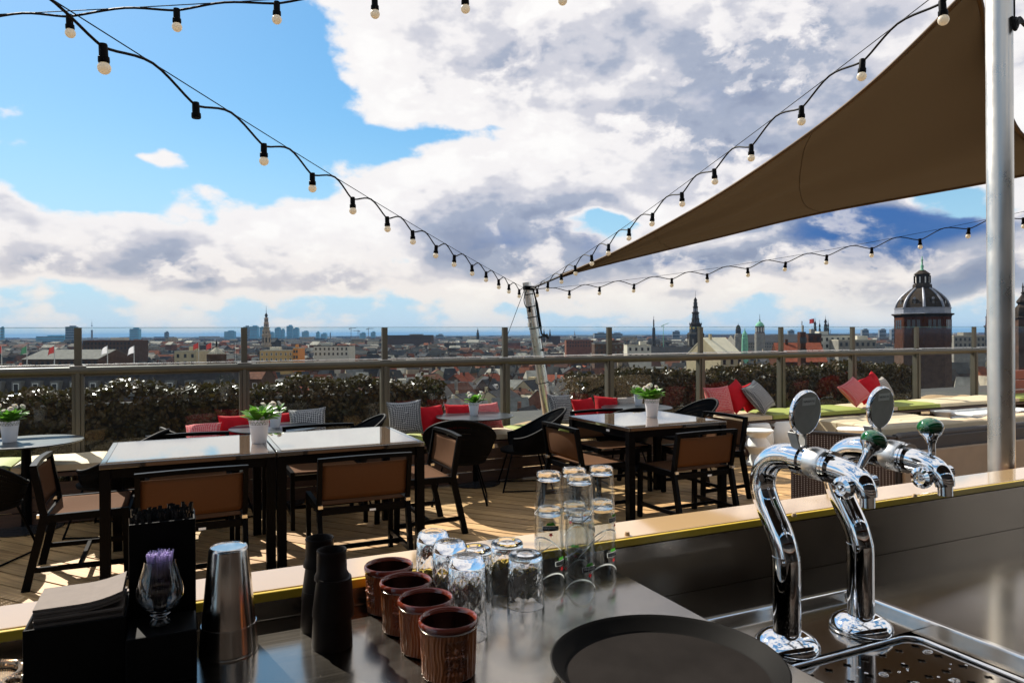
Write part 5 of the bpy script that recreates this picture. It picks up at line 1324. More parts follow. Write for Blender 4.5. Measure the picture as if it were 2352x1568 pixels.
# tall dry grass stalks by the hedge end
for (px, zz) in ((900, 0.75), (940, 0.80), (1010, 0.62), (1240, 0.5)):
    b = ony(px, 985, 8.1); b.z = 0.08
    st_ = smooth_path([b, b+Vector((0.03, 0, zz*0.55)), b+Vector((0.08, 0, zz*0.8)), b+Vector((0.20, 0, zz*0.72))], 5)
    o = MB().tube(st_, [0.004]*10 + [0.011, 0.013, 0.012, 0.011, 0.008, 0.004], 6).build('grass_stalk', DRYG, None, smooth=60)
    tag(o, {900: 'bent straw coloured grass stalk right behind the post at the grey pillow', 940: 'tallest bent straw coloured grass stalk, behind the grey pillow', 1010: 'bent straw coloured grass stalk where the long hedge ends', 1240: 'short bent straw coloured grass stalk beside the mast foot'}[px], 'grass stalk', 'dry grass stalks')
sed = MB(); rd = random.Random(9)
for k in range(1500):
    x = rd.uniform(5.8, 11.5); y = rd.uniform(7.85, 8.33); h = rd.uniform(0.02, 0.07); a = rd.uniform(0, 6.28); p = Vector((x, y, 0.10)); d = Vector((cos(a), sin(a), 0))*0.02
    sed.add([p-d, p+d, p+d*0.4+Vector((0, 0, h)), p-d*0.4+Vector((0, 0, h))], [(0, 1, 2, 3)])
tag(sed.build('sedum', MOSS, kind='stuff'), 'low olive green sedum growing on the roof bed before the hedge', 'sedum')
# ------------------------------------------------------------------ the city below
BRICK = pm('red_brick_wall', (0.150, 0.058, 0.035), 0.9, var=(0.7, 0.3), bump=(3, 0.2))
BROWNB = pm('brown_brick_wall', (0.075, 0.045, 0.032), 0.9, var=(0.6, 0.3), bump=(3, 0.2))
CREAMW = pm('cream_stucco_wall', (0.40, 0.32, 0.20), 0.9, var=(0.5, 0.15))
WHITEW = pm('white_stucco_wall', (0.46, 0.42, 0.35), 0.9, var=(0.5, 0.12))
GREYW = pm('grey_stone_wall', (0.20, 0.18, 0.155), 0.9, var=(0.4, 0.25))
OCHREW = pm('ochre_wall', (0.44, 0.28, 0.11), 0.9, var=(0.4, 0.12))
SLATE = pm('dark_slate_roof', (0.040, 0.038, 0.040), 0.55, var=(1.2, 0.4), bump=(5, 0.3))
TILE = pm('brown_tile_roof', (0.115, 0.050, 0.032), 0.7, var=(1.0, 0.4), bump=(5, 0.4))
REDT = pm('red_tile_roof', (0.15, 0.040, 0.022), 0.7, var=(1.0, 0.35), bump=(5, 0.4))
GREYR = pm('grey_zinc_roof', (0.13, 0.125, 0.115), 0.5, 0.2, var=(0.7, 0.25))
PALER = pm('pale_felt_roof', (0.36, 0.32, 0.25), 0.8, var=(0.6, 0.2))
COPPER = pm('green_copper', (0.16, 0.36, 0.24), 0.6, var=(0.6, 0.25))
STONED = pm('dark_tower_stone', (0.036, 0.030, 0.025), 0.85, var=(0.5, 0.35))
STONEL = pm('pale_tower_stone', (0.30, 0.23, 0.165), 0.85, var=(0.5, 0.35))
LEADR = pm('blue_grey_lead', (0.20, 0.21, 0.24), 0.45, 0.3, var=(0.8, 0.2))
DOMEB = pm('brown_dome_slate', (0.038, 0.030, 0.023), 0.5, var=(1.1, 0.3))
BRICKO = pm('orange_brick', (0.055, 0.021, 0.012), 0.85, var=(0.8, 0.35))
PANE = pm('dark_window_pane', (0.015, 0.018, 0.022), 0.12, spec=0.6)
FRAMEW = pm('white_window_frame', (0.60, 0.57, 0.52), 0.6)
TOWER_HAZE = pm('haze_blue_tower', (0.09, 0.29, 0.42), 0.3, var=(0.02, 0.3))  # distance haze painted into the blue of these tower walls
TOWERC = pm('concrete_tower', (0.16, 0.17, 0.19), 0.7, var=(0.02, 0.25))

for m_ in (BRICK, BROWNB, CREAMW, WHITEW, GREYW, OCHREW, SLATE, TILE, REDT, GREYR, PALER, COPPER, STONED, STONEL, DOMEB, BRICKO, TOWERC):
    b_ = m_.node_tree.nodes['Principled BSDF']; b_.inputs['Specular IOR Level'].default_value = 0.04; b_.inputs['Roughness'].default_value = 0.9; b_.inputs['Metallic'].default_value = 0.0
def ground_at(px, Z): p = atZ(px, HY, Z); return Vector((p.x, p.y, GZ))
FACE = -YAW         # a facade turned with this about z looks back to the terrace
rc = random.Random(21)

win_cache = {}
def window_mesh(w, h):
    k = (round(w, 2), round(h, 2))
    if k not in win_cache:
        f = MB(); b = 0.13
        f.box((-w/2+b/2, 0, 0), (b, 0.12, h)); f.box((w/2-b/2, 0, 0), (b, 0.12, h)); f.box((0, 0, h/2-b/2), (w-2*b, 0.118, b)); f.box((0, 0, -h/2+b/2), (w-2*b, 0.118, b)); f.box((0, 0, 0.05*h), (w-2*b, 0.10, b*0.6))
        p = MB().box((0, 0.03, 0), (w-2*b+0.02, 0.03, h-2*b+0.02))
        win_cache[k] = (f.mesh('window', FRAMEW), p.mesh('pane', PANE))
    return win_cache[k]
def add_windows(t, w, d, z0, z1, detailed, cols=None, sides=(0,), ww=1.15, wh=1.7):
    rows = max(1, int((z1-z0)/3.3)); cols = cols or max(2, int(w/2.6)); jo = MB()
    for r in range(rows):
        z = z1 - 1.7 - r*3.3
        if z < z0+1: break
        for s_ in sides:
            L_ = w if s_ % 2 == 0 else d; n = cols if s_ % 2 == 0 else max(1, int(d/3.2))
            for c in range(n):
                x = -L_/2 + L_*(c+0.5)/n
                pos = {0: (x, -d/2-0.03, z), 1: (w/2+0.03, x, z), 2: (-x, d/2+0.03, z), 3: (-w/2-0.03, -x, z)}[s_]; rz = {0: 0, 1: R(90), 2: R(180), 3: R(-90)}[s_]
                if detailed:
                    fm, pm_ = window_mesh(ww, wh); f = inst(fm, 'window', t, pos, (0, 0, rz)); inst(pm_, 'pane', f)
                else:
                    jo.box(pos, (ww if s_ % 2 == 0 else 0.08, 0.08 if s_ % 2 == 0 else ww, wh))
    if not detailed and jo.v: jo.build('glazing', PANE, t, kind='stuff')
def gable_house(p, rz, w, d, h, rh, wall, roof, label, cat, grp, detailed, style=0):
    """walls h high with gables facing the front (style 0) or the sides (style 1); p on the ground"""
    t = thing('town_house', label, cat, tuple(p), rz, grp)
    a, b = w/2, d/2
    if style == 0:
        vs = [(-a, -b, 0), (a, -b, 0), (a, b, 0), (-a, b, 0), (-a, -b, h), (a, -b, h), (a, b, h), (-a, b, h), (0, -b, h+rh), (0, b, h+rh)]
        fs = [(0, 1, 5, 8, 4), (2, 3, 7, 9, 6), (1, 2, 6, 5), (3, 0, 4, 7)]
        MB().add(vs, fs).build('wall', wall, t)
        o = 0.25; r_ = MB()
        for s_ in (-1, 1):
            n_ = Vector((s_*rh, 0, a)).normalized()*0.18; e0 = Vector((s_*(a+o), 0, h-o*rh/a)); e1 = Vector((0, 0, h+rh))
            q = [e0+Vector((0, -b-0.1, 0)), e1+Vector((0, -b-0.1, 0)), e1+Vector((0, b+0.1, 0)), e0+Vector((0, b+0.1, 0))]
            r_.add(q+[v+n_ for v in q], [(4, 7, 6, 5), (0, 1, 2, 3), (0, 4, 5, 1), (1, 5, 6, 2), (2, 6, 7, 3), (3, 7, 4, 0)] if s_ > 0 else [(4, 5, 6, 7), (3, 2, 1, 0), (1, 5, 4, 0), (2, 6, 5, 1), (3, 7, 6, 2), (0, 4, 7, 3)])
        ro = r_.build('roof', roof, t)
        MB().box((rc.choice((-1, 1))*a*0.45, rc.uniform(-b*.6, b*.6), h+rh*0.75), (0.9, 0.7, rh*0.9+1.0)).build('chimney', wall, ro)
    elif style == 1:
        vs = [(-a, -b, 0), (a, -b, 0), (a, b, 0), (-a, b, 0), (-a, -b, h), (a, -b, h), (a, b, h), (-a, b, h), (-a, 0, h+rh), (a, 0, h+rh)]
        fs = [(0, 1, 5, 4), (2, 3, 7, 6), (1, 2, 6, 9, 5), (3, 0, 4, 8, 7)]
        MB().add(vs, fs).build('wall', wall, t)
        o = 0.25; r_ = MB()
        for s_ in (-1, 1):
            n_ = Vector((0, s_*rh, b)).normalized()*0.18; e0 = Vector((0, s_*(b+o), h-o*rh/b)); e1 = Vector((0, 0, h+rh))
            q = [e0+Vector((-a-0.1, 0, 0)), e1+Vector((-a-0.1, 0, 0)), e1+Vector((a+0.1, 0, 0)), e0+Vector((a+0.1, 0, 0))]
            r_.add(q+[v+n_ for v in q], [(4, 7, 6, 5), (0, 1, 2, 3), (0, 4, 5, 1), (1, 5, 6, 2), (2, 6, 7, 3), (3, 7, 4, 0)])
        ro = r_.build('roof', roof, t)
        MB().box((rc.uniform(-a*.8, a*.8), rc.choice((-1, 1))*0.8, h+rh*0.75), (0.8, 0.8, rh*0.7+1.4)).build('chimney', wall, ro)
        if detailed:
            dm = MB(); zz = h+rh*0.40; yy = -b*0.62
            dx = rc.uniform(-a*.4, a*.4); dm.box((dx, yy-0.35, zz), (1.9, 1.5, 1.7)); dw = dm.build('dormer', FRAMEW if rc.random() < .6 else wall, ro)
            MB().box((dx, yy-1.12, zz), (1.2, 0.06, 1.2)).build('pane', PANE, t)
    else:
        MB().box((0, 0, h/2), (w, d, h)).build('wall', wall, t)
        ro = MB(); ro.box((0, 0, h+0.06), (w-0.5, d-0.5, 0.12))
        for (c, s_) in (((0, -b+0.15, h+0.25), (w+0.1, 0.3, 0.5)), ((0, b-0.15, h+0.25), (w+0.1, 0.3, 0.5)), ((-a+0.15, 0, h+0.24), (0.3, d-0.6, 0.48)), ((a-0.15, 0, h+0.24), (0.3, d-0.6, 0.48))): ro.box(c, s_)
        ro = ro.build('roof', roof, t)
        MB().box((rc.uniform(-a*.5, a*.5), rc.uniform(-b*.3, b*.3), h+1.2), (w*0.28, d*0.3, 2.2)).build('roof_hut', rc.choice((WHITEW, GREYW, wall)), ro)
        MB().tube([(a*.3, b*.2, h), (a*.3, b*.2, h+rc.uniform(2, 3.5))], 0.12, 5).build('flue', GREYR, ro)
    zlow = max(0.5, h-7.5)
    add_windows(t, w, d, zlow, h-0.1 if style != 0 else h+rh*0.35, detailed, sides=(0,) if not detailed else (0, 1 if p.x < 0 else 3))
    return t
wallset = [(BRICK, 'red brick'), (BROWNB, 'brown brick'), (CREAMW, 'cream plastered'), (WHITEW, 'white plastered'), (GREYW, 'grey stone'), (BRICK, 'red brick'), (BROWNB, 'brown brick')]
roofset = [(SLATE, 'dark slate'), (TILE, 'brown tiled'), (REDT, 'red tiled'), (GREYR, 'grey metal'), (PALER, 'pale felt'), (SLATE, 'dark slate'), (TILE, 'brown tiled'), (SLATE, 'dark slate'), (TILE, 'brown tiled'), (SLATE, 'dark slate')]
occupied = []
def clear_of(p, r):
    for (q, s_) in occupied:
        if (q.x-p.x)**2+(q.y-p.y)**2 < (r+s_)**2: return False
    return True
def reserve(p, r): occupied.append((Vector((p.x, p.y, 0)), r))

# --- landmarks ---------------------------------------------------------------
def zpx(px, py, Z): return atZ(px, py, Z).z - GZ
def tower(name, px, Z, prof_px, n, mats, label, cat='tower', rot=0.0, cuts=(), smooth=None, extra=None):
    """prof_px: (pixel row, half width in pixels); cuts split it into named parts: (row, part name, material)"""
    b = ground_at(px, Z); t = thing(name, label, cat, tuple(b), FACE+rot); k = Z/FP
    reserve(b, prof_px[-1][1]*k+8)
    pr = [(w*k/(cos(pi/n) if n <= 8 else 1), zpx(px, y, Z)) for (y, w) in prof_px]; pr.sort(key=lambda q: q[1])
    rows = sorted([zpx(px, c[0], Z) for c in cuts]); segs = []; prev = 0
    pr = [(pr[0][0], 0.0)] + pr
    bounds = [(zpx(px, c[0], Z), c[1], c[2]) for c in cuts]; bounds.sort()
    for i, (z_, nm, mt) in enumerate(bounds):
        ztop = bounds[i+1][0] if i+1 < len(bounds) else 1e9
        seg = [q for q in pr if z_-1e-3 <= q[1] <= ztop+1e-3]
        if len(seg) >= 2: MB().lathe(seg, n, rot=pi/n if n == 4 else (pi/8 if n == 8 else 0)).build(nm, mt, t, smooth=smooth)
    return t, k
def arches(t, px, Z, rows, n, w_px, r_px, mat=PANE, name='arched_opening', rot=0.0):
    k = Z/FP
    for (y0, y1) in rows:
        z0, z1 = zpx(px, y1, Z), zpx(px, y0, Z); w_ = w_px*k; m_ = MB(); pts = []
        h = z1-z0
        pts = [(-w_/2, 0), (w_/2, 0)] + [(w_/2*cos(a), h-w_/2+w_/2*sin(a)) for a in [pi*j/8 for j in range(9)]]
        vs = [(x, -0.12, z) for (x, z) in pts] + [(x, 0.12, z) for (x, z) in pts]; q = len(pts)
        fs = [tuple(range(q)), tuple(range(2*q-1, q-1, -1))] + [(i, q+i, q+(i+1) % q, (i+1) % q) for i in range(q)]
        me = MB().add(vs, fs).mesh(name, mat)
        for j in range(n):
            a = 2*pi*j/n + rot; inst(me, name, t, (r_px*k*sin(a), -r_px*k*cos(a), z0), (0, 0, a))
# stone church tower with open tiers
t, k = tower('church_tower', 611.5, 950, [(702, .15), (716, .5), (719, .9), (722, 2.6), (724.5, 3.6), (727, 2.4), (729, 2.2), (730, 4.8), (731.5, 4.8), (732, 4.0), (740, 4.4), (740.6, 5.6), (742, 5.6), (742.5, 4.9), (751, 5.6), (751.6, 7.6), (753.5, 7.6), (754, 6.6), (758.5, 7.2), (759, 9.2), (760.5, 9.2), (761, 8.2), (768, 8.6), (768.6, 10.4), (771, 10.4), (772, 9.4), (790, 9.8), (791, 11.5), (793, 11.5), (794, 10.6), (840, 10.8)], 8, None,
    'tall pale stone church tower with open tiers, in front of the blue office towers', 'church tower', 0.3, cuts=((840, 'shaft', STONEL), (771, 'gallery', STONEL), (754, 'open_tier', STONEL), (742.5, 'lantern', STONEL), (729, 'onion_top', STONED)))
arches(t, 611.5, 950, ((733, 739.5),), 8, 1.8, 4.2); arches(t, 611.5, 950, ((744, 750.5),), 8, 2.4, 5.3); arches(t, 611.5, 950, ((762, 768),), 8, 3.0, 8.2); arches(t, 611.5, 950, ((775, 788),), 8, 3.2, 9.5, mat=STONED)
# dark gothic church tower
t, k = tower('church_tower', 1597, 560, [(667, .12), (682, .4), (684, 1.0), (687, 3.0), (690, 3.8), (693, 2.6), (694, 4.2), (703, 4.0), (703.5, 5.4), (706, 5.4), (707, 4.8), (716, 5.2), (717, 7.6), (720, 7.4), (721, 6.6), (731, 7.4), (732, 8.6), (733, 8.0), (742, 8.6), (743, 13.2), (745, 13.0), (746, 12.4), (763, 13.2), (764, 16.0), (768, 18.2), (770, 18.2), (771, 17.4), (830, 17.6)], 8, None,
    'dark slender church tower with tiered spire and gilded clock, above a long dark nave', 'church tower', 0.2, cuts=((830, 'shaft', STONED), (770, 'belfry', STONED), (743, 'spire_tier', STONED), (717, 'lantern', STONED), (694, 'crown', STONED)))
arches(t, 1597, 560, ((695, 702),), 8, 1.8, 4.1); arches(t, 1597, 560, ((708, 715.5),), 8, 2.4, 5.1, mat=LEADR); arches(t, 1597, 560, ((722, 730.5),), 8, 3.0, 7.1); arches(t, 1597, 560, ((734, 741),), 8, 3.4, 8.4); arches(t, 1597, 560, ((778, 792),), 8, 4.5, 17.6, mat=GREYW)
for j in range(8):
    a = 2*pi*j/8; MB().lathe([(2.6*k, -0.1), (2.6*k, 0.15), (0, 0.2)], 20, (13.0*k*sin(a), -13.0*k*cos(a), zpx(1597, 753, 560)), M=Matrix.Rotation(a, 3, 'Z')@Matrix.Rotation(R(90), 3, 'X')).build('clock_face', GOLD, t)
for j in range(8):
    a = 2*pi*(j+.5)/8; MB().lathe([(0.6*k, 0), (0.5*k, 2.5*k), (0, 6*k)], 6, (13.4*k*sin(a), -13.4*k*cos(a), zpx(1597, 743.5, 560))).build('pinnacle', STONED, t)
# domed basilica
DZ = 250; DP = 2118
t, k = tower('domed_church', DP, DZ, [(620.6, 5.6), (629.5, 15.6), (630.5, 15.8), (631, 14.2), (652, 14.0), (653, 17.6), (657, 18.2), (660.5, 18.4), (662.5, 18.2), (666, 23), (671, 28.5), (677, 34.5), (684, 40.5), (692, 45.5), (700, 48.6), (706.5, 50.0), (707, 53.5), (709, 53.5), (709.5, 52.3), (719.5, 52.5), (720.5, 58.5), (723.5, 58.0), (725, 54.5), (728, 53.2), (800, 53.0), (900, 53.0)], 8, None,
    'great octagonal church dome with pale ribs and a lantern on a red brown drum', 'church', -0.06, cuts=((900, 'lower_drum', BROWNB), (800, 'drum', BRICKO), (728, 'cornice', STONED), (720.5, 'parapet', LEADR), (707, 'dome', DOMEB), (662.5, 'lantern_base', STONED), (652, 'lantern', STONED), (631, 'lantern_roof', DOMEB)))
MB().lathe([(5.2*k, zpx(DP, 621, DZ)), (2.2*k, zpx(DP, 617, DZ)), (3.9*k, zpx(DP, 612, DZ)), (1.4*k, zpx(DP, 607, DZ)), (2.0*k, zpx(DP, 603, DZ)), (1.2*k, zpx(DP, 600, DZ)), (2.8*k, zpx(DP, 597, DZ)), (1.0*k, zpx(DP, 595, DZ)), (1.2*k, zpx(DP, 590, DZ)), (0.0, zpx(DP, 588.5, DZ))], 12).build('finial', COPPER, t, smooth=60)
for j in range(8):
    a = pi/8 + 2*pi*j/8; prow = [(706.5, 50.0), (700, 48.6), (692, 45.5), (684, 40.5), (677, 34.5), (671, 28.5), (666, 23), (662.5, 18.2)]
    pts = [Vector((w_*k/cos(pi/8)*sin(a), -w_*k/cos(pi/8)*cos(a), zpx(DP, y_, DZ))) for (y_, w_) in prow]
    MB().tube(pts, [4.0*k*(0.5+0.5*w_/50)*0.75 for (_, w_) in prow], 8).build('rib', LEADR, t, smooth=60)
    b = 2*pi*j/8; y_ = 690; w_ = 46.0
    dm = MB(); dm.box((0, 0, 0), (9.5*k, 7*k, 13*k)); dmo = dm.build('dormer', DOMEB, t, loc=(w_*k*sin(b)*0.96, -w_*k*cos(b)*0.96, zpx(DP, 695, DZ)), rz=b)
    MB().lathe([(3.0*k, 0), (3.0*k, 0.5*k), (2.2*k, 0.6*k), (2.2*k, 0.2*k), (0, 0.2*k)], 16, (0, -3.5*k, 8.5*k), M=Matrix.Rotation(R(90), 3, 'X')).build('round_window', LEADR, dmo)
    MB().box((0, -3.6*k, -1*k), (5.0*k, 0.3*k, 9*k)).build('pane', PANE, dmo)
    # drum: pilasters at the corners, triple windows between
    MB().box((0, 0, 0), (5.0*k, 3.0*k, 60*k)).build('pilaster', BRICKO, t, loc=(56.0*k*sin(a), -56.0*k*cos(a), zpx(DP, 757, DZ)), rz=a)
    for s_ in (-1, 0, 1):
        c = Vector((53.2*k*sin(b), -53.2*k*cos(b), zpx(DP, 745, DZ))) + Vector((cos(b), sin(b), 0))*s_*10*k
        inst(MB().box((0, 0, 0), (7.0*k, 0.6*k, 21*k)).mesh('tall_window', PANE) if j == 0 and s_ == -1 else bpy.data.meshes['tall_window'], 'tall_window', t, tuple(c), (0, 0, b))
        inst(MB().box((0, 0, 0), (9.5*k, 1.0*k, 1.6*k)).mesh('bracket', BRICKO) if j == 0 and s_ == -1 else bpy.data.meshes['bracket'], 'corbel', t, (c.x, c.y, zpx(DP, 730, DZ)), (0, 0, b))
    # lantern columns and openings
    MB().box((0, 0, 0), (2.6*k, 0.5*k, 14*k)).build('lantern_opening', FRAMEW, t, loc=(14.1*k*sin(b), -14.1*k*cos(b), zpx(DP, 643, DZ)), rz=b)
    MB().lathe([(1.6*k, 0), (1.3*k, 1*k), (1.3*k, 17*k), (1.8*k, 18*k)], 8, (16.2*k*sin(a), -16.2*k*cos(a), zpx(DP, 651, DZ))).build('column', STONED, t, smooth=60)
nv = ground_at(2075, 268); 
MB().box((-6, 10, 11), (30, 18, 22)).build('nave', BROWNB, t)
MB().add([(-22, 0, 22), (10, 0, 22), (10, 20, 22), (-22, 20, 22), (-22, 10, 31), (10, 10, 31)], [(0, 1, 5, 4), (3, 4, 5, 2), (0, 4, 3), (1, 2, 5)]).build('nave_roof', SLATE, t)
t, k = tower('church_spire', 2349, 255, [(649, .4), (656, 1.2), (659, 2.4), (662, 1.5), (670, 2.0), (672, 3.8), (676, 2.6), (683, 6.5), (690, 11.5), (694, 13), (697, 10.5), (700, 9.5), (706, 14.5), (716, 17), (727, 17.5), (728, 20), (731, 20), (732, 17.6), (900, 17.8)], 8, None,
    'dark onion topped church spire half hidden by the thick aluminium pole', 'church spire', 0.1, cuts=((900, 'shaft', BROWNB), (731, 'onion', DOMEB), (697, 'needle', STONED)))
t, k = tower('church_tower', 2272, 1200, [(693, .3), (699, 1.0), (701, 1.8), (705, 1.2), (710, 3.2), (711, 4.6), (713, 4.2), (726, 4.6), (727, 5.8), (729, 5.8), (730, 5.2), (747, 5.8), (748, 8.4), (751, 8.2), (752, 6.8), (790, 7.4), (830, 8)], 4, None,
    'slim square church tower with stepped top beside the thick pole', 'church tower', 0.35, cuts=((830, 'shaft', STONED), (751, 'belfry', BRICKO), (727, 'upper_stage', STONED), (711, 'crown', LEADR)))
arches(t, 2272, 1200, ((733, 744),), 4, 3.2, 5.3, rot=0.0)
t, k = tower('domed_palace_cupola', 1744.5, 780, [(721, .3), (733, .6), (735, 1.6), (738, 1.4), (739, 2.6), (741, 5.5), (744, 8.2), (748, 9.6), (748.6, 10.6), (750, 10.6), (750.5, 9.8), (764, 10.2), (765, 11.5), (830, 11.5)], 16, None,
    'round cupola with a bright green copper dome above a long dark palace roof', 'cupola', 0, cuts=((830, 'base', GREYW), (765, 'colonnade', BROWNB), (748.6, 'dome', COPPER), (735, 'finial', STONED)), smooth=30)
arches(t, 1744.5, 780, ((752, 762),), 10, 3.0, 9.95, mat=WHITEW)
t, k = tower('green_turret', 1710, 540, [(752, .3), (757, .7), (762, 2.4), (766, 4.4), (770, 5.4), (776, 5.6), (777, 6.6), (779, 6.2), (790, 6.6), (840, 7)], 8, None, 'small turret with a pointed green copper cap in front of the palace', 'turret', 0, cuts=((840, 'shaft', COPPER), (777, 'cap', COPPER)))
t, k = tower('dark_turret', 1695, 700, [(742, .2), (746, .6), (748, 3.2), (751, 4.6), (755, 5.0), (756, 5.6), (766, 5.6), (767, 7.2), (770, 7.2), (771, 8.2), (830, 8.2)], 8, None, 'dark octagonal turret with a rounded cap beside the green turret', 'turret', 0, cuts=((830, 'shaft', GREYW), (766, 'cap', STONED)))
t, k = tower('black_spire', 1501, 900, [(725, .2), (733, .5), (735, 1.3), (752, 1.5), (753, 3.0), (768, 3.4), (830, 3.6)], 8, None, 'thin black spire on a square tower with nothing else beside it', 'church spire', 0, cuts=((830, 'tower', STONED), (753, 'needle', STONED)))
for (px, y0, w_, lab) in ((1871.6, 729, 3.2, 'dark bulbous pinnacle of the twin peaked roofs, closest to the brown chimney tower'), (1882, 734, 2.6, 'short dark pinnacle between two taller pinnacles'), (1895.5, 724, 3.8, 'tallest dark pointed pinnacle of the group on the palace quarter'), (1901.5, 733, 2.4, 'small dark pinnacle attached to the tallest pinnacle')):
    tower('pinnacle_tower', px, 850, [(y0, .15), (y0+8, .5), (y0+12, w_*0.55), (y0+15, w_*0.8), (y0+18, w_*0.45), (y0+22, w_*0.8), (y0+34, w_), (830, w_+0.4)], 8, None, lab, 'pinnacle', 0, cuts=((830, 'shaft', STONED), (y0+18, 'cap', STONED)))
b = ground_at(1264, 1300); tc_ = thing('twin_spire_church', 'dark church with two thin matching spires beside the mast', 'church', tuple(b), FACE); k = 1300/FP
for (dx, nm) in ((-15, 'spire'), (-1.3, 'spire')):
    MB().lathe([(3.0*k, 0), (3.0*k, zpx(1264, 772, 1300)), (2.2*k, zpx(1264, 768, 1300)), (0.1, zpx(1264, 754.5, 1300))], 8, (dx*k, 0, 0)).build(nm, STONED, tc_)
MB().box((6*k, 6, zpx(1264, 772, 1300)/2), (32*k, 16, zpx(1264, 772, 1300))).build('nave', BROWNB, tc_); MB().lathe([(2.6*k, 0), (2.4*k, 4*k), (0, 7*k)], 8, (-8*k, 5, zpx(1264, 772, 1300))).build('crossing_turret', STONED, tc_); reserve(b, 20)
tower('church_spire', 1319.4, 1250, [(758, .1), (766, 1.0), (772, 2.6), (774, 2.8), (830, 3.0)], 8, None, 'single thin dark spire standing alone between the mast and the twin spires church', 'church spire', 0, cuts=((830, 'tower', STONED), (772, 'spire', LEADR)))
tower('church_tower', 1097, 1500, [(752, .2), (757, .8), (760, 2.2), (762, 1.4), (764, 3.0), (830, 3.2)], 8, None, 'small dark bell tower on the skyline close to a balustrade post', 'church tower', 0, cuts=((830, 'shaft', STONED), (760, 'cap', STONED)))
# television mast
tower('television_tower', 211, 3200, [(733, .1), (742, .35), (743, .8), (744, .4), (747, .5), (747.5, 1.5), (749, 1.5), (749.5, .6), (757, .8), (758, 2.0), (830, 2.2)], 12, None, 'thin television tower with a small round pod on the skyline', 'television tower', 0, cuts=((830, 'shaft', TOWERC), (750, 'pod', TOWERC)))
# office towers on the horizon
offices = [(0, 7.8, 752, 2400, 0, 'dark office slab cut off by the picture rim beyond the flags'), (149.7, 173.7, 750, 2600, 1, 'broad grey office tower beside the television tower'), (82, 148, 772, 2800, 0, 'very long low blue housing slab beside the broad grey tower'),
           (296.8, 319, 755, 3200, 0, 'single square blue tower above the round pavilion roof'), (376.8, 386, 763, 3300, 1, 'narrow pale blue tower with a rounded top'), (514.5, 538.6, 761, 4200, 0, 'low square blue tower ending the office cluster'),
           (558.8, 572, 750, 4300, 1, 'greyish tower at the edge of the blue cluster behind a balustrade post'), (572.3, 592, 749.5, 4400, 0, 'tall blue tower right beside the greyish one'), (595.6, 606, 752, 4500, 0, 'blue tower half hidden by the pale church tower'),
           (613, 629, 764, 4100, 0, 'low blue block right behind the pale church tower'), (630, 643, 753, 4600, 0, 'blue tower with a stepped rounded shoulder'), (643.2, 653, 757, 4580, 0, 'lower shoulder block joined to the rounded tower'), (657.6, 671.5, 748.5, 4700, 0, 'tallest blue tower of the cluster'), (671.8, 685.5, 754, 4690, 0, 'blue tower attached to the tallest one'),
           (692.6, 708.5, 761.6, 4200, 0, 'square blue tower standing apart at the end of the cluster'), (725, 733.4, 763, 4300, 0, 'small blue tower on a low block'), (736, 750, 766.5, 4300, 0, 'low wide blue office block'), (757, 759.4, 765, 4000, 1, 'needle thin tower block'),
           (825, 840, 765, 3800, 0, 'blue block below the cranes'), (851, 862, 763, 3600, 0, 'pale blue block next to the small church spire'), (1364, 1393, 765, 2600, 1, 'wide grey housing slab beyond the roofs'), (1400, 1430, 766, 2650, 1, 'wide grey housing slab next to a similar one'),
           (1544, 1561, 761, 2300, 1, 'grey flat topped block near the dark church tower'), (1809.7, 1824, 759, 2200, 1, 'grey tower block behind the palace roofs'), (1979, 1995, 757, 1900, 1, 'grey tower block, first of three alike before the dome'), (2019, 2034.6, 757, 1900, 1, 'grey tower block, middle one of three before the dome'), (2046, 2061.6, 756, 1900, 1, 'grey tower block closest to the dome'),
           (1000, 1018, 769, 3400, 1, 'low blue grey block on the empty part of the skyline')]
for (x0, x1, y0, Z, mi, lab) in offices:
    c = (x0+x1)/2; b = ground_at(c, Z); k = Z/FP; h = zpx(c, y0, Z); w_ = (x1-x0)*k
    t = thing('office_tower', lab, 'office tower', tuple(b), FACE + rc.uniform(-.15, .15), 'towers on the skyline'); mt = (TOWER_HAZE, TOWERC)[mi]
    MB().box((0, w_*0.25, h/2), (w_*0.96, w_*0.5, h)).build('wall', mt, t)
    MB().box((w_*0.1, w_*0.25, h+1.2*k), (w_*0.5, w_*0.3, 2.4*k)).build('plant_room', mt, t); reserve(b, w_*0.6)
    nfl = max(3, int(h/9))
    for j in range(nfl): MB().box((0, -0.3, h*(j+0.6)/nfl), (w_*0.9, 0.6, h/nfl*0.42)).build('window_band', PANE if mi else TOWERC, t)

# --- mid distance buildings that stand out -----------------------------------
def block(px0, px1, ytop, Z, depth, wall, roof, name, label, cat='building', style=2, rh=4.0, rz=0.0, cols=None, det=False, grp=None):
    c = (px0+px1)/2; b = ground_at(c, Z); k = Z/FP; w_ = (px1-px0)*k; h = zpx(c, ytop, Z)
    reserve(b + FW*depth/2, max(w_, depth)*0.5)
    bb = b + FW*depth/2
    t = gable_house(bb, FACE+rz, w_, depth, h-(rh if style != 2 else 0), rh, wall, roof, label, cat, grp, det, style); t.name = name
    return t
block(596, 672, 806, 430, 16, OCHREW, PALER, 'office_building', 'long ochre office block with a row of windows below the pale church tower', cols=9, det=True)
block(672.5, 684, 800, 428, 14, pm('orange_wall', (0.55, 0.19, 0.02), 0.7, var=(0.3, 0.1)), PALER, 'stair_block', 'bright orange stair block at the end of the ochre office block')
block(50, 225, 805, 330, 30, BROWNB, GREYR, 'wide_hall', 'very wide low hall with a pale sloping roof behind the row of flags', style=1, rh=4)
block(190, 300, 783, 520, 25, BROWNB, TILE, 'brick_hall', 'long flat dark red brick hall behind the wide pale roofed hall')
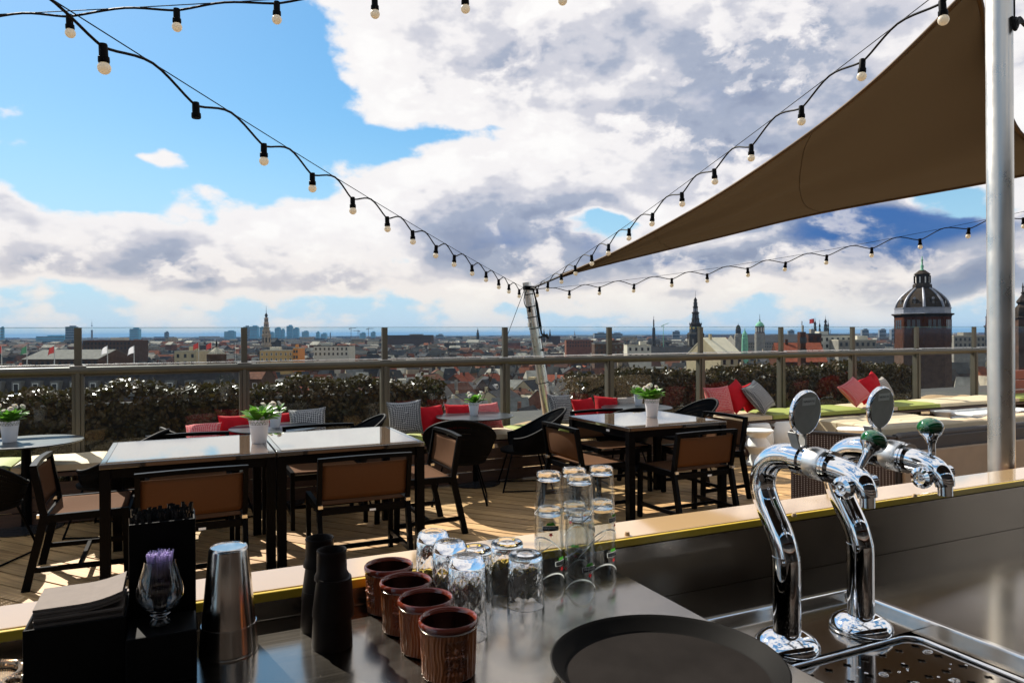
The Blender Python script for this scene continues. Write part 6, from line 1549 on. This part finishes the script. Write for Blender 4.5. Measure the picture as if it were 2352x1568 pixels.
block(1622, 1690, 776, 235, 17, CREAMW, pm('cream_sheet_roof', (0.62, 0.53, 0.38), 0.6, var=(0.4, 0.1)), 'pale_roofed_hall', 'big hall with a smooth cream coloured pitched roof beside the dark church tower', style=1, rh=6.0, rz=0.45)
block(1495, 1612, 797, 545, 22, BROWNB, SLATE, 'church_nave', 'long dark gothic church nave with steep roof at the dark church tower', 'church', style=1, rh=9)
block(1690, 1905, 769, 800, 40, GREYW, SLATE, 'palace', 'very long dark palace with chimneys under the green dome', 'palace', style=1, rh=8)
block(1808, 1912, 789, 215, 20, BRICKO, REDT, 'red_roofed_hall', 'hall with a bright red tiled roof beside the brown chimney tower', style=1, rh=5.5, rz=-0.2)
block(1838, 1850, 766, 200, 2.2, BRICKO, BRICKO, 'brick_chimney', 'tall square brown brick chimney in front of the red roofed hall', 'chimney')
block(1856, 1886, 768, 300, 7, BRICKO, SLATE, 'brick_tower', 'square brown brick tower block with a flat top near the red flag', 'tower')
block(1880, 1955, 771, 360, 18, WHITEW, GREYR, 'modern_office', 'modern white and grey office with ribbon windows near the red roofed hall')
block(1925, 2012, 782, 350, 20, GREYW, PALER, 'modern_office', 'lower grey modern office stepping down toward the dome')
block(2190, 2262, 772, 420, 20, GREYW, PALER, 'hotel_block', 'grey stone hotel block with lit roof edge between the dome and the pole')
block(1365, 1430, 790, 420, 16, BROWNB, GREYR, 'office_building', 'brown office block with bands of small windows near the mast', det=False)
block(1300, 1362, 782, 700, 22, BRICK, TILE, 'warehouse', 'long red brown warehouse with rows of windows behind the mast')
block(1440, 1495, 794, 380, 12, WHITEW, PALER, 'white_house', 'group house of white cubes standing near the thin black spire')
block(880, 990, 770, 1300, 40, BROWNB, SLATE, 'warehouse', 'huge dark flat roofed warehouse below the cranes')
block(720, 800, 795, 480, 20, WHITEW, SLATE, 'white_office', 'white office with dark roof near the ochre block')
block(400, 450, 808, 330, 16, CREAMW, PALER, 'cream_house', 'cream apartment house near the round pavilion')
block(505, 600, 846, 175, 10, BROWNB, TILE, 'brown_house', 'brown brick house with attic windows right behind the hedge', det=True, style=1, rh=2.6)
# near mansard building with flag poles and the round pavilion
FZ = 150; c = 190; b = ground_at(c, FZ) + FW*7; k = FZ/FP; h = zpx(c, 842, FZ)
mh = thing('mansard_building', 'large dark mansard roofed building with a row of flag poles along its parapet', 'building', tuple(b), FACE); w_ = 640*k
MB().box((0, 0, (h-7)/2), (w_, 14, h-7)).build('wall', BROWNB, mh); reserve(b, 26)
MB().add([(-w_/2, -7, h-7), (w_/2, -7, h-7), (w_/2, 7, h-7), (-w_/2, 7, h-7), (-w_/2+1.5, -4.6, h-0.8), (w_/2-1.5, -4.6, h-0.8), (w_/2-1.5, 6, h-0.8), (-w_/2+1.5, 6, h-0.8)], [(0, 1, 5, 4), (1, 2, 6, 5), (2, 3, 7, 6), (3, 0, 4, 7), (4, 5, 6, 7)]).build('mansard_roof', SLATE, mh)
MB().box((0, -4.4, h-0.4), (w_-3, 0.4, 0.9)).build('parapet', GREYW, mh)
for j in range(14):
    x = -w_/2+3+j*(w_-6)/13
    d_ = MB().box((0, 0, 0), (1.9, 2.6, 3.2)).build('dormer', GREYR, mh, loc=(x, -5.6, h-4.6)); MB().box((0, -1.33, 0.1), (1.2, 0.08, 2.2)).build('window', FRAMEW, d_); MB().box((0, -1.37, 0.1), (0.9, 0.06, 1.9)).build('pane', PANE, d_)
flagc = [(pm('flag_white', (0.7, 0.66, 0.68), 0.8, transl=0.4), 'white'), (pm('flag_green', (0.04, 0.12, 0.07), 0.8, transl=0.4), 'green'), (pm('flag_red', (0.26, 0.03, 0.03), 0.8, transl=0.4), 'red'), (pm('flag_blue', (0.10, 0.12, 0.35), 0.8, transl=0.4), 'blue')]
for (px, ci, lab) in ((4, 2, 'flag pole with a red and white flag at the end of the parapet row'), (62, 1, 'flag pole with a green flag on the parapet'), (125, 2, 'flag pole with a dark red flag on the parapet'), (186, 3, 'flag pole with a blue and white flag on the parapet'), (247, 0, 'flag pole with a pale pink flag on the parapet'), (308, 0, 'flag pole with a furled flag beside the balustrade post')):
    p = atZ(px, 842, FZ+3.0); t = thing('flag_pole', lab, 'flag pole', tuple(p), FACE, 'flag poles on the parapet'); hh = 50*k
    MB().box((0, 0, -0.2), (1.1, 1.1, 1.4)).build('plinth', GREYW, t); MB().tube([(0, 0, 0), (0, 0, hh)], [0.10, 0.05], 6).build('pole', FRAMEW, t)
    MB().grid(lambda u, v: Vector((-1.4*u*(0.7+0.3*v), 0.25*sin(5*u+v), hh-0.1-1.5*v-0.7*u*u)), 8, 4).build('flag', flagc[ci][0], t, smooth=80)
pv = thing('round_pavilion', 'round stone roof pavilion with a pale scalloped conical roof', 'pavilion', tuple(ground_at(497, 160)), FACE); k = 160/FP
MB().lathe([(21.5*k, 0), (21.5*k, zpx(497, 813, 160)), (19*k, zpx(497, 812, 160))], 20).build('drum', BROWNB, pv)
def cone(u, v):
    a = 2*pi*u; r = 20.5*k*(1-v)+0.02; z = zpx(497, 812.5, 160)*(1-v)+zpx(497, 796, 160)*v; return Vector((r*cos(a), r*sin(a), z - (0.25*(1-v)**4)*(1+cos(a*24))))
MB().grid(cone, 144, 10, closeu=True).build('scalloped_roof', PALER, pv, smooth=30); MB().lathe([(0.25, 0), (0.2, 1.0), (0.0, 1.6)], 8, (0, 0, zpx(497, 796.5, 160))).build('finial', STONED, pv)
reserve(ground_at(497, 160), 6)
for (px, ci) in ((456, 2), (486, 2), (540, 0)):
    p = ground_at(px, 163); p.z = GZ; t = thing('flag_pole', {456: 'pale flag pole with a red flag next to the round pavilion roof', 486: 'flag pole with a small flag rising behind the round pavilion roof', 540: 'bare flag pole beyond the round pavilion'}[px], 'flag pole', tuple(p), FACE, 'flag poles at the pavilion'); hh = zpx(px, 786, 163)
    MB().tube([(0, 0, 0), (0, 0, hh)], [0.12, 0.05], 6).build('pole', FRAMEW, t)
    if px != 540: MB().grid(lambda u, v: Vector((-1.2*u, 0.2*sin(5*u+v), hh-0.1-1.2*v-0.6*u*u)), 6, 4).build('flag', flagc[ci][0], t, smooth=80)
rf = thing('flag_pole', 'flag pole with a red flag rising above the brown brick tower', 'flag pole', tuple(ground_at(1869, 303)), FACE); hh = zpx(1869, 731, 303)
MB().tube([(0, 0, 0), (0, 0, hh)], [0.2, 0.08], 6).build('pole', STONED, rf); MB().grid(lambda u, v: Vector((-3.4*u*0.6, 0.3*sin(5*u), hh-0.1-1.9*v-0.3*u)), 8, 4).build('flag', flagc[2][0], rf, smooth=80)
# cranes
for (px, y0, Z, s_, lab) in ((806, 751, 1500, 1, 'tallest thin tower crane above the flat roofed warehouse'), (822, 757, 1500, -1, 'shorter tower crane above the flat roofed warehouse'), (846, 752, 1550, 1, 'tower crane nearest the pale blue block'), (1523, 745, 600, 1, 'pale green luffing crane beside the dark church tower')):
    b = ground_at(px, Z); t = thing('tower_crane', lab, 'crane', tuple(b), FACE, 'cranes'); h = zpx(px, y0, Z); cm = COPPER if px == 1523 else TOWERC; k = Z/FP
    MB().box((0, 0, h/2), (1.0*k, 1.0*k, h)).build('mast', cm, t); MB().beam((-4*s_*k, 0, h-3*k), (12*s_*k, 0, h-(2 if px != 1523 else 0)*k+(3*k if px == 1523 else 0)), 1.0*k, 1.0*k).build('jib', cm, t); MB().box((-3.5*s_*k, 0, h-4*k), (2.5*k, 1.2*k, 2*k)).build('counterweight', cm, t)

# --- town houses one by one --------------------------------------------------
LMK = ((150, 'beyond the first flags'), (330, 'beyond the last flags'), (520, 'around the round pavilion'), (760, 'below the pale church tower'), (985, 'below the cranes'), (1120, 'before the mast'), (1345, 'beyond the mast'), (1500, 'short of the black spire'), (1640, 'around the dark church tower'), (1800, 'below the green dome'), (1960, 'by the red roofed hall'), (9999, 'near the great dome'))
def try_house(px, Z):
    b = ground_at(px, Z); w_ = rc.uniform(7, 13); d_ = rc.uniform(9, 14)
    st = rc.choices((0, 1, 2), (0.42, 0.38, 0.2))[0]
    if not clear_of(b, max(w_, d_)*0.5): return None
    h = rc.uniform(11.0, 15.5); rh = rc.uniform(3.2, 5.2)
    if Z < 200: h = rc.uniform(9, 13)
    wa, wn = rc.choice(wallset); ro, rn_ = rc.choice(roofset)
    if st == 2 and ro in (TILE, REDT): ro, rn_ = PALER, 'pale felt'
    if st != 2 and ro is PALER: ro, rn_ = GREYR, 'grey metal'
    kind = {0: 'gabled', 1: 'ridged', 2: 'flat'}[st]; where = 'near' if Z < 330 else 'farther off'
    lm_ = next(n_ for lim, n_ in LMK if px < lim)
    lab = f'{wn} {kind} house, {rn_} roof, {"below the terrace" if Z < 330 else "farther off"}, {lm_}'
    base = rc.choice((0.25, 0.25+pi/2, -0.5, -0.5+pi/2)) + rc.gauss(0, .06) if Z > 200 else rc.choice((0.15, -0.3, 0.15+pi/2))
    t = gable_house(b, FACE+base, w_, d_, h, rh, wa, ro, lab, 'house', f'{wn} {kind} {rn_} houses ' + where + ' ' + lm_, Z < 300, st)
    reserve(b, max(w_, d_)*0.44); return t
nh = 0; tries = 0
while nh < 95 and tries < 1500:
    tries += 1
    if try_house(rc.uniform(985, 1345), sqrt(rc.uniform(120**2, 330**2))): nh += 1
tries = 0
while nh < 290 and tries < 6000:
    tries += 1
    if try_house(rc.uniform(-40, 2390), sqrt(rc.uniform(310**2, 620**2))): nh += 1

# --- the rest of the city, too far to tell apart ------------------------------
far = MB(); fr_ = MB(); rf_ = random.Random(31)
def far_block(mb, rb_, p, rz, w_, d_, h, rh):
    c, s_ = cos(rz), sin(rz)
    def T(x, y, z): return (p.x+x*c-y*s_, p.y+x*s_+y*c, GZ+z)
    a, b = w_/2, d_/2
    mb.add([T(-a, -b, 0), T(a, -b, 0), T(a, b, 0), T(-a, b, 0), T(-a, -b, h), T(a, -b, h), T(a, b, h), T(-a, b, h)], [(0, 1, 5, 4), (1, 2, 6, 5), (2, 3, 7, 6), (3, 0, 4, 7)])
    if rh > 0.5: rb_.add([T(-a-.3, -b-.3, h), T(a+.3, -b-.3, h), T(a+.3, b+.3, h), T(-a-.3, b+.3, h), T(-a*.9, 0, h+rh), T(a*.9, 0, h+rh)], [(0, 1, 5, 4), (2, 3, 4, 5), (1, 2, 5), (3, 0, 4)])
    else: rb_.add([T(-a, -b, h), T(a, -b, h), T(a, b, h), T(-a, b, h)], [(0, 1, 2, 3)])
for (Za, Zb, n, smin_, smax_, hm) in ((300, 650, 4400, 5, 11, 12.5), (620, 1100, 4600, 8, 20, 13), (1100, 2000, 4200, 12, 34, 13.5), (2000, 3800, 3200, 25, 70, 14.5), (3800, 7500, 2200, 50, 200, 15)):
    for _ in range(n):
        Z = sqrt(rf_.uniform(Za**2, Zb**2)); px = rf_.uniform(-350, 2700); p = ground_at(px, Z)
        w_ = rf_.uniform(smin_, smax_); d_ = rf_.uniform(smin_, smax_)*0.7
        if Z < 1300 and not clear_of(p, max(w_, d_)*0.45): continue
        h = max(6, rf_.gauss(hm, 2.6)); rh = rf_.choice((0, 3, 4, 5, 4)) if Z < 2200 else 0
        if rf_.random() < 0.03 and Z > 900: h += rf_.uniform(4, 12)
        far_block(far, fr_, p, FACE+rf_.choice((.25, -.5, .9, 0.0)), w_, d_, h, rh)
        if Z < 650: reserve(p, max(w_, d_)*0.36)
        if Z < 1100 and rf_.random() < 0.6:
            q = p + Vector((rf_.uniform(-w_, w_)*.3, rf_.uniform(-d_, d_)*.3, 0)); far_block(far, fr_, q, FACE, rf_.uniform(0.7, 2.5), rf_.uniform(0.7, 2.5), h+rh*0.5+rf_.uniform(1, 3), 0)
def island_mat(name, stops, rough=0.8):
    mt = bpy.data.materials.new(name); mt.use_nodes = True; nt = mt.node_tree; N = nt.nodes; L = nt.links
    b = N['Principled BSDF']; b.inputs['Roughness'].default_value = 0.92; b.inputs['Specular IOR Level'].default_value = 0.05
    g_ = N.new('ShaderNodeNewGeometry'); cr = N.new('ShaderNodeValToRGB'); cr.color_ramp.interpolation = 'CONSTANT'
    e = cr.color_ramp.elements
    while len(e) < len(stops): e.new(0.5)
    for i, c in enumerate(stops): e[i].position = i/len(stops); e[i].color = (*c, 1)
    n = N.new('ShaderNodeTexNoise'); n.inputs['Scale'].default_value = 0.25; n.inputs['Detail'].default_value = 8; tc = N.new('ShaderNodeTexCoord'); L.new(tc.outputs['Object'], n.inputs['Vector'])
    mx = N.new('ShaderNodeMix'); mx.data_type = 'RGBA'; mx.blend_type = 'MULTIPLY'; mx.inputs[0].default_value = 1
    mr = N.new('ShaderNodeMapRange'); mr.inputs[1].default_value = .3; mr.inputs[2].default_value = .7; mr.inputs[3].default_value = .6; mr.inputs[4].default_value = 1.2; L.new(n.outputs[0], mr.inputs[0])
    L.new(g_.outputs['Random Per Island'], cr.inputs[0]); L.new(cr.outputs[0], mx.inputs[6])
    cc = N.new('ShaderNodeCombineColor'); [L.new(mr.outputs[0], cc.inputs[i]) for i in range(3)]; L.new(cc.outputs[0], mx.inputs[7]); L.new(mx.outputs[2], b.inputs['Base Color'])
    return mt
FW_M = island_mat('far_walls', [(0.13, 0.06, 0.04), (0.07, 0.05, 0.04), (0.30, 0.24, 0.17), (0.10, 0.08, 0.07), (0.42, 0.36, 0.28), (0.16, 0.07, 0.04), (0.22, 0.20, 0.17), (0.06, 0.05, 0.045)])
FR_M = island_mat('far_roofs', [(0.035, 0.034, 0.036), (0.10, 0.05, 0.035), (0.05, 0.05, 0.055), (0.16, 0.14, 0.12), (0.045, 0.042, 0.04), (0.16, 0.055, 0.03), (0.07, 0.058, 0.05), (0.34, 0.31, 0.26), (0.04, 0.04, 0.04)], 0.6)
cw = tag(far.build('distant_city', FW_M, kind='stuff'), 'mass of distant town buildings reaching to the horizon', 'city')
fr_.build('distant_roofs', FR_M, cw, kind='stuff')
# woodland along the horizon
wd = MB(); rw_ = random.Random(44)
for k_ in range(1500):
    Z = rw_.uniform(1500, 7000) if k_ < 900 else rw_.uniform(7000, 22000); p = ground_at(rw_.uniform(-300, 2650), Z); s_ = rw_.uniform(10, 30)*(Z/2500)
    wd.lathe([(s_*0.8, 0), (s_, rw_.uniform(5, 9)), (s_*0.6, rw_.uniform(11, 15)), (0, rw_.uniform(14, 18))], 7, (p.x, p.y, GZ), rot=rw_.uniform(0, 3))
tag(wd.build('distant_woodland', pm('winter_wood', (0.045, 0.042, 0.030), 0.95, var=(0.05, 0.4)), kind='stuff'), 'dark wintry belts of trees on the horizon', 'woodland')

# bare street trees among the houses
def bare_tree_mesh(seed):
    rr_ = random.Random(seed); m_ = MB(); tw = MB()
    def br(p, d, l, r, lev):
        q = p + d*l*0.5 + Vector((rr_.gauss(0, .05), rr_.gauss(0, .05), 0))*l; e = q + (d+Vector((rr_.gauss(0, .15), rr_.gauss(0, .15), .1))).normalized()*l*0.5
        (m_ if lev < 2 else tw).tube([p, q, e], [r, r*0.8, r*0.62], 5 if lev < 2 else 3, cap=False)
        if lev >= 5: return
        for _ in range(3 if lev < 4 else 4):
            ax = Vector((rr_.gauss(0, 1), rr_.gauss(0, 1), rr_.uniform(-.1, .8))).normalized()
            nd = (d*0.75 + ax*0.75).normalized(); nd.z = max(nd.z, -0.05)
            br(p.lerp(e, rr_.uniform(.55, 1.0)), nd, l*rr_.uniform(.6, .78), r*0.55, lev+1)
    br(Vector((0, 0, 0)), Vector((0, 0, 1)), 6.0, 0.28, 0)
    BK = bpy.data.materials.get('bare_bark') or pm('bare_bark', (0.115, 0.062, 0.036), 0.9, var=(1, 0.3))
    return m_.mesh('trunk', BK), tw.mesh('crown', BK)
tms = [bare_tree_mesh(s_) for s_ in (1, 2)]
for i, (px, Z) in enumerate(((1050, 215), (1035, 240), (1072, 250), (1330, 220), (1310, 195), (1350, 245), (1235, 180), (1205, 250), (1020, 185), (1290, 250), (760, 380), (800, 400), (905, 370), (1430, 330), (1950, 360), (1180, 290), (700, 360), (1265, 225))):
    p = ground_at(px, Z); tr_ = thing('bare_tree', 'leafless brown street tree among houses ' + ('nearer ' if Z < 220 else 'farther off ') + next(n_ for lim, n_ in LMK if px < lim), 'tree', tuple(p), rc.uniform(0, 6), 'bare street trees'); s_ = rc.uniform(0.85, 1.15); tr_.scale = (s_, s_, s_)
    a, b = tms[i % 2]; inst(a, 'trunk', tr_); c_ = inst(b, 'crown', tr_)

# ------------------------------------------------------------------ haze
hz = MB().box((0, 9000, (GZ-2+92)/2), (60400, 60400, 92-GZ+2)); ho = hz.build('haze', None, kind='stuff')
hm = bpy.data.materials.new('haze_air'); hm.use_nodes = True; N = hm.node_tree.nodes; N.remove(N['Principled BSDF'])
pv_ = N.new('ShaderNodeVolumePrincipled'); pv_.inputs['Color'].default_value = (0.16, 0.36, 0.66, 1); pv_.inputs['Density'].default_value = 4.5e-5; pv_.inputs['Anisotropy'].default_value = 0.0
hm.node_tree.links.new(pv_.outputs[0], N['Material Output'].inputs['Volume']); ho.data.materials.append(hm)
tag(ho, 'thin blue haze in the air over the distant city', 'haze')
